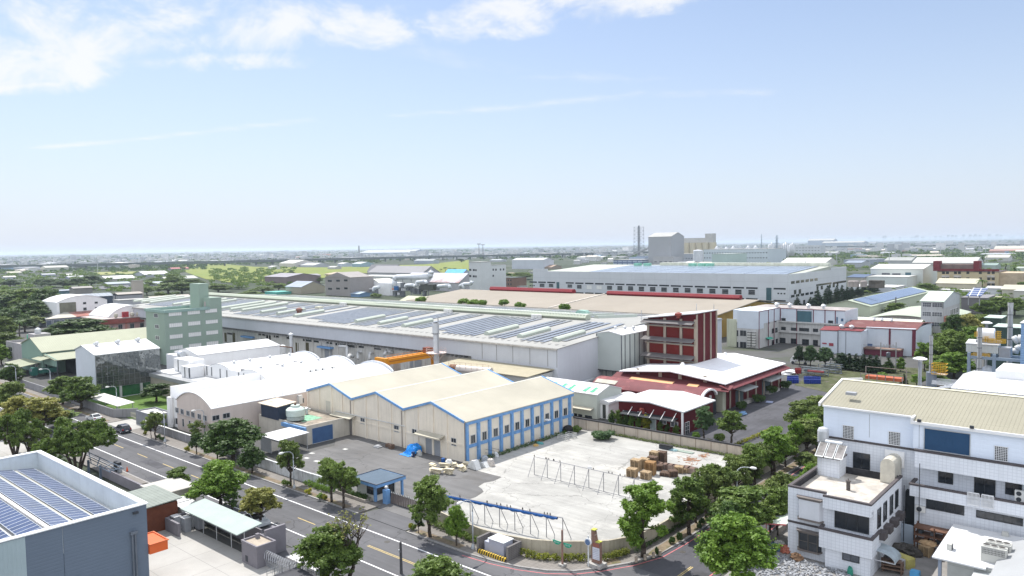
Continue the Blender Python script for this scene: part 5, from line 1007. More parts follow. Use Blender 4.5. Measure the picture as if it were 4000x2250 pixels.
for k,(t,x,y,rz_,s_,lb)in enumerate(lamps):
 p=at(t,x,y);o=LP if k==0 else copy_tree(LP);o.location=p;o.scale=(s_,)*3;o['label']=lb;o['group']='street lamps along the road'
o=copy_tree(LP,(-35.1,93.5,0),PI*.5-PI,1.0,'street lamp on the side road among the trees left of the tiled house');p=at('L4',1905,600,3);o.location=(-41.5,93,.1);o.rotation_euler=(0,0,PI/2+.2)
p=at('L2',2197,1420);o=thg('utility_pole','short dark concrete utility pole standing by the near road edge','utility pole',p);hz=hgt('L2',2197,1420,2197,1068)
pt('pole',MB().cyl(p,p+Vector((0,0,hz)),.17,.13,10),mat('pole_dark',(.07,.07,.075),.8),o,smooth=True);pt('bracket',MB().box(p.x-.3,p.x+.1,p.y-.1,p.y+.1,hz*.68,hz*.74),STEEL,o)
PO=mat('frame_pole',(.26,.26,.28),.5,.08,1,metal=.2)
r=thg('net_frame','long bare steel post and rail frame across the middle of the yard','frame',(-65,89,.05))
xs_=[onY('L3',x,300,89).x for x in(1395,1540,1690,1843,2003,2168,2335,2510)];xs_.append(xs_[-1]*2-xs_[-2])
pt('top_rail',MB().cyl((xs_[0],89,2.95),(xs_[-1],89,2.95),.05,n=6),PO,r)
for x in xs_:
 pt('post',MB().cyl((x,89,.05),(x,89,2.95),.055,n=6),PO,r);pt('brace',MB().cyl((x,89,2.9),(x,87.4,.05),.04,n=6),PO,r)
pt('ground_rail',MB().box(xs_[0],xs_[-1],88.97,89.03,.055,.1),PO,r);pt('speaker_box',MB().box(xs_[4]-.1,xs_[4]+.45,88.85,89.15,3.0,3.35),WHT,r)
r=thg('net_frame','steel frame with rolled blue tarpaulin along the street wall','frame',(-62,69,.05));A=Vector((-71.6,67.6,0));B=Vector((-53.8,70.8,0));ts=np.linspace(0,1,10)
P0_=at('L3',435,600,2.9);A=Vector((-74.0,67.4,0))
pt('top_rail',MB().cyl(A+Vector((0,0,2.9)),B+Vector((0,0,2.9)),.06,n=6),PO,r)
for k in range(10):
 p=A.lerp(B,k/9);pt('post',MB().cyl(p,p+Vector((0,0,2.9)),.055,n=6),PO,r);pt('brace',MB().cyl(p+Vector((.02,0,2.8)),p+Vector((.25,1.3,.05)),.045,n=6),PO,r)
tp=MB();NB=72;prev=None
for k in range(NB+1):
 s_=k/NB*.965;p=A.lerp(B,s_);dr_=.28+.13*abs(math.sin(k/NB*PI*11))+.04*math.sin(k*2.1)
 rr_=[(p.x,p.y-.12,2.86),(p.x,p.y-.2,2.86-dr_*.5),(p.x,p.y-.05,2.86-dr_),(p.x,p.y+.14,2.86-dr_*.6),(p.x,p.y+.1,2.9)]
 i=len(tp.v);tp.v+=rr_
 if prev is not None:
  for q in range(5):tp.f.append((prev+q,prev+(q+1)%5,i+(q+1)%5,i+q))
 prev=i
tarp=pt('tarpaulin',tp,mat('royal_blue_tarp',(.015,.09,.30),.5,.2,3,bump=.03),r,smooth='all')
BIRD=mat('bird_dark',(.05,.045,.045),.8);bd=MB();rg=random.Random(5)
def bird(p,lab):
 o=sgl('bird',MB().lathe((p[0],p[1],p[2]),[(.02,0),(.07,.05),(.08,.12),(.045,.19),(.05,.24),(.015,.28)],6).ext([(p[0]-.02,p[1]+.05,p[2]+.06),(p[0]+.02,p[1]+.05,p[2]+.06),(p[0]+.02,p[1]+.2,p[2]-.02),(p[0]-.02,p[1]+.2,p[2]-.02)],(0,0,.03)),BIRD,lab,'bird','small dark birds perched on the frames')
for k in range(17):s_=rg.uniform(.02,.97);p=A.lerp(B,s_);bird((p.x,p.y,2.96),'small dark bird perched on the rail above the blue tarpaulin')
for k in range(15):bird((rg.uniform(xs_[0],xs_[-2]),89,3.0),'small dark bird perched on the bare frame in mid yard')
# things in the yards
WOOD=mat('pallet_wood',(.42,.31,.19),.8,.2,2.0);WOODD=mat('old_wood',(.15,.10,.075),.85,.2,2.0);WOODO=mat('orange_wood',(.37,.22,.10),.8,.2,2.0)
def pallet_mb(n):
 mb=MB();z=0
 for k in range(n):
  for x in(-.55,0,.55):mb.box(x-.05,x+.05,-.5,.5,z,z+.1)
  for y in np.linspace(-.45,.45,6):mb.box(-.6,.6,y-.055,y+.055,z+.1,z+.125)
  z+=.145
 return mb
def pallet_stack(p,n,m_,lab,rz=0.0,grp='pallet stacks in the yard'):
 o=pt('pallet_stack',pallet_mb(n),m_,None);o.location=(p[0],p[1],p[2]);o.rotation_euler=(0,0,rz);o['label']=lab;o['category']='pallets';o['group']=grp;return o
for(x,y,n,mt_,rz_,s_,lb)in((485,335,9,WOOD,.1,1.25,'fresh wooden pallet stack at the near left of the yard pile'),(640,360,8,WOOD,.0,1.2,'fresh wooden pallet stack with loose boards at the near edge of the pile'),(690,310,14,WOODO,.1,1.25,'tall orange brown pallet stack in the middle of the pile'),(530,262,12,WOOD,.0,1.25,'pale pallet stack behind the near left stack'),(625,240,11,WOOD,.1,1.2,'palest pallet stack behind the orange one'),(715,230,12,WOODD,.0,1.2,'dark weathered pallet stack beside the orange one'),(735,190,14,WOOD,.0,1.2,'tallest pale pallet stack at the back of the pile'),(815,190,14,WOODD,.1,1.25,'dark brown crooked pallet stack at the back right of the pile'),(865,325,4,WOODD,.1,1.4,'low dark pallet stack right of the pile'),(940,335,7,WOODD,.7,1.1,'tilted brown pallet stack near the tree'),(780,260,6,WOODD,.3,1.2,'low brown pallet stack between dark and long stacks'),(1010,290,7,WOOD,.2,1.1,'reddish pallet stack beside the row of crates'),(1090,290,5,WOOD,.5,1.2,'low pale pallet stack at the right end near the tree crown'),(1160,280,4,WOODD,.1,1.2,'low dark pallet stack half hidden by the tree crown')):
 o=pallet_stack(at('L4',x,y,.06),n,mt_,lb,rz_+.1);o.scale=(s_,s_,1)
mb=MB()
for k in range(7):p=at('L4',800+k*58,240+k*9,.06);mb.obox((p.x,p.y,.5),(1.1,1.1,.8),.1)
sgl('crate_row',mb,mat('grey_wood',(.40,.32,.27),.85,.25,2,grid=((.25,.25,.2),.05,(.15,.1,.08),'xyz')),'row of greyish wooden crates behind the low pallet stacks','crates')
dbr=MB();rg=random.Random(9)
for k in range(90):
 p=at('L4',rg.gauss(1140,60),rg.gauss(150,20),.08)if k<60 else at('L4',rg.gauss(1280,25),rg.gauss(105,8),.08);dbr.obox((p.x,p.y,.09),(rg.uniform(.3,1.2),.07,.04),rg.uniform(0,3))
sgl('broken_boards',dbr,mat('orange_debris',(.42,.22,.13),.9,.2,2),'scattered broken orange brown boards on the bare concrete','boards',kind='stuff')
p=at('L4',870,30,.06);o=thg('black_crate','black box lying by the far yard wall','crate',p);pt('crate',MB().box(p.x-1.3,p.x+1.0,p.y-.4,p.y+.5,.06,.75),DKM,o);pt('lid',MB().box(p.x-1.0,p.x+1.2,p.y-.5,p.y+.4,.76,.85),mat('black_lid',(.02,.02,.02),.6),o)
def lumpy(name,p,dims,mt,lab,cat,seed=0,n=16,amp=.18,top=None):
 0
 rg=random.Random(seed);mb=MB();rows=7;i0=0;seg=n
 for j in range(rows+1):
  a=j/rows*PI/2
  for k in range(seg):
   t=2*PI*k/seg;r_=(1+amp*(rg.random()-.5)*2)
   mb.v.append((p[0]+dims[0]/2*math.cos(t)*math.cos(a)**.6*r_,p[1]+dims[1]/2*math.sin(t)*math.cos(a)**.6*r_,p[2]+dims[2]*math.sin(a)**(.8)*(1+amp*(rg.random()-.5))))
 for j in range(rows):
  for k in range(seg):k2=(k+1)%seg;mb.f.append((j*seg+k,j*seg+k2,(j+1)*seg+k2,(j+1)*seg+k))
 return sgl(name,mb,mt,lab,cat)
lumpy('plastic_sheet',at('L4',945,45,.06),(1.7,1.1,.3),mat('pale_teal_sheet',(.25,.38,.40),.4,.2,3),'crumpled pale teal plastic sheet beside the black box','sheet',3)
p=at('L4',1060,60,.06);sgl('flat_board',MB().obox((p.x,p.y,.12),(3.6,1.0,.12),0.0),mat('green_grey_board',(.25,.30,.26),.8),'flat grey green board on the ground by the far wall','board')
T_BLUE=mat('bright_blue_tarp',(.015,.21,.62),.45,.15,3,col2=(.04,.34,.75),bump=.06);rg=random.Random(4);mb=MB();p=at('M2',2140,1390,0.03);q=at('M2',2180,1250,.05)
NX,NY=18,14
for j in range(NY+1):
 for k in range(NX+1):
  s_=k/NX;t=j/NY;x=p.x-.9+s_*2.6+t*.3;y=83.4+t*2.9
  h=1.55*min(1,max(0,(t-.25)*3))*(.55+.45*math.sin(s_*PI))**.7*(1 if.12<s_<.95 else.35)
  mb.v.append((x+rg.uniform(-.06,.06),y+rg.uniform(-.05,.05),.07+max(0,h+rg.uniform(-.1,.12)*(1 if h>0 else.5))))
for j in range(NY):
 for k in range(NX):a=j*(NX+1)+k;mb.f.append((a,a+1,a+NX+2,a+NX+1))
sgl('blue_tarpaulin',mb,T_BLUE,'bright blue tarpaulin draped over goods at the cream wall','tarpaulin')
p=at('M2',2065,1300,.03);o=thg('wooden_crates','brown boxes partly under the blue tarpaulin','crates',p);pt('crate',MB().box(p.x-.3,p.x+.5,p.y,p.y+.8,.03,.8),WOODD,o);pt('crate',MB().box(p.x-1.8,p.x-.5,p.y+.5,p.y+1.2,.03,.6),WOODD,o)
p=at('M2',1935,1280,.03);sgl('grey_tray',MB().box(p.x-.7,p.x+.7,p.y-.5,p.y+.5,.04,.22).box(p.x-.6,p.x+.3,p.y-.3,p.y+.5,.23,.36),GREYM,'flat grey tray on the ground left of the blue tarpaulin','tray')
p=at('M2',2325,1330,.03);o=thg('waste_bin','dark green wheeled bin right of the blue tarpaulin','bin',p);pt('bin_body',MB().ext([(p.x-.35,p.y-.3,.05),(p.x+.35,p.y-.3,.05),(p.x+.42,p.y-.3,1.25),(p.x-.42,p.y-.3,1.25)],(0,.6,0)),mat('bin_green',(.02,.07,.05),.4),o);pt('lid',MB().box(p.x-.45,p.x+.45,p.y-.35,p.y+.35,1.26,1.36),mat('bin_lid',(.03,.10,.07),.3),o)
for dx in(-.25,.25):pt('wheel',MB().cyl((p.x+dx-.05,p.y-.33,.12),(p.x+dx+.05,p.y-.33,.12),.12,n=8),DKM,o)
p=at('M2',2330,1385,.03);o=thg('drum','navy blue drum in front of the green bin','drum',p);pt('body',MB().lathe((p.x,p.y,.04),[(.27,0),(.3,.05),(.3,.8),(.26,.85)],14),mat('navy_drum',(.02,.04,.12),.4),o,smooth=True);pt('label_patch',MB().box(p.x-.12,p.x+.12,p.y-.31,p.y-.29,.3,.6),WHT,o)
lumpy('plastic_bag',at('M2',2400,1370,.03),(1.1,.9,.9),mat('bag_clear',(.45,.46,.45),.3,.25,3),'bulging translucent rubbish bag beside the roller door','bag',7)
FOAM=mat('foam_cream',(.60,.54,.40),.8,.06,2)
def foam(p,n,L_,rz,lab,tilt=0.0):
 mb=MB()
 for k in range(n):mb.obox((p[0]+random.uniform(-.25,.25),p[1]+random.uniform(-.12,.12),p[2]+.12+k*.15),(L_*random.uniform(.7,1.1),.6,.11),rz+random.uniform(-.35,.35),tilt+random.uniform(-.12,.12))
 return sgl('foam_stack',mb,FOAM,lab,'foam sheets','foam sheet stacks by the warehouse corner')
for(x,y,n,l_,rz_,lb,tl)in((300,295,5,2.0,.4,'leftmost sprawled stack of cream foam sheets',.25),(440,305,6,1.7,.1,'near cream foam stack with sagging sheets',.1),(590,265,5,1.6,-.3,'right leaning cream foam stack beside the grooved block',.3),(400,230,4,2.0,.1,'low cream foam stack behind the others',0),(505,235,5,.8,.7,'short yellowish foam offcuts in the middle of the heap',.3),(635,215,4,.9,.3,'small cream foam bundle by the blue corner column',.2),(260,225,3,1.6,-.1,'thin sprawled foam sheets at the far left of the heap',.1)):
 foam(at('L3',x,y,.06),n,l_,rz_,lb,tl)
lumpy('foam_bundle',at('L3',440,195,.5),(1.3,.9,.8),mat('white_wrap',(.72,.72,.70),.4,.1,3),'white wrapped bundle on top of the foam heap','bundle',2)
o=at('L3',375,190,.05);sgl('blue_barrel',MB().lathe((o.x,o.y,.05),[(.3,0),(.32,.1),(.32,.85),(.28,.9)],14),mat('blue_barrel',(.03,.10,.3),.5),'small blue barrel behind the foam heap','barrel',smooth=True)
def grooved(p,w,d,h,lab):
 mb=MB().ext([(p[0]-w/2,p[1],.06),(p[0]+w/2,p[1],.06),(p[0]+w*.15,p[1],h),(p[0]-w*.1,p[1],h)],(0,d,0))
 for k in range(5):zz=.15+k*(h-.2)/5;mb.box(p[0]-w/2+.1*k-.05,p[0]+w*.1,p[1]-.06,p[1],zz,zz+.1)
 return sgl('grooved_block',mb,mat('grooved_white',(.66,.67,.66),.6,.05,1),lab,'panel stack')
grooved(at('L3',700,255,.06),2.0,1.1,1.45,'tall leaning stack of white grooved panels');grooved(at('L3',810,230,.06),1.9,1.0,.8,'lower leaning stack of pale grooved panels')
lumpy('wrapped_pallet',at('L3',905,215,.06),(1.5,1.2,1.2),mat('shrink_wrap',(.48,.44,.40),.25,.3,3,spec=.8),'plastic wrapped pale load on a pallet','wrapped load',11,amp=.08)
lumpy('wrapped_pallet',at('L3',840,165,.06),(1.3,1.0,1.0),mat('wrap_grey',(.33,.36,.40),.25,.25,3,spec=.8),'grey plastic covered load against the blue columns','wrapped load',12,amp=.1)
lumpy('white_bag',at('L3',965,115,.06),(1.1,.9,.8),mat('bag_white',(.6,.62,.63),.4,.15,3),'white bag in a low metal cage by the blue wall','bag',13)
p=at('L3',890,120,.05);fb=MB()
for(dx,dy)in((-1,0),(1.2,0),(-1,1.2),(1.2,1.2)):fb.cyl((p.x+dx,p.y+dy,.05),(p.x+dx,p.y+dy,1.3),.03,n=4)
fb.cyl((p.x-1,p.y,1.3),(p.x+1.2,p.y,1.3),.03,n=4).cyl((p.x-1,p.y+1.2,1.3),(p.x+1.2,p.y+1.2,1.3),.03,n=4).cyl((p.x-1,p.y,.7),(p.x+1.2,p.y,.7),.03,n=4);sgl('metal_cage',fb,DKM,'thin dark metal frame standing round the bags at the blue wall','cage')
for(x,y,c_,lb)in((1455,1240,(.10,.30,.30),'teal crumpled sheet in the weeds by the blue wall'),(1410,1265,(.55,.36,.12),'yellow brown sack in the weeds by the blue wall'),(1445,1215,(.5,.2,.16),'small red sack in the weeds by the blue wall')):lumpy('sack',at('M3',x,y,.06),(1.6 if 'teal' in lb else 1.0,.9,.35),mat('sack_'+lb[:4],c_,.7,.2,3),lb,'sack',x)
for k,(x,y)in enumerate(((1720,1195),(1805,1170))):
 p=at('M3',x,y,.06);fb=MB()
 for z_ in(.12,.5,.9):fb.ring(p.x-.9,p.x+.9,p.y-.6,p.y+.6,z_,z_+.06,.06)
 for(dx,dy)in((-.87,-.57),(.87,-.57),(-.87,.57),(.87,.57)):fb.box(p.x+dx-.04,p.x+dx+.04,p.y+dy-.04,p.y+dy+.04,.05,1.0)
 sgl('stillage',fb,mat('pale_steel',(.5,.5,.48),.6,.1,1),('left','right')[k]+' pale steel stillage frame at the far end of the blue wall','stillage','stillage frames by the blue wall')
p=at('M3',1760,1060,2.6);o=sgl('corner_lamp',MB().box(-86,-85,p.y-.4,p.y+.4,3.3,3.5),WHT,'small white lamp bracket at the far end of the blue wall','lamp')
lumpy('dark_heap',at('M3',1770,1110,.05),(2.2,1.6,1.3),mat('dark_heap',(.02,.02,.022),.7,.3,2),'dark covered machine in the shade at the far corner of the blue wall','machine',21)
for(x,y,w_)in((1195,75,1.1),(1255,165,1.2),(1570,30,.9),(1140,130,1.0)):
 p=at('L2',x,y,.04);struct('white_patch',MB().obox((p.x,p.y,.045),(w_,.7,.01),.1),mat('white_patch',(.5,.5,.48),.8,.2,2),'pale patch on the asphalt yard')
# cars
def car(label,p,rz,col,L_=4.5,Wd=1.82,Hh=1.65,suv=True):
 r=thg('car',label,'car',p,rz=rz,local=True);bm=mat('paint_'+'_'.join('%d'%(c*100)for c in col),col,.25,.02,1,spec=.7)
 hl=L_/2;hw=Wd/2
 def sect(prof,w0):return prof
 prof=[(-hl,.35),(-hl,.75),(-hl+.12,.98),(-hl+.35,1.02),(hl-1.35,.98),(hl-.3,.85),(hl,.68),(hl,.35)]
 mb=MB().ext([(a,-hw,b)for a,b in prof],(0,Wd,0));bo=pt('body',mb,bm,r)
 rf=[(-hl+.2,1.0),(-hl+.55,Hh-.12),(-hl+1.0,Hh),(hl-2.1,Hh-.03),(hl-1.3,1.0)]if suv else[(-hl+.5,.98),(-hl+1.35,Hh),(hl-2.3,Hh),(hl-1.3,.98)]
 i=MB();n=len(rf);mb=i;tw=hw-.2
 L0=[(a,-(hw-.04 if k in(0,n-1)else tw),b)for k,(a,b)in enumerate(rf)];R0=[(a,-y,b)for a,y,b in L0]
 mb.v=L0+R0;mb.f=[tuple(range(n)),tuple(range(2*n-1,n-1,-1))]+[(k,n+k,n+(k+1)%n,(k+1)%n)for k in range(n)]
 pt('cabin',mb,bm,r);ga=[]
 def inset(pts,m_=.12):
  c=Vector((0,0,0))
  for q in pts:c+=Vector(q)
  c/=len(pts);return[tuple(Vector(q).lerp(c,m_))for q in pts]
 for s_ in(-1,1):
  w_=[(a,s_*(abs(y)+.012),b)for a,y,b in L0];pt('side_window',MB().quad(*inset(w_,.13)),GLS,r)
 for(a,b)in((0,1),(n-2,n-1)):
  dx=-.015 if a==0 else.015;q=[(L0[a][0]+dx,L0[a][1],L0[a][2]),(R0[a][0]+dx,R0[a][1],R0[a][2]),(R0[b][0]+dx,R0[b][1],R0[b][2]),(L0[b][0]+dx,L0[b][1],L0[b][2])]
  pt('windscreen' if a else 'rear_window',MB().quad(*inset(q,.1)),GLS,r)
 for x in(-hl+.85,hl-.9):
  for s_ in(-1,1):w=pt('wheel',MB().cyl((x,s_*(hw-.2),.33),(x,s_*(hw+.02),.33),.33,n=16),DKM,r);pt('rim',MB().cyl((x,s_*(hw+.02),.33),(x,s_*(hw+.035),.33),.2,n=12),GREYM,w)
 for s_ in(-1,1):
  pt('headlight',MB().box(hl-.12,hl+.01,s_*(hw-.25)-.2,s_*(hw-.25)+.2,.66,.82),mat('lamp_glass',(.7,.7,.72),.1),r);pt('tail_light',MB().box(-hl-.01,-hl+.1,s_*(hw-.18)-.13,s_*(hw-.18)+.13,.72,.98),mat('tail_red',(.3,.01,.01),.3),r)
  pt('mirror',MB().box(hl-1.75,hl-1.6,s_*(hw+.08)-.1,s_*(hw+.08)+.1,1.0,1.14),bm,r)
 pt('number_plate',MB().box(-hl-.02,-hl,-.25,.25,.5,.66),WHT,r);pt('bumper',MB().box(-hl-.05,-hl+.05,-hw+.1,hw-.1,.35,.48),DKM,r)
 return r
p=at('M1',1385,1105);car('dark blue sport utility car driving away on the road',(p.x,60.0-.0,0),PI,(.015,.022,.045))
p=at('M1',1010,985);car('white hatchback parked at the kerb behind the banyan crown',(p.x+.3,62.0-1.6,0),PI+.05,(.65,.66,.66),4.3,1.78,1.5,False)
p=at('L2',640,900);car('silver white car parked half hidden under the yellowish tree',(-88.7,50.1,0),0.0,(.5,.53,.55),4.5,1.8,1.5,False)
# tiled house, lower right
TW=mat('white_wall_tiles',(.70,.73,.78),.5,.04,.6,dirt=.14,grid=((.42,.42,.36),.05,(.58,.61,.66),'xyz'))
TRM=mat('slate_trim',(.085,.075,.078),.7,.1,1);RDK=mat('roof_screed',(.42,.39,.35),.95,.22,.5,col2=(.52,.50,.46),detail=8)
r=thg('tiled_house','two storey house clad in small white tiles with dark parapet trim','house',(-27,90,0))
x0,xj,x1,y0,yj,y1,zt=-31.4,-27.2,-22.2,84.2,83.2,95.9,8.0;zU=onY('L5',800,805,yj).z;zL=onY('L5',760,1010,yj-.25).z
pt('wall',MB().box(x0,x1,y0,y1,0,7.1).box(-26.9,x1-.02,yj,y0-.001,0,3.0),TW,r)
pt('parapet',MB().box(x0,xj,y0,y0+.25,7.1,7.85).box(xj,x1,yj,yj+.25,zU,7.85).box(x1-.25,x1,yj+.25,y1,7.1,7.85).box(x0,x0+.25,y0+.25,y1,7.1,7.85).box(xj,xj+.25,yj+.25,y0+.25,6.6,7.85),TW,r)
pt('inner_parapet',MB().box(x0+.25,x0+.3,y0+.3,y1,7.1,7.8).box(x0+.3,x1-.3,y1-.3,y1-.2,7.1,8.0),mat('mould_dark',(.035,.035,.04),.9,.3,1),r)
pt('coping',MB().box(x0-.05,xj+.02,y0-.05,y0+.32,7.85,8.05).box(xj+.02,x1+.05,yj-.05,yj+.32,7.85,8.05).box(x1-.32,x1+.05,yj+.32,y1,7.85,8.05).box(x0-.05,x0+.32,y0+.32,y1,7.85,8.05),TRM,r)
pt('roof',MB().box(x0+.3,x1-.25,y0+.25,y1-.3,7.1,7.16).box(xj+.25,x1-.25,yj+.25,y0+.25,6.9,7.16),RDK,r)
pt('string_course',MB().box(x0-.04,-27.4,y0-.04,y0,3.75,4.0).box(x0-.04,x0,y0,y1,3.75,4.0),TRM,r)
pt('side_band',MB().box(x1,x1+.04,y0+.6,y1,3.4,3.65),TRM,r)
wins(r,'y',y0-.03,'L5',[(678,800,1012,985)],GLS,FRD,nx=3)
pt('soffit_band',MB().box(xj,x1-.02,yj,y0-.04,zU-.1,zU),TW,r)
bz0,bz1=3.0,zL-.2;pt('balcony',MB().box(-27.5,-22.0,yj-.25,yj,2.2,bz1).box(-27.5,-27.3,yj,y0,2.2,bz1).box(-22.2,-22.0,yj,y0+2,2.2,bz1).box(-27.3,-22.2,yj,y0-.001,2.9,3.05),TW,r)
pt('balcony_coping',MB().box(-27.58,-21.92,yj-.33,yj+.02,bz1,bz1+.2).box(-27.58,-27.25,yj+.02,y0,bz1,bz1+.2).box(-22.25,-21.92,yj+.02,y0+2,bz1,bz1+.2),TRM,r)
def bay(nm,t,a,b,c,d,glass):
 yb=y0;l=onY(t,a,(b+d)/2,yb-.5).x;q=onY(t,c,(b+d)/2,yb-.5).x;zt_=onY(t,(a+c)/2,b,yb-.5).z;zb=onY(t,(a+c)/2,d,yb-.5).z
 out_=[(l,yb),(l+.25,yb-.55),(q-.25,yb-.55),(q,yb)]
 o=pt('bay_window',MB().ext([(u_,v_,zb)for u_,v_ in out_],(0,0,zt_-zb)),glass,r)
 for k in range(3):e=.05+.07*k;pt('bay_cap',MB().ext([(l-e,yb,zt_+.1*k),(l+.25-e,yb-.55-e,zt_+.1*k),(q-.25+e,yb-.55-e,zt_+.1*k),(q+e,yb,zt_+.1*k)],(0,0,.085)),mat('bay_trim',(.17,.15,.14),.7),o)
 pt('bay_sill',MB().ext([(l-.1,yb,zb-.2),(l+.15,yb-.65,zb-.2),(q-.15,yb-.65,zb-.2),(q+.1,yb,zb-.2)],(0,0,.2)),mat('bay_trim',(.17,.15,.14),.7),o)
 if glass is GLS:pt('frame',MB().box(l+.25,l+.33,yb-.6,yb-.56,zb,zt_).box(q-.33,q-.25,yb-.6,yb-.56,zb,zt_).box((l+q)/2-.04,(l+q)/2+.04,yb-.6,yb-.56,zb,zt_).box(l+.33,q-.33,yb-.6,yb-.56,(zb+zt_)/2,(zb+zt_)/2+.06),mat('bronze_frame',(.12,.11,.10),.5),o)
bay('a','L5',290,690,540,880,mat('white_cladding',(.62,.64,.68),.5,.05,.5,dirt=.1));bay('b','L5',288,1025,525,1190,GLS)
wins(r,'y',yj,'L5',[(755,1155,915,1295)],GLSB,FRD,nx=2)
for(a,b,c,d)in((1100,775,1130,950),(1160,710,1190,880),(1225,645,1252,815),(1278,590,1305,750)):wins(r,'x',x1,'L5',[(a,b,c,d)],GLS,FRD);
for k in range(4):ya=onX('L5',1115+k*60,970-k*70,x1).y;pt('window_ledge',MB().box(x1,x1+.75,ya-.6,ya+.75,3.5,4.3),TRM,r)
pt('chimney_pipe',MB().cyl((-26.3,89.2,7.1),(-26.3,89.2,8.2),.22,n=10).cyl((-26.3,89.2,8.2),(-26.3,89.2,8.3),.3,n=10).cyl((-26.3,89.2,8.3),(-26.3,89.2,8.55),.05,n=6),mat('pipe_brown',(.09,.08,.075),.8),r)
h_=at('L5',700,450,7.2);pt('roof_room',MB().box(-31.0,-28.5,93.0,95.8,7.16,9.4),TW,r);pt('room_cap',MB().box(-31.1,-28.4,92.9,95.9,9.4,9.55),TRM,r)
la=MB();
for dx in(0,.5):la.cyl((-31.0+dx*.9,92.7,7.2),(-31.0+dx*.9,92.9,10.0),.03,n=4)
for k in range(9):la.cyl((-31.0,92.7+k*.02,7.4+k*.3),(-30.55,92.7+k*.02,7.4+k*.3),.025,n=4)
pt('ladder',la,mat('ladder_white',(.6,.62,.63),.5),r)
r=thg('canopy_small','curved corrugated plastic door canopy on the side of the tiled house','canopy',(-21.6,85.5,2.5))
pt('sheet',MB().ext([(x1+2.0*math.sin(t)*1.05,84.6,1.7+1.0*math.cos(t))for t in np.linspace(0,PI/2,9)]+[(x1+1.9*math.sin(t)*1.05,84.6,1.65+.95*math.cos(t))for t in np.linspace(PI/2,0,9)],(0,2.4,0)),mat('poly_grey',(.36,.42,.46),.3,.15,1,rib=('y',.3)),r);pt('frame',MB().box(x1+.01,x1+2.1,84.5,84.6,1.6,1.68),STEEL,r)
r=thg('solar_heater','solar water heater with three tilted panels and steel drum on the roof room','water heater',(-30,93.5,9.55))
pt('drum',MB().cyl((-30.6,94.6,11.0),(-28.6,94.6,11.0),.3,n=16),STEEL,r,smooth=True);PN=mat('collector_panel',(.17,.16,.16),.4,.45,.9)
for k in range(3):
 xa=-31.2+k*1.12;o=pt('collector',MB().slab((xa,92.4,9.6),(xa+1.0,92.4,9.6),(xa+1.0,94.3,10.9),(xa,94.3,10.9),.06),PN,r);pt('collector_rim',MB().slab((xa,92.36,9.62),(xa+1.0,92.36,9.62),(xa+1.0,92.46,9.69),(xa,92.46,9.69),.06).slab((xa,92.4,9.66),(xa+.07,92.4,9.66),(xa+.07,94.3,10.96),(xa,94.3,10.96),.03).slab((xa+.93,92.4,9.66),(xa+1.0,92.4,9.66),(xa+1.0,94.3,10.96),(xa+.93,94.3,10.96),.03),mat('rim_pale',(.6,.62,.62),.4),o)
pt('stand',MB().cyl((-31,94.3,9.5),(-31,94.3,10.8),.03,n=4).cyl((-28.2,94.3,9.5),(-28.2,94.3,10.8),.03,n=4),STEEL,r)
r=thg('water_tank','upright stainless steel water tank at the corner of the white factory wall','water tank',(-32.8,96.4,9.5));p=onY('M5',330,1200,96.5)
pt('tank',MB().lathe((p.x,96.5,p.z-.1),[(.62,0),(.68,.1)]+[(.70 if k%2 else.66,.2+.15*k)for k in range(9)]+[(.55,1.65),(.2,1.8),(.05,1.85)],18),STEEL,r,smooth=True);pt('stand',MB().box(p.x-.5,p.x-.4,96.1,96.2,7,p.z-.1).box(p.x+.4,p.x+.5,96.1,96.2,7,p.z-.1).box(p.x-.5,p.x-.4,96.8,96.9,7,p.z-.1).box(p.x+.4,p.x+.5,96.8,96.9,7,p.z-.1).box(p.x-.6,p.x+.6,96.0,97.0,p.z-.18,p.z-.1),GREYM,r)
r=thg('arched_duct','arched metal hood duct rising from the tiled house roof','duct',(-23.6,95.5,7.3))
pt('hood',MB().ext([(-24.3,94.6,7.2),(-22.7,94.6,7.2),(-22.7,94.6,9.3)]+[(-23.5+.8*math.cos(t),94.6,9.3+.8*math.sin(t))for t in np.linspace(0,PI,9)]+[(-24.3,94.6,9.3)],(0,3.1,0)),mat('hood_beige',(.55,.52,.44),.5,.1,1,dirt=.2),r);pt('back_plate',MB().box(-24.6,-22.4,97.7,97.75,8.4,10.4),WHT,r)
r=thg('metal_awning','pale green awning with red edge on the street side of the tiled house','awning',(-33,86,3))
pt('sheet',MB().slab((-34.4,84.0,2.9),(-31.5,84.0,3.4),(-31.5,89.0,3.4),(-34.4,89.0,2.9),.08),mat('awning_green',(.5,.56,.5),.6),r);pt('red_edge',MB().slab((-34.5,83.9,2.8),(-31.5,83.9,3.3),(-31.5,84.0,3.3),(-34.5,84.0,2.8),.14),PAINTR,r);pt('post',MB().cyl((-33.9,84.1,0),(-33.9,84.1,2.9),.05,n=5),PAINTR,r)
def acunit(r_,x,y,z,w=.9,h=.65,d=.35,face='y',nf=1,name='air_conditioner',lab=None):
 o=pt(name,MB().box(x-w/2,x+w/2,y-d,y,z,z+h),mat('ac_white',(0.65,0.65,0.63),.5),r_)
 for k in range(nf):fc=z+h*(k+.5)/nf;pt('fan',MB().cyl((x-w*.12,y-d,fc),(x-w*.12,y-d-.03,fc),min(w,h/nf)*.38,n=14),DKM,o)
 return o
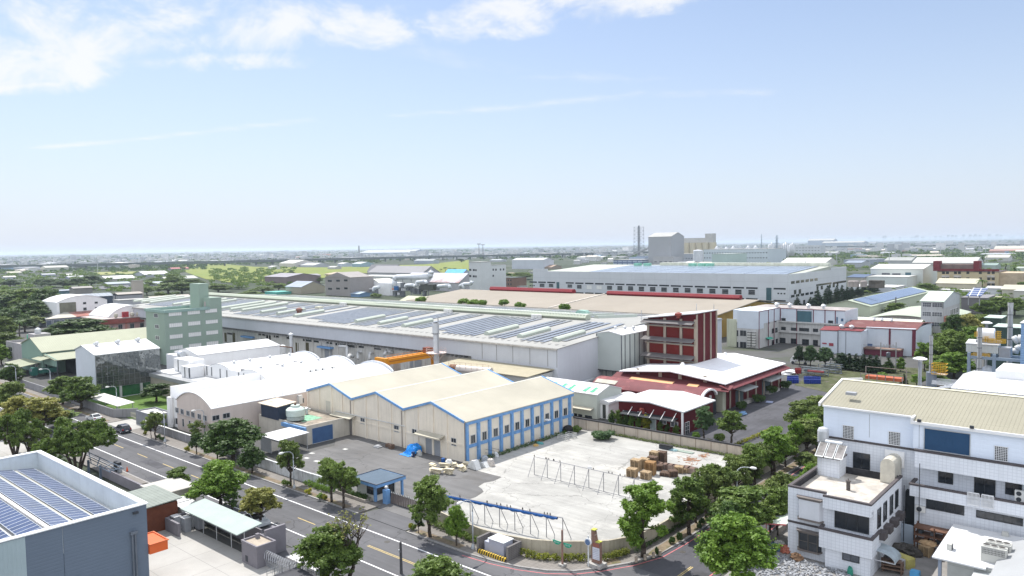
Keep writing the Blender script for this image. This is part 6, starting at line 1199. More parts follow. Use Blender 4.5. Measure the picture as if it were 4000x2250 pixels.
# white factory behind with tiled base
UW=mat('pale_blue_white_wall',(.72,.79,.90),.6,.03,.15,dirt=.05,rib=('z',.5),ribd=.04)
OLR=mat('olive_cream_roof',(.275,.26,.20),.6,.05,.15)
r=thg('white_factory','white walled factory with long ribbed olive cream roof and tiled lower storeys','factory',(-5,108,0))
x0,xs_,x1,y0,yr,y1=-32.0,-21.2,32,98.0,107.0,115.6
pt('upper_wall',MB().ext([(x0,y0,10.9),(x0,y1,10.9),(x0,y1,15.3),(x0,yr,16.7),(x0,y0,15.0)],(x1-x0,0,0)),UW,r)
pt('lower_wall',MB().box(x0,x1,y0,y1,0,10.85),TW,r);pt('band',MB().box(x0-.03,xs_,y0-.12,y0,10.7,10.95),TRM,r)
def rzz(y):return 15.05+(16.85-15.05)*(y-y0)/(yr-y0)if y<yr else 16.85-(y-yr)*.16
R=MB();R.ext([(x0-.3,y0-.3,rzz(y0-.3)),(x0-.3,yr,16.85),(x0-.3,y1+.4,rzz(y1+.4)),(x0-.3,y1+.4,rzz(y1+.4)-.15),(x0-.3,yr,16.7),(x0-.3,y0-.3,rzz(y0-.3)-.15)],(x1-x0+.3,0,0))
R.ext([(xs_,96.2,rzz(96.2)),(xs_,y0-.31,rzz(y0-.31)),(xs_,y0-.31,rzz(y0-.31)-.15),(xs_,96.2,rzz(96.2)-.15)],(x1-xs_,0,0))
x=x0-.2
while x<x1:
 ys=96.2 if x>xs_ else y0-.3
 R.ext([(x,ys,rzz(ys)),(x,ys,rzz(ys)+.02),(x,yr,16.87),(x,yr,16.85)],(.08,0,0));R.ext([(x,yr,16.85),(x,yr,16.87),(x,y1+.4,rzz(y1+.4)+.02),(x,y1+.4,rzz(y1+.4))],(.08,0,0));x+=.42
pt('roof',R,OLR,r);pt('ridge_cap',MB().ext([(x0-.3,yr-.35,16.86),(x0-.3,yr,16.98),(x0-.3,yr+.35,16.86)],(x1-x0,0,0)),mat('ridge_olive',(.58,.56,.43),.5),r)
pt('white_verge',MB().ext([(x0-.55,y0-.4,14.75),(x0-.55,yr,16.6),(x0-.55,y1+.4,15.2),(x0-.55,y1+.4,15.75),(x0-.55,yr,17.0),(x0-.55,y0-.4,15.2)],(.26,0,0)).box(xs_-.25,xs_,96.1,97.7,14.3,15.1),WHT,r)
pt('gutter',MB().box(xs_,x1,96.0,96.2,14.35,14.7).box(x0,xs_-.26,y0-.5,y0-.31,14.75,14.95),WHT,r)
pt('wall_overhang',MB().box(xs_,x1,96.4,y0-.001,11.4,14.5),UW,r)
pt('roof_hatch',MB().obox((at('M5',645,708,16).x,at('M5',645,708,16).y,16.35),(1.2,.8,.35)),GREYM,r)
GR=mat('grille_white',(.70,.71,.72),.5)
def grille(P,t,a,b,c,d,z_=None):
 l=onY(t,a,(b+d)/2,P).x;q=onY(t,c,(b+d)/2,P).x;zb=onY(t,(a+c)/2,d,P).z;zt_=onY(t,(a+c)/2,b,P).z
 g=pt('window',MB().box(l,q,P-.03,P+.02,zb,zt_),GLS,r);f=MB().box(l-.08,q+.08,P-.12,P-.03,zt_,zt_+.08).box(l-.08,q+.08,P-.12,P-.03,zb-.08,zb)
 n=7;n2=8
 for k in range(n+1):x=l+(q-l)*k/n;f.box(x-.022,x+.022,P-.11,P-.06,zb,zt_)
 for k in range(1,n2):z=zb+(zt_-zb)*k/n2;f.box(l,q,P-.09,P-.05,z-.018,z+.018)
 pt('grille',f,GR,g)
grille(98.0,'M5',555,1042,672,1178);grille(98.0,'M5',1066,1112,1190,1250);grille(96.4,'M5',2250,1275,2393,1425)
l=onY('M5',1465,1200,96.4).x;q=onY('M5',1970,1260,96.4).x;zt_=onY('M5',1465,1066,96.4).z;opening(r,'y',96.4,l,q,11.5,zt_,mat('navy_shutter',(.03,.085,.18),.5,.05,.5,rib=('z',.12)),FRM,name='roller_door',dep=.1)
for x in(l-6.5,l-.6,-9):pt('wall_seam',MB().box(x,x+.05,(98.0 if x<xs_ else 96.4)-.02,(98.0 if x<xs_ else 96.4),11.5,14.4),mat('seam_grey',(.35,.37,.4),.6),r)
for(a,b)in((1410,978),(1998,1050)):p=onY('M5',a,b,96.2);pt('floodlight',MB().box(p.x-.2,p.x+.2,95.8,96.1,p.z-.15,p.z+.15),DKM,r)
yf=95.9;xa=-20.9
tp_=pt('terrace_parapet',MB().box(xa,x1,yf,yf+.25,9.3,11.2).box(xa,xa+.25,yf+.25,y0,9.3,11.2).box(xa+.25,x1,yf+.25,y0,9.3,9.6),TW,r);pt('terrace_coping',MB().box(xa-.1,x1,yf-.08,yf+.33,11.2,11.42).box(xa-.1,xa+.33,yf+.33,y0,11.2,11.42),TRM,r)
pt('balcony_parapet',MB().box(xa-.4,x1,yf-.4,yf-.15,5.9,7.2).box(xa-.4,xa-.15,yf-.15,y0,5.9,7.2).box(xa-.15,x1,yf-.15,y0,5.9,6.15),TW,r);pt('balcony_coping',MB().box(xa-.48,x1,yf-.48,yf-.07,7.2,7.4).box(xa-.48,xa-.07,yf-.07,y0,7.2,7.4),TRM,r)
pt('front_wall',MB().box(xa,x1,yf+.3,y0-.001,0,5.89),TW,r)
wins(r,'y',y0,'L5',[(1720,370,1858,510),(2082,430,2282,640),(2395,475,2550,630)],GLS,FRD,nx=2);wins(r,'y',y0,'L5',[(862,215,1022,368)],GLS,FRD,nx=2)
wins(r,'y',yf+.3,'L5',[(1598,675,1970,795)],GLS,FRD,nx=4);wins(r,'y',yf+.3,'L5',[(2102,832,2560,895)],GLS,FRD,nx=5)
p=onY('L5',1540,770,yf+.3);acunit(r,p.x,yf+.25,p.z-.35,1.0,.75)
p=onY('L5',2540,640,96.6);acunit(r,p.x,96.7,p.z-.7,1.0,1.3,nf=2)
l=onY('L5',2008,660,yf-.42).x;q=onY('L5',2272,700,yf-.42).x;f=MB()
for(a,b)in((l,(l+q)/2-.12),((l+q)/2+.12,q)):
 f.box(a,b,yf-.56,yf-.5,6.15,6.25).box(a,b,yf-.56,yf-.5,7.55,7.65)
 for k in range(10):x=a+(b-a)*k/9;f.box(x-.03,x+.03,yf-.56,yf-.5,6.25,7.55)
 f.box(a,b,yf-.56,yf-.5,6.85,6.92)
pt('balcony_grille',f,GR,r)
pt('service_pipe',MB().cyl((-21.9,95.6,.2),(-21.9,95.6,7),.05,n=5).cyl((-20.2,95.2,2),(-20.2,95.2,10),.05,n=5),DKM,r)
pt('dark_doorway',MB().box(-22.1,-20.95,97.0,97.95,.05,5.9),mat('dark_inside',(.03,.035,.04),.9),r)
r=thg('white_roof_shed','shed with bright white roof carrying three air conditioning machines','shed',(-13,91,0))
xa,xb,ya,yb=-16.7,-9.0,84.6,95.4
pt('roof',MB().slab((xa,ya,3.25),(xb-3.0,ya,3.25),(xb-3.0,yb,3.5),(xa,yb,3.5),.15).slab((xb-3.0,ya+.6,3.25),(xb+2,ya+.6,3.25),(xb+2,yb,3.5),(xb-3.0,yb,3.5),.15),mat('bright_white_roof',(.6,.605,.61),.5,.03,.3,grid=((5.0,.8),.03,(.6,.62,.63),'xy')),r)
pt('wall',MB().box(xa+1.3,xb,ya+.5,yb,0,3.2),mat('shed_wall',(.40,.42,.41),.8,.08,.6,grid=((3.0,1.4),.04,(.28,.29,.29),'xz')),r);pt('post',MB().box(xa+.5,xa+.8,ya+.3,ya+.6,0,3.2),mat('post_blue_grey',(.25,.30,.38),.6),r)
pt('gutter',MB().box(xa-.1,xa-.0,ya,yb,3.2,3.35),DKM,r)
r=thg('curved_roof_hall','pale grey curved corrugated roof at the lower right corner','hall',(-6,88,0))
pts=[at('L5',2576,830,6.2),at('L5',2480,980,5.4),at('L5',2340,1230,4.4),at('L5',2230,1448,3.8)]
yA,yB=76,99;
R=MB().ext([(-11.3+k*1.0,70,3.7+2.9*math.sin(min(1.35,.05+k*.16)))for k in range(9)]+[(-3.3,70,3.4),(-11.3,70,3.3)],(0,22.0,0));pt('roof',R,mat('pale_curved_roof',(.32,.33,.34),.5,.04,.3,rib=('y',.35),ribd=.12),r)
r=thg('porch_roof','flat pale ribbed porch roof below the curved roof','porch',(-12,84,0));pt('roof',MB().slab((-13.0,78,2.7),(-9.9,78,2.9),(-9.9,88.3,2.9),(-13.0,88.3,2.7),.12),mat('pale_porch',(.45,.47,.47),.5,.05,.3,rib=('y',.35)),r);pt('wall',MB().box(-12.4,-10.2,80,88,0,2.6),mat('shed_wall',(.40,.42,.41),.8),r)
AG=mat('ac_beige',(.48,.48,.45),.5,.05,.5)
def bigac(lab,cx,cy,z,w,d,h,rz_=0):
 o=thg('air_conditioner',lab,'air conditioner',(cx,cy,z),'air conditioning machines on the white roof shed')
 b=pt('case',MB().box(cx-w/2,cx+w/2,cy-d/2,cy+d/2,z,z+h),AG,o);pt('coil_grille',MB().box(cx-w/2+.15,cx+w/2-.15,cy-d/2-.03,cy-d/2,z+h*.55,z+h-.12),mat('coil_dark',(.07,.07,.07),.6,grid=((.12,.2),.05,(.42,.42,.40),'xz')),b)
 for k in(-1,0,1):pt('fan',MB().cyl((cx+k*w*.3,cy,z+h),(cx+k*w*.3,cy,z+h+.1),d*.36,n=20),mat('fan_ring',(.5,.5,.48),.5),b);pt('fan_mouth',MB().cyl((cx+k*w*.3,cy,z+h+.1),(cx+k*w*.3,cy,z+h+.115),d*.29,n=20),mat('fan_dark',(.07,.065,.06),.5),b)
 return o
p=at('X4',1600,1165,3.45);q=at('X4',1950,1210,3.45);bigac('large beige air conditioning machine with three round fans, nearer',p.x+1.05,p.y+.6,3.4,2.2,1.0,1.6);bigac('beige air conditioning machine with three round fans, behind the large one',p.x+1.2,p.y+2.4,3.4,2.2,1.0,1.5)
p=at('X4',1040,950,3.45);o=thg('air_conditioner','single slim beige air conditioner alone on the white roof','air conditioner',p);pt('case',MB().box(p.x-.35,p.x+.1,p.y-.4,p.y+.45,3.4,4.1),AG,o);pt('fan',MB().box(p.x+.1,p.x+.14,p.y-.3,p.y+.35,3.45,4.0),DKM,o)
p=at('X4',2060,720,3.5);o=thg('air_conditioner','small beige air conditioner behind the fan machines','air conditioner',p);pt('case',MB().box(p.x-.3,p.x+.3,p.y-.2,p.y+.25,3.4,4.1),AG,o)
def crate(nm,t,x,y,d,mt,lab,z=.03,rz=0.0,cat='crate'):p=at(t,x,y,z);return sgl(nm,MB().obox((p.x,p.y,z+d[2]/2),d,rz).obox((p.x,p.y,z+d[2]+.03),(d[0]*.9,d[1]*.9,.06),rz),mt,lab,cat)
YC=mat('yellow_crate',(.42,.38,.13),.6,.15,1);BC=mat('blue_crate',(.03,.10,.42),.5,.1,1);CBC=mat('cardboard',(.45,.31,.18),.85,.2,1.5)
crate('yellow_bin','L5',1350,1335,(2.2,1.3,1.0),YC,'long dull yellow bin with dark goods on top',rz=-.35,cat='bin');crate('white_tub','L5',1345,1370,(.7,.7,.95),mat('tub_grey',(.4,.4,.42),.6),'grey white tub standing before the yellow bin',cat='tub')
crate('blue_crate','L5',1635,1110,(.8,.7,1.3),BC,'tall stack of deep blue crates in the shaded yard');crate('blue_crate','L5',1675,1150,(.8,.6,.6),mat('bright_blue_crate',(.04,.25,.55),.5),'bright blue crate next to the cardboard heap')
o=pallet_stack(at('L5',1590,1240,.05),8,WOOD,'pallet stack with flattened cardboard on top in the back yard',-.3,'pallets in the back yard');p=at('L5',1590,1240,.05)
lumpy('cardboard_heap',(p.x+.1,p.y+.5,1.2),(1.8,1.2,.45),CBC,'crumpled cardboard lying on the back yard pallets','cardboard',31)
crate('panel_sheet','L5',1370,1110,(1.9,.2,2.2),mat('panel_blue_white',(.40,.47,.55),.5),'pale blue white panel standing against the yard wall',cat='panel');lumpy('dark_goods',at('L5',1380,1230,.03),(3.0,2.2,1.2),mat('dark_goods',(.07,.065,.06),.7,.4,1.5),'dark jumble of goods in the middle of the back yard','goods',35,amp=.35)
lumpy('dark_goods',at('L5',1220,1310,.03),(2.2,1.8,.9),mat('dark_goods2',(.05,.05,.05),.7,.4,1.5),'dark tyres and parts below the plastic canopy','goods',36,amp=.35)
sgl('timber_rack',MB().obox((-20.8,86.3,.9),(2.2,1.2,.12),.2).obox((-20.8,86.3,.5),(2.2,1.2,.12),.2).obox((-20.9,86.2,1.3),(2.0,.9,.1),.25).box(-21.7,-21.6,85.8,86.8,.03,1.3).box(-19.9,-19.8,85.8,86.8,.03,1.3),WOODD,'rack of brown planks under the plastic canopy','rack')
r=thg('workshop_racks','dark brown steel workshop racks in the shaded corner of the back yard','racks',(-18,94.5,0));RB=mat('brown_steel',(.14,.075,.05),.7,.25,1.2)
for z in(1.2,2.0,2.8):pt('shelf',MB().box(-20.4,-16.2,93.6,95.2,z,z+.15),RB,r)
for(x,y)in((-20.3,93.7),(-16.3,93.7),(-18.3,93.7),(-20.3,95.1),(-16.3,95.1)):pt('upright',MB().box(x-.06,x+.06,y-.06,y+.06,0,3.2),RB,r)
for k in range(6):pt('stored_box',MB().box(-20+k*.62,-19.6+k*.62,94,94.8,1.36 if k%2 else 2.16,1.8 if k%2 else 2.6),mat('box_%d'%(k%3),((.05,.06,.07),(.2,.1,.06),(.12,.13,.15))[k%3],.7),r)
for k,(x,y,c_,lb)in enumerate(((65,1185,(.05,.10,.20),'blue plastic drum in the junk by the side road'),(290,1290,(.20,.12,.07),'brown flower box against the tiled house wall'),(120,1160,(.6,.6,.57),'white scrap sheets piled beside the tiled house'),(165,1205,(.35,.12,.08),'red brown scrap beside the tiled house'))):
 lumpy('scrap',at('L5',x,y,.05),(1.3,.9,.8),mat('scrap%d'%k,c_,.7,.3,2),lb,'scrap',50+k,amp=.3)
crate('blue_boxes','L5',1480,1445,(.9,.8,.5),mat('sky_blue_box',(.10,.35,.62),.5),'sky blue box at the bottom edge of the back yard');lumpy('green_cart',at('L5',825,1435,.05),(.6,.6,.9),mat('teal_cart',(.03,.22,.16),.5),'small teal green cart at the foot of the tiled house','cart',61)
# trees
def leaf_mesh(name,blobs,n,size,seed,flat=0.35,shell=0.35,drop=0.0):
 rg=np.random.default_rng(seed);B=np.array([b[:4]for b in blobs],float);fl=np.array([b[4]if len(b)>4 else.75 for b in blobs])
 wt=B[:,3]**2;idx=rg.choice(len(B),n,p=wt/wt.sum())
 d=rg.normal(size=(n,3));d/=np.linalg.norm(d,axis=1,keepdims=True)
 rad=(shell+(1-shell)*rg.random(n)**.6)*(1+.16*rg.normal(size=n))
 m_=11;sd=rg.normal(size=(len(B),m_,3));sd/=np.linalg.norm(sd,axis=2,keepdims=True);sr=(.55+.5*rg.random((len(B),m_,1)))
 if size<.4 and len(B)>12:
  q=rg.integers(0,m_,n);sc_=sd[idx,q]*sr[idx,q];jit=rg.normal(size=(n,3))*.17;dd=sc_+jit;d=dd/np.linalg.norm(dd,axis=1,keepdims=True);rad=np.linalg.norm(dd,axis=1)
 C=B[idx,:3]+d*rad[:,None]*B[idx,3:4]*np.stack([np.ones(n),np.ones(n),fl[idx]],1)
 C[:,2]-=drop*rg.random(n)
 nr=d*.6+rg.normal(size=(n,3))*.55+np.array([0,0,flat]);nr/=np.linalg.norm(nr,axis=1,keepdims=True)
 a=np.cross(nr,rg.normal(size=(n,3)));a/=np.linalg.norm(a,axis=1,keepdims=True);b=np.cross(nr,a)
 s=size*(.6+.8*rg.random(n))[:,None]
 V=np.stack([C-a*s,C+b*s*.55,C+a*s,C-b*s*.55],1).reshape(-1,3).astype(np.float32)
 me=bpy.data.meshes.new(name);me.vertices.add(4*n);me.vertices.foreach_set('co',V.ravel());me.loops.add(4*n);me.loops.foreach_set('vertex_index',np.arange(4*n,dtype=np.int32))
 me.polygons.add(n);me.polygons.foreach_set('loop_start',np.arange(0,4*n,4,dtype=np.int32));me.polygons.foreach_set('loop_total',np.full(n,4,dtype=np.int32));me.update();me.validate();return me
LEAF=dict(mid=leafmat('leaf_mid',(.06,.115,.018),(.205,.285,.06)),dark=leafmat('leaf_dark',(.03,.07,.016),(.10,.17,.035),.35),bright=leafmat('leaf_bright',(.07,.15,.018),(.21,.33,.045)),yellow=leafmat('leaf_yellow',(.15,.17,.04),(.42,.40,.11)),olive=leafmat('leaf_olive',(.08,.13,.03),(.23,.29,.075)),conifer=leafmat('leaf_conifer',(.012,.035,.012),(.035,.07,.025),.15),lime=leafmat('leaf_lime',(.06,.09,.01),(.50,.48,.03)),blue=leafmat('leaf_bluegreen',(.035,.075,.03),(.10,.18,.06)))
LEAF['hedge']=leafmat('leaf_hedge',(.03,.055,.01),(.34,.36,.03));PROTO={}
def proto(kind,variant=0):
 key=(kind,variant)
 if key in PROTO:return PROTO[key]
 rg=random.Random(hash(kind)%1000 if False else sum(map(ord,kind))+variant*17);blobs=[];tr=MB();h0,r0=7.0,2.6;n,ls=5200,.20;kw={}
 def limb(a,b,ra,rb,seg=3):
  pts=[Vector(a)]
  for k in range(1,seg+1):q=Vector(a).lerp(Vector(b),k/seg);pts.append(q+Vector((rg.uniform(-.15,.15),)*2+(0,))if k<seg else q)
  for k in range(seg):tr.cyl(pts[k],pts[k+1],ra+(rb-ra)*k/seg,ra+(rb-ra)*(k+1)/seg,6)
 if kind in('round','dense','open'):
  nb=dict(round=34,dense=44,open=26)[kind];fork=2.0 if kind!='dense' else 1.4
  limb((0,0,0),(rg.uniform(-.2,.2),rg.uniform(-.2,.2),fork),.2,.15)
  for k in range(nb):
   t=rg.uniform(0,2*PI);u_=rg.random()**.5;z=rg.uniform(.28,1);w_=math.sin(min(1,(1.12-z)*1.5)*PI/2)**.8;r_=r0*.78*u_*w_;bz=h0*(.22+.67*z)if kind!='dense' else h0*(.08+.80*z)
   br=rg.uniform(.5,.95)*(1.2 if kind=='dense' else.92 if kind=='open' else 1.05);blobs.append((r_*math.cos(t),r_*math.sin(t),bz,br,.7))
   if k%2==0:limb((0,0,fork),(r_*math.cos(t)*.9,r_*math.sin(t)*.9,bz-.1),.09,.03)
  n=dict(round=17000,dense=24000,open=10000)[kind];ls=.135
 elif kind=='tall':
  h0,r0=10,2.6;limb((0,0,0),(.1,0,5),.26,.17,4);limb((.1,0,5),(0,.1,8.6),.16,.05,3)
  for k in range(34):
   z=rg.uniform(.28,.95);t=rg.uniform(0,2*PI);r_=rg.uniform(.3,1)*r0*(.85 if z<.8 else.5);blobs.append((r_*math.cos(t),r_*math.sin(t),h0*z,rg.uniform(.5,.85),.65))
   limb((0,0,h0*z*.8),(r_*math.cos(t)*.9,r_*math.sin(t)*.9,h0*z-.1),.07,.03,2)
  n=21000;ls=.14;kw=dict(drop=.5)
 elif kind=='spread':
  h0,r0=7,5.5
  for k in range(7):t=k*.9;limb((.3*math.cos(t),.3*math.sin(t),0),(1.6*math.cos(t),1.6*math.sin(t),3.4),.2,.12)
  for k in range(66):
   t=rg.uniform(0,2*PI);r_=r0*.86*rg.random()**.55;bz=h0*(.93-.42*(r_/r0)**2)*rg.uniform(.55,1);blobs.append((r_*math.cos(t),r_*math.sin(t),bz,rg.uniform(.65,1.05),.62))
   if k%2==0:limb((1.2*math.cos(t),1.2*math.sin(t),2.6),(r_*math.cos(t)*.92,r_*math.sin(t)*.92,bz-.3),.09,.03)
  n=56000;ls=.145
 elif kind=='conifer':
  h0,r0=8,1.6;limb((0,0,0),(0,0,7.6),.14,.03,4)
  for k in range(26):
   z=.1+.88*k/25;r_=r0*(1-z)**.8*.75
   for q in range(3 if z<.7 else 1):t=rg.uniform(0,2*PI);blobs.append((r_*math.cos(t),r_*math.sin(t),h0*z,.28+.4*(1-z),.6))
  n=7000;ls=.17;kw=dict(flat=.1)
 elif kind=='column':
  h0,r0=3.0,.8;limb((0,0,0),(0,0,2.4),.07,.03,2)
  for k in range(14):z=.18+.75*k/13;t=rg.uniform(0,2*PI);r_=.28*math.sin(z*PI);blobs.append((r_*math.cos(t),r_*math.sin(t),h0*z,.5*math.sin(min(PI*.93,(z*.86+.18)*PI))**.5+.05,.9))
  n=3600;ls=.12
 elif kind=='bush':
  h0,r0=1.6,1.2;limb((0,0,0),(0,0,.6),.06,.03,1)
  for k in range(12):t=rg.uniform(0,2*PI);r_=r0*.62*rg.random()**.5;blobs.append((r_*math.cos(t),r_*math.sin(t),rg.uniform(.45,1.1),rg.uniform(.35,.55),.8))
  n=2600;ls=.13
 elif kind=='shrub':
  h0,r0=.8,.5;limb((0,0,0),(0,0,.3),.03,.02,1)
  for k in range(6):blobs.append((rg.uniform(-.25,.25),rg.uniform(-.25,.25),rg.uniform(.25,.62),.2,.9))
  n=500;ls=.09
 elif kind=='bare':
  h0,r0=7,2.4;limb((0,0,0),(.1,0,2.6),.2,.13)
  for k in range(9):
   t=k*.7+rg.uniform(-.3,.3);r1=rg.uniform(.6,1.1);a=(r1*math.cos(t),r1*math.sin(t),rg.uniform(3.6,4.6));limb((.1,0,2.5),a,.08,.05)
   for q in range(5):
    b=(a[0]+rg.uniform(-1.1,1.1),a[1]+rg.uniform(-1.1,1.1),a[2]+rg.uniform(.8,2.4));limb(a,b,.04,.015,2)
    for s_ in range(3):c=(b[0]+rg.uniform(-.5,.5),b[1]+rg.uniform(-.5,.5),b[2]+rg.uniform(-.1,.5));tr.cyl(b,c,.014,.008,3);blobs.append((*c,.14,1))
  n=420;ls=.10;kw=dict(shell=.1)
 elif kind=='palm':
  h0,r0=7,2.2;limb((0,0,0),(.1,0,5.8),.2,.13,3);V=[];
 elif kind=='clump':
  h0,r0=7,3.4;limb((0,0,0),(0,0,3),.3,.2,1)
  for k in range(12):t=rg.uniform(0,2*PI);r_=r0*.68*rg.random()**.5;blobs.append((r_*math.cos(t),r_*math.sin(t),h0*rg.uniform(.32,.8),rg.uniform(1.0,1.6),.75))
  n=1500;ls=.5
 if kind=='palm':
  cr=MB()
  for k in range(17):
   t=k*2.4;el_=rg.uniform(-.1,.9);prev=Vector((.1,0,5.8));d_=Vector((math.cos(t),math.sin(t),0))
   for s_ in range(5):
    e=el_-s_*.42;q=prev+(d_*math.cos(e)+Vector((0,0,math.sin(e))))*.52;sd=Vector((-d_.y,d_.x,0))*(.34-.05*s_)
    cr.quad(prev-sd+Vector((0,0,-.12)),prev,q,q-sd*.8+Vector((0,0,-.12)));cr.quad(prev,prev+sd+Vector((0,0,-.12)),q+sd*.8+Vector((0,0,-.12)),q);prev=q
  cm=bpy.data.meshes.new('crown_palm');cm.from_pydata(cr.v,[],cr.f)
 else:cm=leaf_mesh('crown_'+kind,blobs,n,ls,100+variant+sum(map(ord,kind)),**kw)
 cm.materials.append(LEAF['mid'])
 tm=bpy.data.meshes.new('trunk_'+kind);tm.from_pydata(tr.v,[],tr.f);tm.materials.append(BARK);tm.polygons.foreach_set('use_smooth',[True]*len(tm.polygons))
 PROTO[key]=(cm,tm,h0,r0);return PROTO[key]
def plant(kind,p,h,rad,leaf,label,cat='tree',name='tree',group=None,variant=0,rz=None,trunk=True):
 cm,tm,h0,r0=proto(kind,variant);r=bpy.data.objects.new(name,None);COL.objects.link(r);r.empty_display_size=.3
 r.location=p;r.rotation_euler=(0,0,random.uniform(0,6.28)if rz is None else rz);r['label']=label;r['category']=cat
 if group:r['group']=group
 s=rad/r0;r.scale=(s,s,h/h0);OFF[r.name]=Vector(p)
 for nm,me in(('crown',cm),('trunk',tm)):
  if nm=='trunk' and not trunk:continue
  o=bpy.data.objects.new(nm,me);COL.objects.link(o);o.parent=r
  if nm=='crown':o.material_slots[0].link='OBJECT';o.material_slots[0].material=LEAF[leaf]
 return r
def tree(t,bx,by,ty,hw,kind,leaf,label,z=.1,**k):
 p=at(t,bx,by,z);h=hgt(t,bx,by,bx,ty,z)-z;dep=(p-Vector((0,0,H))).dot(FW);rad=hw*TL[t][2]/TL[t][3]*dep/FPX*(1.12 if kind in('round','dense','open','spread','tall')else 1.35 if kind=='conifer' else 1.0)
 return plant(kind,p,h,rad,leaf,label,**k)
for a in[('L4',610,1235,360,285,'tall','bright','tall slender green street tree in front of the curved beige wall'),('L4',1120,985,300,230,'tall','mid','green street tree beside the road wall near the pallets'),('L4',1310,800,170,190,'open','olive','thin olive tree between pallets and beige wall'),('L4',1480,760,150,230,'open','olive','open olive crown against the bright yard beyond the street wall'),('L4',1640,1600,735,385,'dense','bright','largest dense bright green tree at the street corner by the tiled house'),('L4',1700,1080,440,360,'round','mid','wide dark green tree behind the largest corner tree'),('L4',2030,1010,560,210,'open','mid','green tree between the side road and the tiled house'),('L4',2035,830,340,180,'open','olive','sparse olive tree left of the tiled house corner'),('L4',2180,640,250,170,'open','olive','thin tree beside the tiled house parapet'),('L4',1820,450,180,130,'open','olive','slim sparse tree beside the wall bend'),('L4',1945,290,-60,190,'open','olive','sparse yellow green tree overhanging the corner of the yard wall'),('L4',2080,320,-220,200,'round','bright','bright green tree with dark trunk behind the wall corner'),('L4',2200,230,-140,150,'round','mid','green tree beside the bright one along the side road'),('L4',2440,110,-330,200,'round','olive','olive green tree in front of the white factory corner'),('M5',80,1150,740,170,'round','olive','yellow green tree left of the white factory wall'),('M5',240,1000,690,140,'round','olive','yellowish tree touching the white factory edge'),('M5',260,1330,1000,130,'dense','bright','bright leafy tree below the steel water tank'),('M5',20,1420,970,110,'round','bright','light green tree among the side road trees'),('M5',150,1530,1330,130,'dense','olive','low yellow green tree beside the tiled house roof'),('L3',230,1010,335,240,'round','mid','full green and tan street tree at the sliding gate'),('L3',100,970,740,65,'open','dark','small dark tree under the full street tree'),('L3',525,1110,640,120,'dense','bright','compact leafy tree beside the tall lamp'),('L3',300,1900,1225,340,'dense','mid','broad green tree at the bottom edge of the picture'),('L2',1400,1560,850,330,'dense','mid','large round green tree standing over the near lane'),('L2',1640,1540,740,330,'bare','yellow','nearly leafless tree with bare grey branches over the road'),('L2',620,890,440,225,'round','yellow','yellowish tree over the end of the carport'),('L2',305,755,480,90,'open','dark','thin dark tree between the carport and the big olive tree'),('L2',150,700,135,290,'dense','bright','big round yellow green tree above the carport'),('L1',1990,550,230,145,'round','mid','small round green tree between the road and white huts'),('L2',960,440,-90,150,'round','olive','slim olive brown tree beside the lamp at the mouldy wall'),('L2',1420,620,130,180,'round','mid','green street tree left of the guard house'),('L2',1555,690,120,190,'open','mid','second green street tree hiding the guard house wall'),('L2',525,300,-10,140,'dense','dark','dark green low tree at the pavement below the white canopy'),('M2',300,1440,950,310,'dense','dark','large dark dense tree hiding the low outbuilding'),('M1',2430,1420,960,110,'open','olive','thin pale tree standing against the pink wall'),('M1',2200,1355,1110,80,'round','dark','small dark tree beside the street cabinets'),('M1',2200,1200,960,90,'open','olive','pale sparse tree in front of the pink building'),('M1',1740,1195,850,130,'open','olive','sparse young tree in front of the gatehouse'),('M1',1690,1175,940,60,'open','mid','thin young tree left of the sparse one by the gatehouse'),('M1',1750,775,562,170,'round','dark','round dark green lawn tree beside the glass building'),('M1',890,860,470,210,'dense','mid','dense green roadside tree in front of the glass building'),('M1',700,800,470,170,'round','mid','roadside tree just left of the dense one by the green truck'),('M1',120,600,335,125,'dense','dark','round dark tree at far left beside the pale canopy'),('M1',120,1000,530,190,'round','olive','olive green tree at the left edge over the pavement'),('M1',190,1130,690,170,'round','yellow','yellowish crown at the far left by the road'),('M1',480,1130,700,240,'round','yellow','wide pale yellow green tree beside the banyans'),('M1',640,1060,850,220,'round','mid','green tree behind the banyan next to the white car'),('L1',170,100,-440,260,'spread','mid','left banyan with pale branching trunks by the white yard'),('L1',860,300,-360,390,'spread','mid','big banyan with many aerial roots behind the white parapet'),('M1',330,1330,985,200,'spread','olive','small banyan between the two big ones behind the white parapet'),('M4',1290,1185,820,125,'round','blue','bluish green round tree at the red office corner'),('M4',1590,1240,855,160,'round','mid','glossy green tree with forked trunk in the red factory yard'),('M3',1950,600,345,155,'dense','dark','dense dark tree between grey factory and striped barn'),]:tree(*a)
for k,(x,by,ty,hw,lf,lb)in enumerate(((262,1030,865,45,'dark','first dark column shrub from the left before the red office'),(330,1040,858,52,'mid','second column shrub from the left before the red office'),(410,1050,912,40,'dark','narrow dark shrub third in the row before the red office'),(480,1055,908,42,'bright','bright green column shrub fourth in the row'),(560,1065,918,42,'bright','bright green column shrub fifth in the row'),(640,1085,905,60,'lime','yellow topped column shrub at the right of the row'),(805,1105,990,46,'mid','rounded trimmed shrub left of the red office window'),(888,1115,1010,42,'dark','rounded trimmed shrub in the middle of three'),(985,1135,1030,50,'mid','rounded trimmed shrub nearest the white corner post'))):
 tree('M4',x,by,ty,hw,'column',lf,lb,cat='shrub',name='shrub',variant=k%2)
tree('M4',1205,1190,1100,60,'bush','bright','round bright bush left of the forked tree',cat='bush',name='bush');tree('M4',1450,1215,1110,80,'bush','mid','low dark green bushes under the forked tree',cat='bush',name='bush');tree('M4',1335,1205,1180,40,'bush','lime','small lime green bush between the red yard trees',cat='bush',name='bush')
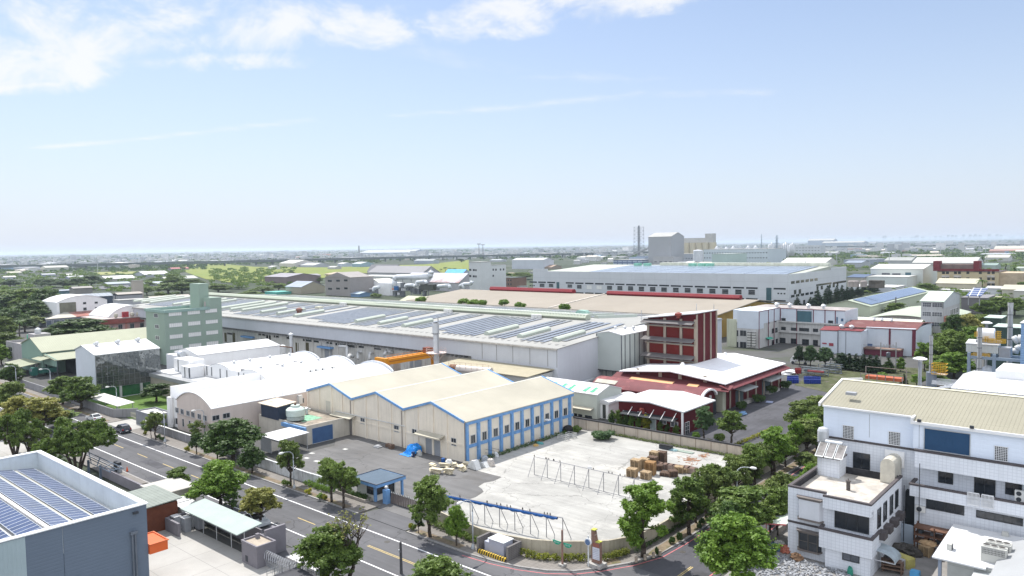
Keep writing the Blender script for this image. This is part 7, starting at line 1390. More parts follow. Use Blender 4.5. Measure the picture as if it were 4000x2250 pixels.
tree('M3',2160,1180,1075,150,'bush','blue','broad grey green bush at the foot of the yard wall',cat='bush',name='bush',variant=1);tree('M3',1880,1110,1030,70,'bush','mid','smaller weedy bush at the corner of the blue wall',cat='bush',name='bush')
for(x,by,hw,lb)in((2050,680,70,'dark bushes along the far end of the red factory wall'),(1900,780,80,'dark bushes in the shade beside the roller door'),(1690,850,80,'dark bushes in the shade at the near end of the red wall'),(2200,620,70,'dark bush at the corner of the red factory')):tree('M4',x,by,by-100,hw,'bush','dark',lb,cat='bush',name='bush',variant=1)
for(t,x,by,ty,hw,lb)in(('L4',935,1090,1000,45,'round shrub left in the kerb bed by the tall tree'),('L4',1010,1060,935,42,'taller clipped shrub in the kerb bed'),('L4',1265,880,790,42,'dark shrub farther up the side road bed'),('L4',1235,925,850,33,'round dark shrub at the kerb bed end'),('L4',765,1210,1110,30,'small leafy plant near the stone bollards')):tree(t,x,by,ty,hw,'bush','dark',lb,cat='shrub',name='shrub')
for k,(t,x,y,lf)in enumerate((('M1',2085,1320,'lime'),('M1',1625,1140,'lime'),('M1',1765,1185,'dark'),('M1',1820,1210,'dark'),('L2',1280,590,'bright'),('L2',1345,600,'lime'),('L2',1155,530,'lime'),('L2',930,440,'mid'),('L2',880,440,'mid'),('L2',2330,935,'mid'),('L3',35,935,'lime'))):
 lbs=['round lime shrub by the cabinets on the left pavement','lime shrub pair near the dark car','dark shrub under the sparse young tree','dark shrub beside the lamp base','bright small shrub, left of two before the hedge','small lime shrub, right of two before the hedge','small lime shrub farther left in the kerb bed','tiny shrub under the slim olive tree','tiny shrub left of the slim tree trunk','small shrub at the corner of the gate driveway','lime tuft at the driveway corner kerb']
 plant('shrub',at(t,x,y,.12),.9,.6,lf,lbs[k],cat='shrub',name='shrub',variant=k%2)
for k,(t,x,y,h)in enumerate((('L4',530,1290,.62),('L4',630,1265,.6),('L4',722,1240,.62),('L4',795,1215,.6))):
 p=at(t,x,y,.12);o=thg('bollard',('leftmost','second','third','rightmost')[k]+' of the four stone bollards below the tall street tree','bollard',p,'stone bollards at the corner');pt('post',MB().lathe((p.x,p.y,.12),[(.2,0),(.18,.1),(.17,h*.8),(.19,h*.9),(.12,h)],10),mat('bollard_stone',(.33,.28,.22),.8,.1,2),o,smooth=True)
def hedge(label,pts,w_,h,leaf,nper=420,leaf2=None):
 blobs=[];
 for(a,b)in zip(pts[:-1],pts[1:]):
  L_=math.hypot(b[0]-a[0],b[1]-a[1]);n=max(2,int(L_/.35))
  for k in range(n+1):s_=k/n;blobs.append((a[0]+(b[0]-a[0])*s_,a[1]+(b[1]-a[1])*s_,h*.55+random.uniform(-.05,.08),w_*.62,.8))
 c=Vector((pts[0][0],pts[0][1],.1));bl=[(x-c.x,y-c.y,z,r_,f)for x,y,z,r_,f in blobs]
 me=leaf_mesh('hedge',bl,nper*len(bl)//2,.075,len(bl));me.materials.append(LEAF[leaf]);o=bpy.data.objects.new('hedge',me);COL.objects.link(o);o.location=c;o['label']=label;o['category']='hedge';return o
hedge('yellow green clipped hedge under the curved wall left of the brown pillar',[(-54.5,64.2),(-52,65.0),(-50.2,66.0),(-48.3,67.6)],.8,.85,'hedge');hedge('yellow hedge under the wall right of the brown pillar',[(-46.6,69.0),(-45.9,70.6),(-45.6,72)],.8,.85,'hedge')
hedge('dark hedge along the wall between gate driveway and transformer',[(-70.5,64.3),(-66,63.9),(-60.3,63.5)],.8,.8,'mid');hedge('lime tipped hedge along the wall left of the guard house',[(-97,63.4),(-91,63.6)],.8,.9,'bright');hedge('dark red flecked shrubs in the guard house planter',[(-90,64.7),(-84,64.6)],.8,.95,'dark')
hedge('dark clipped hedge beside the gatehouse',[(-155,63.6),(-152.4,63.6)],.9,.8,'dark');hedge('creeping ivy at the foot of the side road wall',[(-44.8,73),(-44.7,84),(-44.8,96),(-44.9,110)],.45,.7,'dark',120)
hedge('straggling weeds along the foot of the far yard wall',[(-78,117.0),(-70,116.8),(-60,116.9),(-48,117.0)],.5,.35,'olive',120);hedge('shadowed weeds along the blue columns',[(-84.9,89.5),(-84.7,96),(-84.7,104),(-84.8,114)],.75,.4,'dark',150)
hedge('yellow edged hedge along the red yard driveway',[(-55.6,120),(-55.2,128),(-54.8,137)],.6,.5,'lime',160);hedge('dark hedge at the back of the striped kerb yard',[(-109,47.5),(-104,47.6)],.5,.6,'bright',160)
for a in[('T4',295,905,800,36,'conifer','conifer','small lone conifer before the white factory corner'),('T4',428,905,800,34,'conifer','conifer','small conifer left of the dark conifer row'),('T4',498,905,728,52,'conifer','conifer','broad conifer at the left of the row'),('T4',600,880,685,55,'conifer','conifer','second broad conifer in the row'),('T4',690,860,685,40,'conifer','conifer','third conifer in the row before the white factory'),('T4',745,830,680,36,'conifer','conifer','fourth conifer in the row'),('T4',800,830,695,40,'conifer','conifer','fifth conifer in the row'),('T4',838,800,690,34,'conifer','conifer','sixth conifer in the row'),('T4',905,790,695,40,'conifer','conifer','seventh conifer in the row near the vents'),('T4',960,770,665,34,'conifer','conifer','eighth conifer in the row, by round rooftop fans'),('T4',1025,760,650,34,'conifer','conifer','ninth conifer near the rooftop fans'),('T4',1075,750,655,34,'conifer','conifer','last conifer at the right end of the row'),('T4',1590,760,655,120,'dense','mid','round green tree behind the solar barn'),('T4',1280,1000,850,110,'round','mid','green tree by the thin dark pole at the solar barn'),('M5',60,370,130,60,'dense','conifer','casuarina left of the white truck'),('M5',190,380,130,75,'dense','blue','blue green casuarina behind the white truck'),('M5',350,380,150,90,'dense','blue','wide casuarina before the blue white hall'),('M5',540,400,215,90,'dense','conifer','casuarina in front of the stained lower wall'),('M5',620,410,230,60,'conifer','conifer','dark cypress first of the cluster before the hall'),('M5',700,420,235,60,'conifer','conifer','dark cypress second of the cluster before the hall'),('M5',780,430,240,60,'conifer','conifer','dark cypress third of the cluster before the hall'),('M5',860,440,245,60,'conifer','conifer','dark cypress fourth of the cluster before the hall'),('M5',930,440,250,50,'conifer','conifer','dark cypress at the right of the cluster'),('M5',1060,440,280,60,'conifer','dark','dark tree behind the electric poles'),('M5',1195,430,275,55,'column','bright','bright clipped topiary tree by the blue door'),('M5',1000,500,435,70,'bush','bright','bright bush beside the orange tray platform'),('M5',1460,420,100,110,'round','bright','bright tree left of the lattice chimney'),('M5',1750,430,-60,220,'dense','mid','large green tree behind the round chimney'),('M5',1640,470,240,150,'dense','mid','green tree mass behind the yellow platform'),('M5',1800,520,205,190,'dense','bright','large bright tree before the yellow plant'),('M5',1580,600,440,130,'dense','mid','green tree below the yellow platform'),('M5',1700,620,520,80,'round','bright','small light tree near the silver frame heap'),('M5',1380,600,460,80,'round','bright','light green tree behind the mushroom lamp'),('M5',1235,590,460,35,'conifer','conifer','dark cypress behind the ribbed roof'),('T4',1880,1260,960,120,'dense','dark','dark tree at the foot of the grey four storey block'),('T4',2010,1260,955,130,'dense','yellow','yellow green tree right of the four storey block'),('T4',2150,1200,960,150,'dense','olive','olive tree behind the dark green tanks'),('T4',2180,1010,820,110,'dense','mid','green tree beside the dark roof house'),('T4',2320,990,790,140,'dense','mid','green tree left of the tall concrete chimney'),('T4',2480,980,800,110,'dense','mid','green tree right of the tall concrete chimney'),('T4',2060,1350,1080,130,'dense','bright','bright tree left of the white tank'),('T4',1900,1500,1150,170,'dense','mid','broad tree before the four storey block'),('T4',1750,1390,1150,130,'dense','mid','tall rounded tree left of the lattice chimney'),('T4',2550,760,640,60,'dense','mid','green tree at the right edge below the palms'),]:tree(*a)
for a in[('T4',2150,760,610,60,'palm','mid','tall palm right of the cream vault hall'),('T4',2470,640,490,60,'palm','dark','tall palm beside the yellow apartment block'),('T4',2160,470,360,60,'palm','dark','distant palm above the long white hall'),('T4',2390,520,455,60,'palm','mid','small palm behind the white halls'),('T3',2390,510,460,40,'palm','dark','small palm beside the mint block'),('T2',1905,560,490,26,'palm','dark','palm left of the bright blue roof'),('T2',1945,560,500,26,'palm','dark','second palm before the bright blue roof'),('T2',1995,560,500,26,'palm','dark','third palm before the bright blue roof'),('T2',1860,560,510,20,'palm','dark','small palm left in the palm row'),('T2',1745,530,488,18,'palm','dark','farthest left small palm by the grey hall'),('T1',205,690,610,30,'palm','dark','far left palm behind the dark woods'),('T1',275,700,615,30,'palm','dark','second far left palm behind the dark woods'),('T1',200,1200,1010,70,'palm','dark','palm at the edge of the dark woods by the street')]:tree(*a,name='palm_tree')
wd=[('T1',820,1250,1005,240,'dense','dark','wide layered dark tree behind the sage roof'),('T1',640,1250,1090,130,'dense','dark','lower left part tree next to the wide dark one'),('T1',540,1240,1100,90,'dense','dark','dark tree behind the grey house roof room'),('T1',110,1000,760,160,'dense','dark','dark tree mass at the left edge'),('T1',280,990,700,180,'dense','mid','large tree in the left woods'),('T1',450,1000,700,160,'dense','dark','tall dark tree in the left woods'),('T1',330,1060,830,150,'dense','dark','near dark tree in the left woods'),('T1',560,900,760,100,'dense','mid','tree at the right edge of the left woods'),('T1',60,880,720,110,'dense','mid','left edge tree behind the woods'),('T1',180,900,710,110,'dense','dark','tree at the back of the left woods'),('T1',90,1120,900,130,'dense','dark','tree above the small side street'),('T1',350,1100,990,100,'round','olive','brownish tree beside the palm at the street'),('T1',250,1150,1000,90,'round','dark','dark tree above the parked vehicles'),('T1',40,1260,980,90,'dense','olive','olive tree at the left edge above the street'),('T1',60,1360,1140,110,'dense','olive','big olive tree at the left edge beside the grey house'),('T1',20,1480,1270,80,'dense','bright','bright tree at the very left edge'),('T1',470,1250,1120,80,'dense','dark','dark shrubs between grey house and wide tree'),('T1',930,690,572,95,'dense','dark','big dark tree behind the far solar roofs'),('T1',800,700,600,90,'dense','dark','dark tree left of the big far one'),('T1',640,700,620,90,'dense','dark','far dark tree above the grey roofs'),('T1',500,700,615,80,'dense','dark','far dark tree in the row'),('T1',420,690,610,60,'dense','dark','far dark tree at row start'),('T1',100,700,620,70,'dense','dark','far dark tree at left edge row'),('T1',1730,700,560,80,'dense','mid','broad tree before the long solar shed'),('T1',1700,760,650,110,'dense','mid','tree among the small sheds'),('T1',1830,770,640,110,'dense','mid','green tree left of the jade stair tower'),('T1',1930,700,610,90,'dense','mid','tree behind the jade stair tower'),('T1',1500,700,640,50,'round','mid','round tree by the small grey sheds'),('T1',1480,780,690,60,'round','mid','green tree beside the white topped block'),('T1',1610,830,745,60,'round','mid','round tree over the tan roofs'),('T1',1760,820,745,55,'round','mid','second round tree over the tan roofs'),('T1',1560,640,605,60,'dense','mid','low green tree behind the white sheds'),('T1',2200,750,665,100,'dense','mid','green tree behind the jade block'),('T1',2500,800,735,100,'dense','mid','green bushes left of the long factory ridge'),('T1',2400,720,690,60,'dense','dark','dark bush beside the rice field'),('T2',230,740,660,60,'round','mid','tree beside the tan workshop'),('T2',60,750,690,100,'dense','mid','bushes left of the tan workshop'),('T2',640,660,600,40,'round','mid','small tree between the tan buildings'),('T2',1215,800,755,60,'bush','mid','banana like shrubs before the cream hut roof'),('T2',1625,560,525,40,'clump','mid','small dark tree beside the grey halls'),('T2',2065,450,410,36,'clump','dark','round tree beyond the palms'),('T2',2550,600,555,60,'round','bright','green tree beside the brick block'),('T3',90,620,548,110,'dense','mid','green tree left of the long white factory'),('T2',355,560,530,22,'conifer','dark','lone dark tree in the rice field edge')]
for a in wd:tree(*a[:4],a[4]*1.25,*a[5:])
for k,(t,x,y)in enumerate((('T2',1660,830),('T2',2260,865),('T2',2190,860),('T2',2500,860),('T3',90,890),('T3',520,905),('T2',2090,850))):p=at(t,x,y,12.0);plant('bush',(p.x,p.y,11),3,3,'bright','green sapling sprouting at the eave line behind the far factory roof, no. by place',cat='shrub',name='shrub',group='saplings behind the factory roof')['label']='green sapling sprouting along the gutter between the two long factory roofs'
for k,(x,y,h,rd,kd,lf,lb)in enumerate(((-43.9,86,6.2,2.2,'open','olive','thin olive tree on the verge opposite the tiled house'),(-43.8,91.5,6.6,2.5,'round','mid','fuller green tree on the verge beside the yard wall'),(-43.9,98,6.3,2.4,'round','olive','olive tree on the verge halfway up the side road'),(-43.8,104,6.8,2.6,'round','mid','green tree on the verge before the wall corner'),(-43.9,111,6.5,2.5,'open','olive','sparse tree on the verge just before the wall corner'),(-43.7,126,7.2,2.9,'round','bright','bright tree on the verge beyond the wall corner'),(-43.8,133,7.0,2.8,'round','olive','yellow green tree beside the red factory driveway'),(-43.7,141,7.2,2.8,'dense','mid','farthest dense tree along the side road'),(-34.3,88.5,6.2,2.1,'round','mid','green tree tight against the tiled house wall'),(-34.2,94,6.0,2.2,'round','olive','olive tree behind the tiled house street corner'),(-34.3,100,6.4,2.4,'dense','bright','bright tree under the steel water tank'),(-34.3,106.5,6.8,2.6,'round','olive','yellow green tree at the white factory corner'),(-34.4,113,7.0,2.7,'round','bright','light green tree beside the far end of the white factory'),(-36,79.5,6.4,2.4,'round','dark','dark tree between the big corner tree and the tiled house'))):
 plant(kd,(x,y,.1),h,rd,lf,lb,variant=k%2)
# buildings of the middle and far distance
LGW=mat('light_grey_wall',(.55,.57,.60),.7,.04,.1,grid=((8.3,4.5),.12,(.42,.44,.47),'xz'))
r=thg('white_factory_long','long white multi storey factory with rows of dark windows and solar roof','factory',(-245,460,0))
x0,x1,y0,y1=-335.0,-152.8,409.5,510
pt('wall',MB().box(x0,x1,y0,y1,0,16.5),LGW,r);pt('parapet',MB().box(x0,x1,y0,y0+.6,16.5,18).box(x1-.6,x1,y0+.6,y1,16.5,18).box(x0,x0+.6,y0+.6,y1,16.5,17.2),LGW,r);pt('parapet_step',MB().box(x0,x0+13,y0-.01,y0+.6,18,19.6).box(x1-.7,x1+.01,y1-30,y1,18,19.2),LGW,r)
pt('roof',MB().ext([(x0+.6,y0+.6,16.6),(x0+.6,y0+75,20.5),(x0+.6,y1,18),(x0+.6,y1,16.5)],(x1-x0-1.2,0,0)),mat('cream_roof_far',(.38,.40,.35),.7,.05,.1),r)
pt('solar_array',MB().slab((x0+40,y0+4,17.0),(x1-6,y0+4,17.0),(x1-6,y0+66,20.3),(x0+40,y0+66,20.3),.15),mat('solar_far',(.20,.235,.29),.25,.1,.1,spec=.7,grid=((20.5,15),.9,(.05,.06,.09),'xy')),r)
pt('ridge',MB().box(x0+62,x1-2,y0+70,y0+76,20.4,22.2),mat('ridge_pale',(.58,.60,.52),.6),r);
for xx in(-290,-282,-246,-239,-233):pt('green_roof_vent',MB().box(xx,xx+4.5,y0+62,y0+66,20.2,22.0),mat('mint_vent',(.25,.55,.42),.6),r)
wl=[(176,641,250,655),(264,643,340,657),(355,645,433,659),(541,650,621,664),(637,653,719,667),(735,655,820,669),(835,658,921,673),(937,661,1026,675),(1041,664,1131,678),(1148,667,1240,682),(1257,670,1350,684),(1367,673,1463,688),(1481,676,1579,691),(1597,680,1699,695),(1717,684,1818,698),(1838,687,1942,703),(1963,690,2070,706),(2090,693,2200,710),(2221,697,2333,713),(2354,700,2470,717)]
wins(r,'y',y0,'T3',wl,GLS,None,dep=.12);GLF=GLS
wins(r,'y',y0,'T3',[(a,b+94+i*.85,c,d+94+i*.85)for i,(a,b,c,d)in enumerate(wl)],GLF,None,dep=.12)
w2=[(280,664,326,696),(372,667,415,697),(560,673,605,703),(655,677,700,713),(957,686,1006,724),(1061,689,1110,728),(1168,691,1218,733),(1276,695,1328,738),(1388,699,1443,741),(1502,703,1557,744),(1620,706,1676,748),(1738,709,1795,752),(1860,713,1920,757),(1985,717,2046,762),(2114,721,2175,766),(2246,724,2308,770),(2378,727,2443,774)]
wins(r,'y',y0,'T3',w2,GLF,FRM,nz=3,dep=.12,fw=.15);wins(r,'y',y0,'T3',[(751,680,803,718),(850,683,903,720)],mat('white_window_panel',(0.72,0.72,0.70),.5,.03,1),FRM,dep=.12)
wins(r,'y',y0,'T3',[(560,770,606,795),(2378,843,2443,870)],GLF,FRM,dep=.12);wins(r,'y',y0,'T3',[(448,648,476,755),(2556,705,2574,880)],mat('teal_glass',(.04,.10,.12),.2,spec=.7),None,dep=.14);wins(r,'y',y0,'T3',[(178,676,190,688),(197,676,209,688),(216,677,229,689)],GLF,None)
wins(r,'y',y0,'T4',[(0,705,35,880)],mat('teal_glass',(.04,.10,.12),.2,spec=.7),None,dep=.14);wins(r,'y',y0,'T4',[(56,707,178,724),(56,828,178,843),(95,755,113,770),(125,757,143,771),(157,758,175,772),(95,875,113,890),(125,877,143,890)],GLF,None)
for y_,zz in((4.9,6.3),(12.5,14.0)):
 for k in range(6):opening(r,'x',x1,y0+3+k*7.5,y0+8.5+k*7.5,y_,zz,GLF,None,dep=.12)
wins(r,'x',x1,'T4',[(260,727,285,770),(308,720,332,765),(488,690,508,728),(530,685,552,722),(612,672,632,708),(650,662,672,700),(690,655,708,690),(352,828,375,868)],GLF,None);wins(r,'x',x1,'T4',[(485,660,640,678),(650,640,785,660)],GLF,None)
BGR=mat('beige_hall_roof',(.27,.24,.20),.8,.06,.05);DR=mat('crimson_ventilator',(.20,.012,.02),.6,.08,.2)
YW=mat('ochre_maroon_wall',(.30,.20,.05),.8,.1,.3,grid=((9,),1.2,(.35,.33,.30),'x'));MW=mat('maroon_wall',(.13,.03,.04),.8,.1,.3,grid=((6,),.8,(.35,.33,.33),'x'))
r=thg('beige_hall','long beige roofed hall with crimson ridge ventilator, right one','hall',(-170,285,0))
pt('wall',MB().ext([(-197,256,0),(-197,330,0),(-197,330,8.0),(-197,296,11.7),(-197,256,8.2)],(73,0,0)),YW,r);pt('roof',MB().ext([(-198.5,253,8.9),(-198.5,296,12.4),(-198.5,332,8.9),(-198.5,332,8.6),(-198.5,296,12.1),(-198.5,253,8.6)],(76,0,0)),BGR,r)
pt('ridge_ventilator',mon(-212.5+17,-130,295,1.7,12.2,1.9),DR,r);
pt('verge',MB().ext([(-198.7,253,8.9),(-198.7,296,12.4),(-198.7,296,12.75),(-198.7,253,9.25)],(.7,0,0)),mat('verge_cream',(.6,.56,.5),.7),r)
r=thg('beige_hall','long beige roofed hall with crimson ridge ventilator, left one','hall',(-245,285,0))
pt('wall',MB().ext([(-292,258,0),(-292,330,0),(-292,330,7.8),(-292,296,11.5),(-292,258,8.0)],(92,0,0)),MW,r);pt('roof',MB().ext([(-294,255,8.7),(-294,296,12.3),(-294,332,8.6),(-294,332,8.3),(-294,296,12.0),(-294,255,8.4)],(95,0,0)),BGR,r)
pt('ridge_ventilator',mon(-272,-217,297,1.9,12.0,2.2),DR,r)
r=gable('olive_hip_roof','low hut with hipped olive roof left of the beige hall','hut',-305,-290,258,275,7,10,'x',mat('hut_cream',(.5,.48,.4),.8),mat('olive_hip',(.42,.42,.31),.8))
UBW=mat('stained_white_block',(.50,.50,.49),.85,.07,.4,dirt=.45);UBL=mat('blue_white_panel',(.56,.61,.67),.6,.03,.3,dirt=.06);MTR=mat('maroon_trim',(.14,.03,.05),.6)
r=thg('u_shaped_block','stained white three storey works building with maroon frames and blue white top floor','factory',(-95,262,0))
pt('main_wall',MB().box(-111.8,-78.7,262,276,0,7.9),UBW,r);pt('top_floor',MB().box(-111.8,-78.7,261.9,276,7.9,12.3),UBL,r);pt('wing_wall',MB().box(-111.9,-101,243.3,262,0,8.2),UBW,r);pt('wing_top',MB().box(-111.9,-100.9,247.5,261.9,8.2,12.5).box(-108.5,-100.9,243.2,247.5,6.6,12.7),UBL,r)
pt('ledge',MB().box(-101,-78.5,261.2,262,7.5,7.95).box(-101,-86,261.2,262,3.9,4.6),UBW,r)
mt=MB()
for x in(-100.7,-94.9,-89.2,-85.3,-81.9):mt.box(x-.12,x+.12,261.75,261.9,(0 if x in(-94.9,-85.3)else 7.9),12.4)
for y in(243.4,251.4,256.5):mt.box(-100.9,-100.75,y-.12,y+.12,0,12.5)
mt.box(-100.7,-78.6,261.7,261.9,12.3,12.5).box(-100.9,-100.75,243.1,261.7,12.5,12.7);pt('maroon_trim',mt,MTR,r)
wins(r,'y',261.9,'T4',[(135,1010,178,1038),(605,1035,655,1065)],GLS,FRM);wins(r,'y',261.9,'T4',[(293,940,440,1052)],mat('teal_blind',(.06,.13,.16),.4,.2,.6,spec=.6),FRM,dep=.1);wins(r,'y',261.9,'T4',[(688,1000,702,1080),(735,1015,757,1042)],mat('blue_door2',(.05,.12,.22),.5),FRM)
wins(r,'y',262,'T4',[(135,1100,178,1150),(232,1108,285,1160),(315,1112,412,1168),(455,1118,502,1165),(115,1210,175,1258),(232,1218,285,1265),(345,1225,410,1280),(455,1232,500,1282)],GLS,FRD,nx=2)
wins(r,'x',-101,'T4',[(35,1115,58,1165),(70,1108,95,1155),(35,1230,58,1280),(75,1218,98,1265),(0,1035,15,1065),(65,1020,85,1050)],GLS,FRM)
wins(r,'y',243.3,'T3',[(2218,1132,2276,1190),(2294,1135,2355,1190),(2218,1248,2276,1305),(2294,1250,2355,1308),(2230,1048,2262,1072),(2325,1052,2360,1078)],GLS,FRM,nx=2)
pt('cream_bay',MB().box(-112.2,-108.7,243.0,243.29,0,9.6),mat('cream_bay',(.50,.52,.40),.8,.05,.3,dirt=.3),r);pt('roof_slab',MB().box(-112,-108.6,243.5,247.4,8.2,8.6).box(-111.8,-78.9,262.2,275.8,12.3,12.4),mat('pink_roof',(.33,.30,.29),.8,.2,.3),r)
pt('ac_stack',MB().box(-104.6,-103.4,242.4,243.2,.5,5.6).box(-103.0,-101.8,242.4,243.2,.5,5.6),mat('ac_stack',(.55,.55,.52),.5,.1,1,grid=((.9,),.3,(.1,.1,.1),'z')),r)
for(x,y)in((90,905),(220,900),(407,905),(558,915)):p=onY('T4',x,y,266);pt('roof_vent',MB().lathe((p.x,266,12.4),[(.5,0),(.5,.7),(.9,.8),(.9,1.2),(.3,1.7)],10),STEEL,r,smooth=True)
pt('green_awning',MB().slab((-100.9,249,3.0),(-99.6,249,2.6),(-99.6,253,2.6),(-100.9,253,3.0),.1),mat('green_awn',(.05,.35,.25),.5),r)
r=thg('blue_white_hall','tall blue white hall with dull red low roof and maroon pilasters','hall',(-66,262,0))
pt('wall',MB().ext([(-69.7,253,0),(-55.5,253,0),(-55.5,253,8.5),(-69.7,253,8.3)],(0,22,0)),UBL,r);pt('front_block',MB().box(-76.1,-69.2,246.2,256,0,7.5).box(-81.6,-76.2,246,256,0,7.2),UBL,r)
pt('roof',MB().ext([(-77,252.8,8.1),(-77.5,264,9.3),(-77,276,8.3),(-77,276,8.15),(-77.5,264,9.15),(-77,252.8,7.95)],(22,0,.2)),mat('dull_red_roof',(.15,.055,.052),.7,.15,.2,col2=(.20,.11,.10),rib=('x',.7)),r)
pt('front_roof',MB().slab((-81.8,245.8,7.2),(-76.0,245.8,7.4),(-76.0,251,8.2),(-81.8,251,8.0),.15).slab((-76.0,245.9,7.55),(-69,245.9,7.55),(-69,250,7.8),(-76,250,7.8),.15),mat('brick_red_roof',(.17,.035,.04),.7,.1,.3),r)
pt('maroon_pilaster',MB().box(-62.9,-62.4,252.8,253,0,8.3).box(-56.3,-55.3,252.8,253,0,8.4),MTR,r);pt('seam',MB().box(-76.2,-76.0,245.9,246.1,0,7.3).box(-73.8,-73.7,246.1,246.2,0,7.3).box(-81.6,-81.5,245.9,246,0,7.2),mat('seam_dark',(.1,.11,.14),.6),r)
pt('platform',MB().box(-69.2,-58.6,248.5,252.9,1.9,2.3),mat('brown_deck',(.22,.15,.12),.8,.1,.5),r);pt('platform_rail',MB().box(-69.2,-58.6,248.5,248.56,3.1,3.2).box(-69.2,-58.6,248.5,248.56,2.7,2.76),GREYM,r);wins(r,'y',253,'T4',[(995,1268,1050,1325)],BLUD,None,name='door');pt('under_wall',MB().box(-69,-58.8,249,252.9,0,1.9),MTR,r)
wins(r,'y',246,'T4',[(548,1258,590,1270),(615,1262,658,1290)],mat('red_box',(.3,.05,.07),.6),None,name='vent_box',dep=.5)
for(x,y)in((740,1060),(840,1105)):p=onY('T4',x,y,249);pt('roof_vent',MB().lathe((p.x,249,7.6),[(.4,0),(.4,.7),(.8,.8),(.8,1.2),(.2,1.6)],10),STEEL,r,smooth=True)
for x in(1068,1145,1243):p=onY('T4',x,1030,264);pt('roof_vent',MB().lathe((p.x,264,9.2),[(.3,0),(.3,.5),(.7,.6),(.2,1.3)],10),STEEL,r,smooth=True)
CRB=mat('cream_green_sheet',(.50,.54,.42),.7,.04,.3,rib=('x',.6));PVF=mat('solar_blue_far',(.11,.155,.25),.25,.1,.2,spec=.7,grid=((1.4,2.2),.08,(.14,.19,.3),'xy'))
r=gable('solar_barn','pale green barn with a large blue solar array on its right roof slope','barn',-116.0,-97.0,358,478,6.2,8.6,'y',CRB,mat('pale_green_barn_roof',(.37,.41,.33),.7,.04,.2),oh=.5)
pt('solar_array',MB().slab((-105.6,362,8.75),(-97.6,362,6.7),(-97.6,470,6.7),(-105.6,470,8.75),.12),PVF,r)
r=thg('vault_hall','low hall with pale curved roof beside the solar barn','hall',(-80,350,0));vault_parts(r,-92,-62,330,385,3.2,5.4,mat('vault_wall_tan',(.33,.31,.27),.8),mat('pale_green_barn_roof',(.37,.41,.33),.7,.04,.2));pt('dark_gap',MB().box(-91,-63,329.5,330,0,2.9),DKM,r)
r=thg('solar_shed_row','row of low sheds with blue solar panels in white frames','sheds',(-80,300,0));PVW=mat('solar_white_grid',(.07,.10,.22),.3,.1,.2,grid=((2.6,2.2),.3,(.62,.65,.62),'xy'))
for k,(a,b)in enumerate(((-97,-87),(-86,-75),(-74,-60))):pt('wall',MB().box(a,b,290,305,0,4.4),CRB,r);pt('solar_roof',MB().slab((a,289,4.5),(b,289,4.5),(b,306,6.2),(a,306,6.2),.2),PVW,r)
r=thg('vault_hall','small cream vault roof behind the dull red roof','hall',(-70,282,0));vault_parts(r,-84,-60,279,287,6.5,8.4,CRB,mat('cream_vault',(.58,.58,.46),.7),ax='x')
r=thg('four_storey_block','weathered four storey grey white block with pale roof and mural on its side','apartment block',(-60,312,0))
x0,x1,y0,y1=-63.8,-56.7,299,328
pt('wall',MB().box(x0,x1,y0,y1,0,11.4).ext([(x0,y0,11.4),(x1-.02,y0,11.4),(x1-.02,y0,13.6),(x0,y0,13.6)],(0,y1-y0-4,0)),mat('weathered_white',(.46,.46,.46),.85,.08,.4,dirt=.4),r)
pt('gable',MB().ext([(x1-.3,y0,11.4),(x1-.3,y1,11.4),(x1-.3,y1,14.6),(x1-.3,y0+16,16.5),(x1-.3,y0,13.7)],(.35,0,0)),mat('pale_side',(.48,.51,.53),.8,.05,.4,dirt=.2),r)
pt('roof',MB().slab((x0-.5,y0-.5,13.7),(x1+.3,y0-.5,13.7),(x1+.3,y0+16,16.5),(x0-.5,y0+16,16.5),.15).slab((x0-.5,y0+16,16.5),(x1+.3,y0+16,16.5),(x1+.3,y1,14.7),(x0-.5,y1,14.7),.15),mat('mint_grey_roof',(.42,.48,.42),.7,.05,.3),r)
for z in(1.2,4.9,8.5,11.8):opening(r,'y',y0,x0+.5,x0+3.2,z,z+1.5,GLSB,FRW,nx=4,nz=2);opening(r,'y',y0,x0+3.6,x1-.4,z,z+1.5,GLSB,FRW,nx=4,nz=2)
for k in range(5):opening(r,'x',x1,y0+12+k*3,y0+14+k*3,8,10,GLS,FRW)
pt('mural',MB().box(x1,x1+.05,y0+1,y0+6,6.0,8.5),mat('mural_red',(.42,.16,.12),.8,.3,.8),r);pt('mural_blue',MB().box(x1,x1+.05,y0+2,y0+8,3,6),mat('mural_blue',(.30,.40,.52),.8,.3,.6),r)
def at_d(t,x,y,Y0):return onY(t,x,y,Y0)
CCH=mat('concrete_chimney',(.40,.41,.41),.8,.12,.6,dirt=.4)
def stack(label,t,xc,ytop,hwpx,Y0,m_,name='chimney',cage=False):
 p=onY(t,xc,ytop,Y0);q=onY(t,xc+hwpx,ytop,Y0);R_=abs(q.x-p.x)*.8;r=thg(name,label,'chimney',(p.x,Y0,0))
 pt('shaft',MB().cyl((p.x,Y0,0),(p.x,Y0,p.z),R_*1.05,R_,20),m_,r,smooth=True);pt('rim',MB().cyl((p.x,Y0,p.z-.8),(p.x,Y0,p.z),R_*1.1,R_*1.1,20),m_,r,smooth=True)
 b=MB()
 for k in range(5):z=p.z*(.35+.13*k);b.cyl((p.x,Y0,z),(p.x,Y0,z+.12),R_*1.12,n=16)
 pt('band',b,DKM,r)
 la=MB().box(p.x-R_*.3,p.x-R_*.3+.05,Y0-R_*1.35,Y0-R_*1.3,2,p.z-1).box(p.x+.1,p.x+.15,Y0-R_*1.35,Y0-R_*1.3,2,p.z-1)
 for k in range(int(p.z/.8)):la.box(p.x-R_*.3,p.x+.15,Y0-R_*1.36,Y0-R_*1.3,2+k*.7,2.06+k*.7)
 pt('ladder',la,mat('ladder_grey',(.25,.25,.25),.6),r);return r
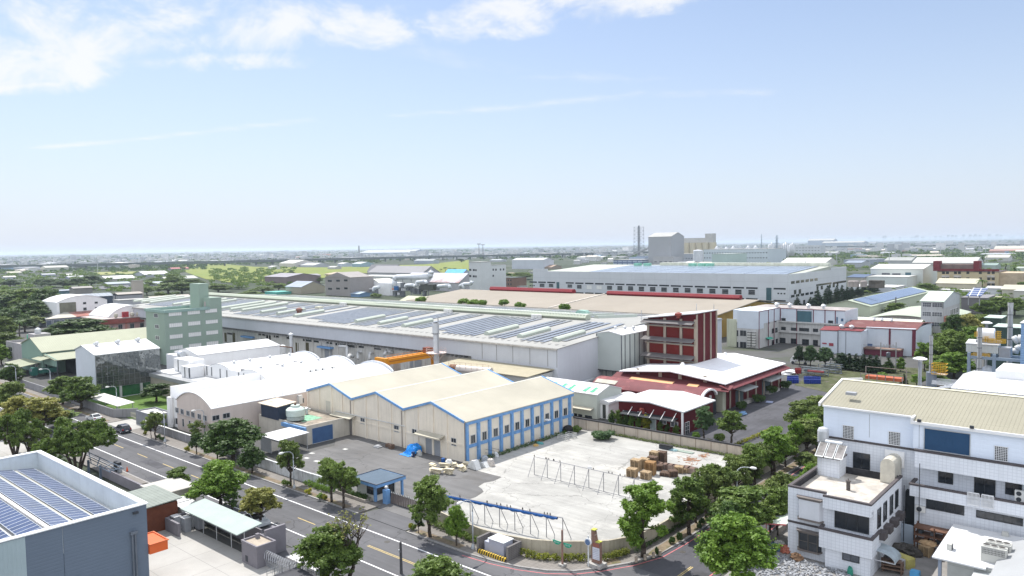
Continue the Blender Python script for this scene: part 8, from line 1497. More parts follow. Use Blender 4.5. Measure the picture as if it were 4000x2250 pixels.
stack('tall thick concrete chimney at the right edge','T4',2440,855,34,200,CCH);stack('shorter grey chimney before the white tank','T4',2132,1105,28,185,CCH);stack('slim pitted chimney with yellow platform','T4',1642,1185,22,175,CCH)
YLW=mat('safety_yellow',(.62,.36,.02),.5,.05,1)
p=onY('M5',1580,400,175);r=thg('platform','yellow railed platform halfway up the slim pitted chimney','platform',(p.x,175,p.z));fr=MB();xx,zz=p.x,p.z-1.0
w_=1.9
for z in(0,.7,1.4,2.1):fr.ring(xx-.4,xx+w_*1.2,173.6,175.8,zz+z,zz+z+.1,.1)
for k in range(7):fr.box(xx-.4+k*.42,xx-.34+k*.42,173.6,173.7,zz,zz+2.1)
pt('railing',fr,YLW,r);pt('deck',MB().box(xx-.4,xx+w_*1.2,173.7,175.7,zz-.1,zz),mat('deck_pale',(.55,.5,.48),.7),r)
p=onY('M5',1540,500,175);pt('lower_casing',MB().cyl((p.x,175,0),(p.x,175,at_d('M5',1540,440,175).z),1.0,n=14),mat('casing_grey',(.22,.25,.29),.5,.1,1,metal=.3),bpy.data.objects['chimney.002']if 'chimney.002' in bpy.data.objects else r)
p=onY('M5',1415,300,150);r=thg('mushroom_lamp','tall grey mast with a flat round white lamp head','lamp mast',(p.x,150,0));pt('mast',MB().cyl((p.x,150,0),(p.x,150,p.z),.35,.3,12),GREYM,r,smooth=True);pt('lamp_head',MB().lathe((p.x,150,p.z),[(.3,-.3),(.5,-.1),(1.15,.05),(1.2,.2),(.6,.45),(.1,.5)],20),WHT,r,smooth=True)
p=onY('T4',2200,1065,215);r=thg('mushroom_lamp','flat round white lamp head before the dark green box','lamp mast',(p.x,215,0));pt('mast',MB().cyl((p.x,215,0),(p.x,215,p.z),.3,n=10),GREYM,r);pt('lamp_head',MB().lathe((p.x,215,p.z),[(.3,-.3),(1.2,.05),(1.2,.2),(.6,.5),(.1,.55)],18),WHT,r,smooth=True)
DGB=mat('dark_green_box',(.05,.085,.07),.6,.05,.3,rib=('x',.5))
def boxpx(name,label,cat,t,xl,xr,yt,Y0,dep,h0,wm,rm,zb=0.0,**k):
 0
 a=onY(t,xl,yt,Y0);b=onY(t,xr,yt,Y0);z=(a.z+b.z)/2 if h0 is None else h0;r=flat(name,label,cat,a.x,b.x,Y0,Y0+dep,z,wm,rm,par=.05,**k);return r
boxpx('green_box','taller dark green box building with pale roof among the trees','plant room','T4',2180,2345,1010,225,8,None,DGB,mat('pale_mint_roof',(.42,.5,.45),.7));boxpx('green_box','wide dark green box building behind the white tank','plant room','T4',2270,2574,1105,212,8,None,DGB,mat('pale_mint_roof',(.42,.5,.45),.7))
p=onY('X2',1750,790,190);q=onY('X2',1990,810,190);o=thg('white_tank','horizontal white cylinder tank between yellow railings','tank',(p.x,190,p.z));pt('shell',MB().cyl((p.x-1.0,190,p.z),(q.x,190,p.z),1.25,n=20),WHT,o,smooth=True);pt('saddle',MB().box(p.x-1.2,q.x+1,189,191,p.z-1.9,p.z-1.35),GREYM,o);pt('leg',MB().box(p.x-1,p.x-.8,189,189.2,0,p.z-1.9).box(q.x,q.x+.2,189,189.2,0,p.z-1.9),GREYM,o)
r=thg('yellow_railings','group of yellow railed walkways on the white and grey plant','railings',tuple(onY('X2',1950,950,186)));fr=MB()
for(a,b,c,d)in((1585,760,1640,850),(2005,755,2100,880),(1750,860,1850,960),(1850,900,2200,990),(1520,1190,1880,1290)):
 P1=onY('X2',a,b,186);P2=onY('X2',c,d,186)
 for s_ in(0,.33,.66,1):z=P2.z+(P1.z-P2.z)*s_;fr.box(P1.x,P2.x,185.9,186,z-.04,z+.05).box(P1.x,P2.x,187.5,187.6,z-.04,z+.05)
 n=max(2,int((P2.x-P1.x)/.7))
 for k in range(n+1):x=P1.x+(P2.x-P1.x)*k/n;fr.box(x-.05,x+.05,185.9,186,P2.z,P1.z)
pt('railing',fr,YLW,r)
r=thg('filter_house','long white box housing carried on blue grey steel legs','filter house',tuple(onY('X2',1700,1070,188)));a=onY('X2',1410,990,188);b=onY('X2',2060,1000,188);zb=onY('X2',1700,1170,188).z
pt('housing',MB().box(a.x,b.x,188,191.5,zb,a.z),mat('housing_white',(.58,.60,.58),.6,.04,.5,rib=('x',.3)),r);pt('roof',MB().slab((a.x-.1,187.8,a.z),(b.x+.2,187.8,a.z),(b.x+.2,191.7,a.z+.5),(a.x-.1,191.7,a.z+.5),.15),WHTR,r);pt('end_box',MB().box(b.x+.1,b.x+2.2,188,191,zb-.8,a.z-.4),GREYM,r)
BGS=mat('blue_grey_steel2',(.25,.31,.38),.5,.06,1);c0=onY('X2',1470,1200,186)
zt_=onY('X2',1700,1255,186).z;fr=MB().box(c0.x-.3,c0.x+.3,185.7,186.3,0,zt_+.8)
for xx in(1975,):p=onY('X2',xx,1300,186);fr.box(p.x-.3,p.x+.3,185.7,186.3,0,zt_+.8)
q=onY('X2',2576,1300,186);fr.box(c0.x,q.x+6,185.8,186.2,zt_-.5,zt_+.1).box(c0.x,q.x+6,191,191.4,zt_-.5,zt_+.1);pt('steel_frame',fr,BGS,r);pt('grey_tank',MB().lathe((onY('X2',1860,1400,189).x,189,0),[(1.5,0),(1.5,7),(1.0,8),(.3,8.4)],18),STEEL,r,smooth=True)
pt('platform',MB().box(c0.x-1,c0.x+9,184.5,190,2.8,3.1),BGS,r)
dc=MB().tube([onY('X2',2370,930,196),onY('X2',2460,890,196),onY('X2',2576,895,196)],.9,12).tube([onY('X2',2390,1180,194),onY('X2',2420,1100,194),onY('X2',2500,1060,194),onY('X2',2576,1055,194)],.7,12);sgl('white_ducts',dc,PW,'fat white bent ducts between concrete chimney and blue building','duct',smooth='all')
a=onY('T4',2545,1060,185);flat('blue_building','blue sheet metal building cut off by the right edge','building',a.x,a.x+14,185,198,a.z,mat('sky_blue_sheet',(.24,.38,.58),.6,.05,.3,rib=('z',.5)),WHTR,par=.05)
r=gable('white_hall_right','white roofed hall behind the ribbed olive roof at the right edge','hall',-24.5,10,138,158,11.6,12.4,'x',mat('pale_blue_sheet',(0.58,0.62,0.67),.6),WHTR,ribs=.8);pt('upper_roof',MB().box(-20,10,147,156,12.4,13.9),WHT,r)
lf=MB();p=at('X3',1230,560,5)
for k in range(7):q=at('X3',1000+k*85,590-k*12 if k<5 else 560,6);lf.obox((q.x,q.y,6.0+.1*k),(.18,7,.12),-.6)
for k in range(6):q=at('X3',1230,500+k*22,6);lf.obox((q.x,q.y,6.6),(9,.16,.12),.1)
sgl('ladder_heap',lf,mat('silver_frame',(.65,.67,.7),.4),'heap of silver white ladder like frames behind the olive roof','frames')
p=at('M5',980,530,13.5);r=thg('orange_tray_platform','railed steel platform with a long orange red tray behind the olive roof','platform',(p.x,p.y,0));a=onY('M5',800,490,118);b=onY('M5',1200,540,118)
pt('tray',MB().box(a.x,b.x,118,119.6,a.z-.3,a.z+.15),mat('tray_orange',(.40,.11,.05),.6,.15,1),r);fr=MB().ring(a.x-.5,b.x+.3,117.5,120,a.z-1.2,a.z-1.0,.15)
for k in range(6):x=a.x-.5+(b.x-a.x+.8)*k/5;fr.box(x-.05,x+.05,117.5,117.6,a.z-4,a.z+.6)
fr.box(a.x-.5,b.x+.3,117.5,117.56,a.z+.5,a.z+.58).box(a.x-.5,b.x+.3,119.9,119.96,a.z+1.2,a.z+1.28).box(a.x-.5,a.x-.4,119.9,120,a.z-4,a.z+1.2).box(b.x+.2,b.x+.3,119.9,120,a.z-4,a.z+1.2);pt('frame',fr,mat('frame_rust',(.25,.22,.2),.6),r)
r=thg('switch_poles','pair of utility poles with cross arms and a hanging transformer','utility poles',at('M5',1055,440));P1=at('M5',972,440);P2=at('M5',1142,440);pf=MB()
for p in(P1,P2):pf.cyl(p,p+Vector((0,0,8.2)),.15,.12,8)
for z in(6.2,7.2,4.0):pf.cyl(P1+Vector((0,0,z)),P2+Vector((0,0,z)),.08,n=5)
for k in range(4):q=P1.lerp(P2,.2+.2*k);pf.cyl(q+Vector((0,0,7.2)),q+Vector((0,0,7.7)),.08,n=5)
pt('poles',pf,mat('pole_grey',(.3,.3,.3),.7),r);q=P1.lerp(P2,.5);pt('transformer_can',MB().lathe((q.x,q.y,4.0),[(.5,0),(.55,.1),(.55,1.3),(.3,1.5)],12),mat('can_grey',(.12,.13,.15),.5),r,smooth=True)
DRB=mat('blue_drum',(.015,.04,.24),.45,.08,1);DRR=mat('red_drum',(.22,.02,.02),.5,.1,1);rg=random.Random(12);cnt=0
dp0=None
for(x0_,x1_,y_,rows_,m_,lab)in((1440,1690,690,3,DRB,'blue steel drum in the left group behind the red factory'),(1780,2120,700,3,DRB,'blue steel drum in the right group beside the racks'),(1600,1730,600,2,DRR,'dark red drum stacked behind the blue drums')):
 for j in range(rows_):
  for k in range(int((x1_-x0_)/36)):
   p=at('X1',x0_+k*36+rg.uniform(-5,5),y_+j*34,0.0)
   if dp0 is None:dp0=MB().lathe((0,0,0),[(.28,0),(.3,.03),(.29,.3),(.31,.32),(.29,.34),(.29,.6),(.31,.62),(.29,.64),(.29,.86),(.3,.9),(.27,.88)],12)
   o=MB();o.v=list(dp0.v);o.f=dp0.f;o=pt('drum',o,m_,None,smooth=True)if cnt==0 else None
   if o is None:o=D0.copy();COL.objects.link(o)
   else:D0=o
   o.material_slots[0].link='OBJECT';o.material_slots[0].material=m_;o.location=(p.x,p.y,.02 if m_ is DRB else.95);o.scale=(1.15,1.15,1.15);o['label']=lab;o['category']='drum';o['group']='steel drums behind the red factory';cnt+=1
for(x,y,w,h_,c_,lb)in((2000,590,7,2.0,(.18,.21,.23),'stack of long grey steel boxes beside the blue drums'),(2300,540,6,2.2,(.15,.17,.19),'pile of dark grey steel frames behind the long boxes'),(2420,420,6,1.8,(.30,.31,.32),'pile of pale pipes at the back of the scrap yard')):
 p=at('X1',x,y,0);rk=MB()
 for k in range(8):rk.obox((p.x+rg.uniform(-.4,.4),p.y+rg.uniform(-2,2),.2+k*h_/8),(w*rg.uniform(.7,1),.5,.18),rg.uniform(-.15,.15))
 for k in range(5):rk.box(p.x-w/2+k*w/4-.08,p.x-w/2+k*w/4+.08,p.y-1.2,p.y-1.0,0,h_)
 sgl('steel_pile',rk,mat('pile_'+str(x),c_,.6,.3,.8),lb,'steel pile')
lumpy('white_sheeting',at('X1',1450,560,0),(5,4,1.0),mat('white_film',(.65,.66,.66),.4,.1,2),'crumpled white plastic sheeting beside the drums','sheeting',71,amp=.3)
sgl('red_bundle',MB().obox(tuple(at('X1',1990,520,2.2)),(4,.6,.4),.1),mat('dull_red',(.30,.07,.07),.7),'dull red bundle on top of the long grey boxes','bundle')
lumpy('blue_bags',at('X1',520,1380,.02),(1.6,2.6,.5),mat('bag_blue',(.16,.28,.45),.5,.25,2),'blue plastic bags on the asphalt beside the forked tree','bags',72,amp=.3);sgl('pallet_flat',MB().obox(tuple(at('X1',1060,1135,.15)),(1.4,1.6,.15),.2),mat('lilac_pallet',(.32,.36,.5),.7),'flat lilac pallet in the shade of the red factory','pallet')
p=at('X1',1640,380,0);r=thg('white_truck','white cab truck parked under the casuarina trees','truck',p);pt('cargo_box',MB().box(p.x-.9,p.x+3.2,p.y,p.y+2.1,.9,3.1),WHT,r);pt('cab',MB().ext([(p.x-2.4,p.y,.5),(p.x-1.0,p.y,.5),(p.x-1.0,p.y,2.3),(p.x-1.7,p.y,2.3),(p.x-2.4,p.y,1.4)],(0,2,0)),WHT,r)
for x in(-1.6,2):pt('wheel',MB().cyl((p.x+x,p.y-.05,.45),(p.x+x,p.y+.2,.45),.45,n=12),DKM,r)
CM={}
def cm(c,rough=.8):
 k='wall_%d_%d_%d'%tuple(int(q*100)for q in c);return mat(k,c,rough,.06,.08)
def blk(label,t,xl,xr,yb,yt,dep,wc,rc,kind='flat',name='building',cat='building',wn=0,wrows=1,zr=None,ax='x',wh=1.4,group=None,f=None):
 0
 sx=TL[t][0]+(xl+xr)/2*TL[t][2]/TL[t][3]
 if f is None:f=.18 if sx<1000 else.4 if sx<1450 else.75 if sx<2500 else 1
 xc=xl+(xr-xl)*f if f<1 else xl;p=at(t,xc,yb);h=hgt(t,xc,yb,xc,yt)
 if f<1:
  x1=p.x;x0=onY(t,xl,yb,p.y).x;dep=max(6,min(dep*1.8,onX(t,xr,yt,p.x).y-p.y));ax='y' if f<.3 and kind!='vault' else ax
 else:q=onY(t,xr,yt,p.y);x0,x1=p.x,q.x
 if zr and ax=='y':zr=None
 wm=wc if not isinstance(wc,tuple)else cm(wc);rm=rc if not isinstance(rc,tuple)else cm(tuple(q*.68 for q in rc),.6)
 r=thg(name,label,cat,((x0+x1)/2,p.y+dep/2,0),group)
 if kind=='flat':pt('wall',MB().box(x0,x1,p.y,p.y+dep,0,h-.3),wm,r);pt('roof',MB().box(x0-.3,x1+.3,p.y-.3,p.y+dep+.3,h-.3,h),rm,r)
 elif kind=='gable':
  rise=zr if zr else min(dep,abs(x1-x0))*.12;gable_parts(r,x0,x1,p.y,p.y+dep,h-(rise if ax=='y' else 0),h+(0 if ax=='y' else rise),ax,wm,rm,oh=.5,th=.25)
 elif kind=='vault':vault_parts(r,x0,x1,p.y,p.y+dep,h*.72 if ax=='y' else h,h if ax=='y' else h+(zr or dep*.2),wm,rm,ax=ax,n=12)
 if wn:
  ww=(x1-x0)/wn
  for j in range(wrows):
   z=h*(j+.45)/(wrows+.3)
   for k in range(wn):a=x0+ww*(k+.25);opening(r,'y',p.y,a,a+ww*.5,z,z+min(wh,h/(wrows+.3)*.5),GLS,None,dep=.15)
 return r
TAN=(.36,.33,.29);
r=blk('tan building with six windows and a low gable roof','T2',700,945,780,595,22,mat('tan_grey_wall',(.30,.28,.27),.85,.05,.2),(.42,.38,.32),'flat',f=1);
p_=at('T2',700,780);wins(r,'y',p_.y,'T2',[(723,627,762,646),(806,625,843,643),(885,622,920,640),(726,706,764,725),(807,704,843,723),(887,702,921,720)],GLS,None,dep=.15)
ZT_=hgt('T2',700,780,700,595)
pt('gable_top',MB().ext([(p_.x,p_.y,ZT_),(onY('T2',945,600,p_.y).x,p_.y,ZT_),((p_.x+onY('T2',945,600,p_.y).x)/2,p_.y,onY('T2',820,550,p_.y).z)],(0,20,0)),mat('tan_grey_wall',(.30,.28,.27),.85,.05,.2),r)
pt('side_bay',MB().box(onY('T2',672,600,p_.y).x,p_.x-.02,p_.y+3,p_.y+15,0,16),mat('ochre_bay',(.35,.30,.18),.8),r)
blk('tan workshop with sloping solar roof left of the six window building','T2',300,690,770,700,26,(.36,.33,.26),mat('solar_pale_far',(.28,.32,.38),.35,.1,.1,grid=((9,7),.3,(.42,.4,.36),'xy')),'gable',ax='x',zr=4)
blk('old brownish sheds with purple grey roof by the rice field','T2',90,640,680,600,22,(.20,.16,.16),(.34,.32,.36),'gable',ax='x',zr=3);blk('taller brown gable shed joined to the old sheds','T2',470,650,640,570,22,(.22,.19,.18),(.36,.34,.37),'gable',ax='y',zr=4)
blk('long pale grey factory building behind the tan one','T2',945,1860,740,600,40,mat('panel_grey_far',(.48,.49,.47),.8,.04,.05,grid=((12,),.6,(.40,.41,.42),'x')),(.55,.56,.54));blk('second long grey hall above the pale factory','T2',1130,1850,600,560,60,(.35,.35,.36),(.26,.26,.28),'gable',ax='x',zr=8)
blk('grey hall with dark roof and blue ridge light','T2',1120,1480,580,545,50,(.36,.36,.37),(.24,.24,.26),'gable',ax='x',zr=9);blk('orange tan roofed long shed','T2',690,1240,590,573,20,(.5,.48,.4),(.58,.46,.34),'gable',ax='x',zr=2);blk('cream ridge roof behind the orange tan shed','T2',850,1030,570,555,20,(.5,.5,.44),(.6,.6,.5),'flat')
blk('bright blue roofed hall beside the white block','T2',1905,2145,585,556,60,(.4,.45,.5),mat('bright_blue_roof',(.05,.33,.72),.6),'gable',ax='x',zr=4)
WBL=mat('white_block_wall',(.56,.58,.58),.8,.04,.2)
r=blk('white five storey block with grey base and small windows','T2',2148,2360,780,445,40,WBL,(.5,.5,.48),f=.54);p_=at('T2',2148+212*.54,780)
wins(r,'y',p_.y,'T2',[(2145,515,2165,535),(2180,517,2200,537),(2205,519,2218,538),(2145,578,2165,598),(2180,580,2200,600),(2205,582,2218,601)],GLS,None,dep=.15)
r=blk('white wing with paired windows right of the five storey block','T2',2345,2512,760,475,60,WBL,(.5,.5,.48),f=.1);wins(r,'x',at('T2',2345+16.7,760).x,'T2',[(2340,515,2352,535),(2378,513,2392,534),(2405,513,2420,534),(2452,512,2465,532),(2482,511,2496,531),(2378,575,2392,595),(2340,580,2352,600)],GLS,None,dep=.15)
r=blk('brown brick block with dark window rows beside the white wing','T2',2360,2574,730,600,18,mat('brown_brick_far',(.20,.13,.10),.85,.1,.2),(.1,.12,.1),wn=9,wrows=3,f=1)
blk('low white building with green roof line','T3',-130,160,735,690,20,(.5,.53,.52),(.55,.6,.56),wn=12);
r=blk('plant hall with white roof patched in rusty red','T2',1480,2225,745,655,60,(.40,.40,.42),mat('rust_patched_roof',(.42,.42,.46),.7,.1,.03,col2=(.25,.11,.09)),'gable',ax='x',zr=7,name='hall')
r=thg('white_vault_plant','small white vault roofed plant building with silver pipework','plant',(-330,290,0));p=at('T2',1085,770);vault_parts(r,p.x,p.x+20,p.y,p.y+16,8,12,WHT,mat('vault_cream2',(.58,.57,.5),.6));pt('white_box',MB().box(p.x+20.5,p.x+34,p.y-2,p.y+12,0,9.5),WHT,r);pt('low_wall',MB().box(p.x,p.x+20,p.y-4,p.y-.1,0,5),mat('slate_wall',(.2,.21,.24),.8),r)
pt('ledge',MB().box(p.x-1,p.x+20,p.y-5,p.y-4.01,4.4,5.2),WHT,r);Yp=p.y-3
PW2=mat('bright_silver_paint',(.62,.65,.68),.35,.05,.5);big=MB().tube([onY('T2',1395,720,Yp),onY('T2',1393,620,Yp),onY('T2',1420,598,Yp),onY('T2',1745,590,Yp),onY('T2',1760,560,Yp)],2.0,12);o=sgl('silver_duct',big,PW2,'big silver duct bent over the plant with a hood at the right end','duct',smooth='all')
pq=onY('T2',1760,555,Yp);sgl('duct_hood',MB().lathe(pq,[(1.4,-1),(2.4,.2),(2.0,1.0),(.6,1.6),(.2,3)],14),STEEL,'conical silver hood on the end of the big duct','hood',smooth=True)
pl_=MB();rg=random.Random(8)
for x in(1475,1560,1730):a=onY('T2',x,600,Yp);pl_.cyl((a.x,Yp,0),(a.x,Yp,a.z),.35,n=6)
sgl('duct_stand',pl_,GREYM,'steel legs holding the big silver duct','legs')
for k,(pts,lb)in enumerate(((((1500,700),(1510,680),(1590,678),(1600,700)),'low silver pipe loop at the left of the plant'),(((1620,690),(1615,650),(1700,640),(1720,660)),'dark arched pipe over the olive housing'),(((1830,690),(1940,680),(1950,710)),'silver pipe running right of the olive housing'),(((2050,690),(2085,670),(2090,715)),'silver elbow pipe before the rusty roof'),(((2090,668),(2165,665),(2170,640)),'silver pipe with upturned end at the right of the plant'),(((1180,740),(1185,705),(1240,700)),'silver pipe in front of the small vault'))):sgl('plant_pipe',MB().tube([onY('T2',a,b,Yp-6)for a,b in pts],1.2,8),PW2,lb,'pipe',smooth='all')
r=thg('process_plant','dark process machinery with yellow rails below the big silver duct','machinery',tuple(onY('T2',1700,740,Yp-4)));mb=MB()
for k in range(16):a=onY('T2',rg.uniform(1350,1830),rg.uniform(655,740),Yp-rg.uniform(1,6));mb.box(a.x-rg.uniform(.6,2.2),a.x+rg.uniform(.6,2.2),a.y,a.y+2,a.z-4,a.z)
pt('machines',mb,mat('machinery',(.16,.17,.18),.6,.3,.2),r);a=onY('T2',1400,690,Yp-7);pt('blue_fan',MB().box(a.x-1.5,a.x+1.5,a.y,a.y+2,a.z-3,a.z),mat('fan_blue',(.03,.12,.3),.5),r);a=onY('T2',1373,712,Yp-7);pt('orange_motor',MB().box(a.x-.8,a.x+.8,a.y,a.y+1,a.z-1,a.z),mat('motor_orange',(.6,.15,.05),.5),r)
a=onY('T2',1650,670,Yp-7);b=onY('T2',1780,670,Yp-7);pt('dark_housing',MB().box(a.x,b.x,a.y,a.y+6,a.z-4,a.z),mat('housing_olive',(.07,.075,.06),.6,.2,.3),r)
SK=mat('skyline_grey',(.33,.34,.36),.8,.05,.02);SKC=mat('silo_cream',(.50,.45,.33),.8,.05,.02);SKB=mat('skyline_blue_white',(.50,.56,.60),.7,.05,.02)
def sk(label,t,xl,xr,yb,yt,dep,m_,rc=(.5,.5,.48),**k):return blk(label,t,xl,xr,yb,yt,dep,m_,rc,**k)
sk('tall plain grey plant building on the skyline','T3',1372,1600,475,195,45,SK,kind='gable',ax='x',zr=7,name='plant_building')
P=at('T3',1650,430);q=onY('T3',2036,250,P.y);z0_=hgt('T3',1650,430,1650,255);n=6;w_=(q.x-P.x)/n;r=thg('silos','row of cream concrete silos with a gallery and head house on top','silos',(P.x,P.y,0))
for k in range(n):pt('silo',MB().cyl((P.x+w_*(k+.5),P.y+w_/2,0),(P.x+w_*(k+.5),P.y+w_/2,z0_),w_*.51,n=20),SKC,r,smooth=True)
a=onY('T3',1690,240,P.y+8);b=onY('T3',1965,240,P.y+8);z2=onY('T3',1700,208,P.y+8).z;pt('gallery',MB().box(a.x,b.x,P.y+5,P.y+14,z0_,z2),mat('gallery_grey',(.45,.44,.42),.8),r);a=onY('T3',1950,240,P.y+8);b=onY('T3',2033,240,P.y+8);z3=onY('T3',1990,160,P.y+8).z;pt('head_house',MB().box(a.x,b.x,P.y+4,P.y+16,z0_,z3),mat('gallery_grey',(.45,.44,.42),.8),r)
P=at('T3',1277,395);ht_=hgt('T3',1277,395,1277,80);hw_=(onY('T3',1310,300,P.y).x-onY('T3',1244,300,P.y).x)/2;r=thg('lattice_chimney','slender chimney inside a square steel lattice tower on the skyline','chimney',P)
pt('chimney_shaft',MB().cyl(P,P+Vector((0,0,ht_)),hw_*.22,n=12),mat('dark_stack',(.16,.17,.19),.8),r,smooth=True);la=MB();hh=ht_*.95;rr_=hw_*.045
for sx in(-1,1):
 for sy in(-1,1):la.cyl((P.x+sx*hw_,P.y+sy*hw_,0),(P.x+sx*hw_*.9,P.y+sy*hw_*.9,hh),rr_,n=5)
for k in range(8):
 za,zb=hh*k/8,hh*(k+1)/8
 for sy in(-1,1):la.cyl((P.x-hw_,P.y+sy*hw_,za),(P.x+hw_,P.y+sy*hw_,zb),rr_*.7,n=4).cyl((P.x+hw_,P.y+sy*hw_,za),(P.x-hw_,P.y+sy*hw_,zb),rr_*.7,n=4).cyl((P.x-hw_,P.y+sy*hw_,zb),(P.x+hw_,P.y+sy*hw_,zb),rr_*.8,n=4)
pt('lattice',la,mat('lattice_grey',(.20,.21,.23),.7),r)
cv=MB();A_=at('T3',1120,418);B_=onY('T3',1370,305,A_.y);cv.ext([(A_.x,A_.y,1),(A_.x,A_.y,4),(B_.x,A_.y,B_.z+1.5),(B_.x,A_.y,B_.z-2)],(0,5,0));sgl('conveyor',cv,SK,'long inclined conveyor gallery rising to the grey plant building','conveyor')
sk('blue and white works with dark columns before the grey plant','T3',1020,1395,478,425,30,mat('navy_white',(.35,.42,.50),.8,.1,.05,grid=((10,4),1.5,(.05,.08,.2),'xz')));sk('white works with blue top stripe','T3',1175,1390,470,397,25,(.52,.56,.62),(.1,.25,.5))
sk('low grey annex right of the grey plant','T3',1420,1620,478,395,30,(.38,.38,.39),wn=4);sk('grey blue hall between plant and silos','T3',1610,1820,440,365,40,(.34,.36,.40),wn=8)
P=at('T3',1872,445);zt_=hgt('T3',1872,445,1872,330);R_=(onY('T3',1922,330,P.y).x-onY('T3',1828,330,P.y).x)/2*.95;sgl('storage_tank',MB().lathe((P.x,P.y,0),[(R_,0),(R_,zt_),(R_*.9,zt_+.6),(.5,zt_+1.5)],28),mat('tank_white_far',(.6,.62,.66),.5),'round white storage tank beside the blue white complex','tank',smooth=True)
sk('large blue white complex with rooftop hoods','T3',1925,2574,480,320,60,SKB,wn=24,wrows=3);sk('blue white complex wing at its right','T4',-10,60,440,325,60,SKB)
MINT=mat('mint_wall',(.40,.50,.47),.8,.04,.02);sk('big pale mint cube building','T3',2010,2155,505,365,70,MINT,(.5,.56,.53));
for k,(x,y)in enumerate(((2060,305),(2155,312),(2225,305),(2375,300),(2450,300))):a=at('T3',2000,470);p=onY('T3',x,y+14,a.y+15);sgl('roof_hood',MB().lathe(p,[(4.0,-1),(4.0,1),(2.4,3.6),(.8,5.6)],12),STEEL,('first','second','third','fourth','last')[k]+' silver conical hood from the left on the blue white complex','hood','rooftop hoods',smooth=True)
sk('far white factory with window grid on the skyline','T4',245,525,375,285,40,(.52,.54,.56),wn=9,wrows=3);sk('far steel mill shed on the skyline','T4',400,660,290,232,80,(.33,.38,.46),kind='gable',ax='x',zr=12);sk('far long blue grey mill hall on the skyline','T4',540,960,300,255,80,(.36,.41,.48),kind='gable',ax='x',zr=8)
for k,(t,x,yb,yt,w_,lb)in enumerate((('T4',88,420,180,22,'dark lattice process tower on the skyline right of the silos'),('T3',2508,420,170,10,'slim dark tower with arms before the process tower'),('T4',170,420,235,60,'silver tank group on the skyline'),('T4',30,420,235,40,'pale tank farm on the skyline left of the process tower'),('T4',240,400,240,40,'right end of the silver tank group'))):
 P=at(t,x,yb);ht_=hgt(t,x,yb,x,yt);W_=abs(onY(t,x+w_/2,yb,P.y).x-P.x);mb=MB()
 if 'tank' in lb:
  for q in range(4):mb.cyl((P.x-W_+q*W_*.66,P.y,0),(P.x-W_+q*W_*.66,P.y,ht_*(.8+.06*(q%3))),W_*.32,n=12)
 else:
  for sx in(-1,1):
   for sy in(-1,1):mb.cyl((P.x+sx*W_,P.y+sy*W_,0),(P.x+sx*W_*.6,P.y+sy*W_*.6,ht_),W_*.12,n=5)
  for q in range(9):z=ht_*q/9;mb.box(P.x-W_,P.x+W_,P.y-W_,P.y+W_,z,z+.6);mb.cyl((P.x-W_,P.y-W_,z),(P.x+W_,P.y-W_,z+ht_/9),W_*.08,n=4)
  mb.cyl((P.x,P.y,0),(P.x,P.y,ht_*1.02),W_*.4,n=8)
 sgl('plant_tower',mb,mat('tower_haze',(.24,.30,.36),.8)if 'tank' not in lb else STEEL,lb,'tower',smooth='all')
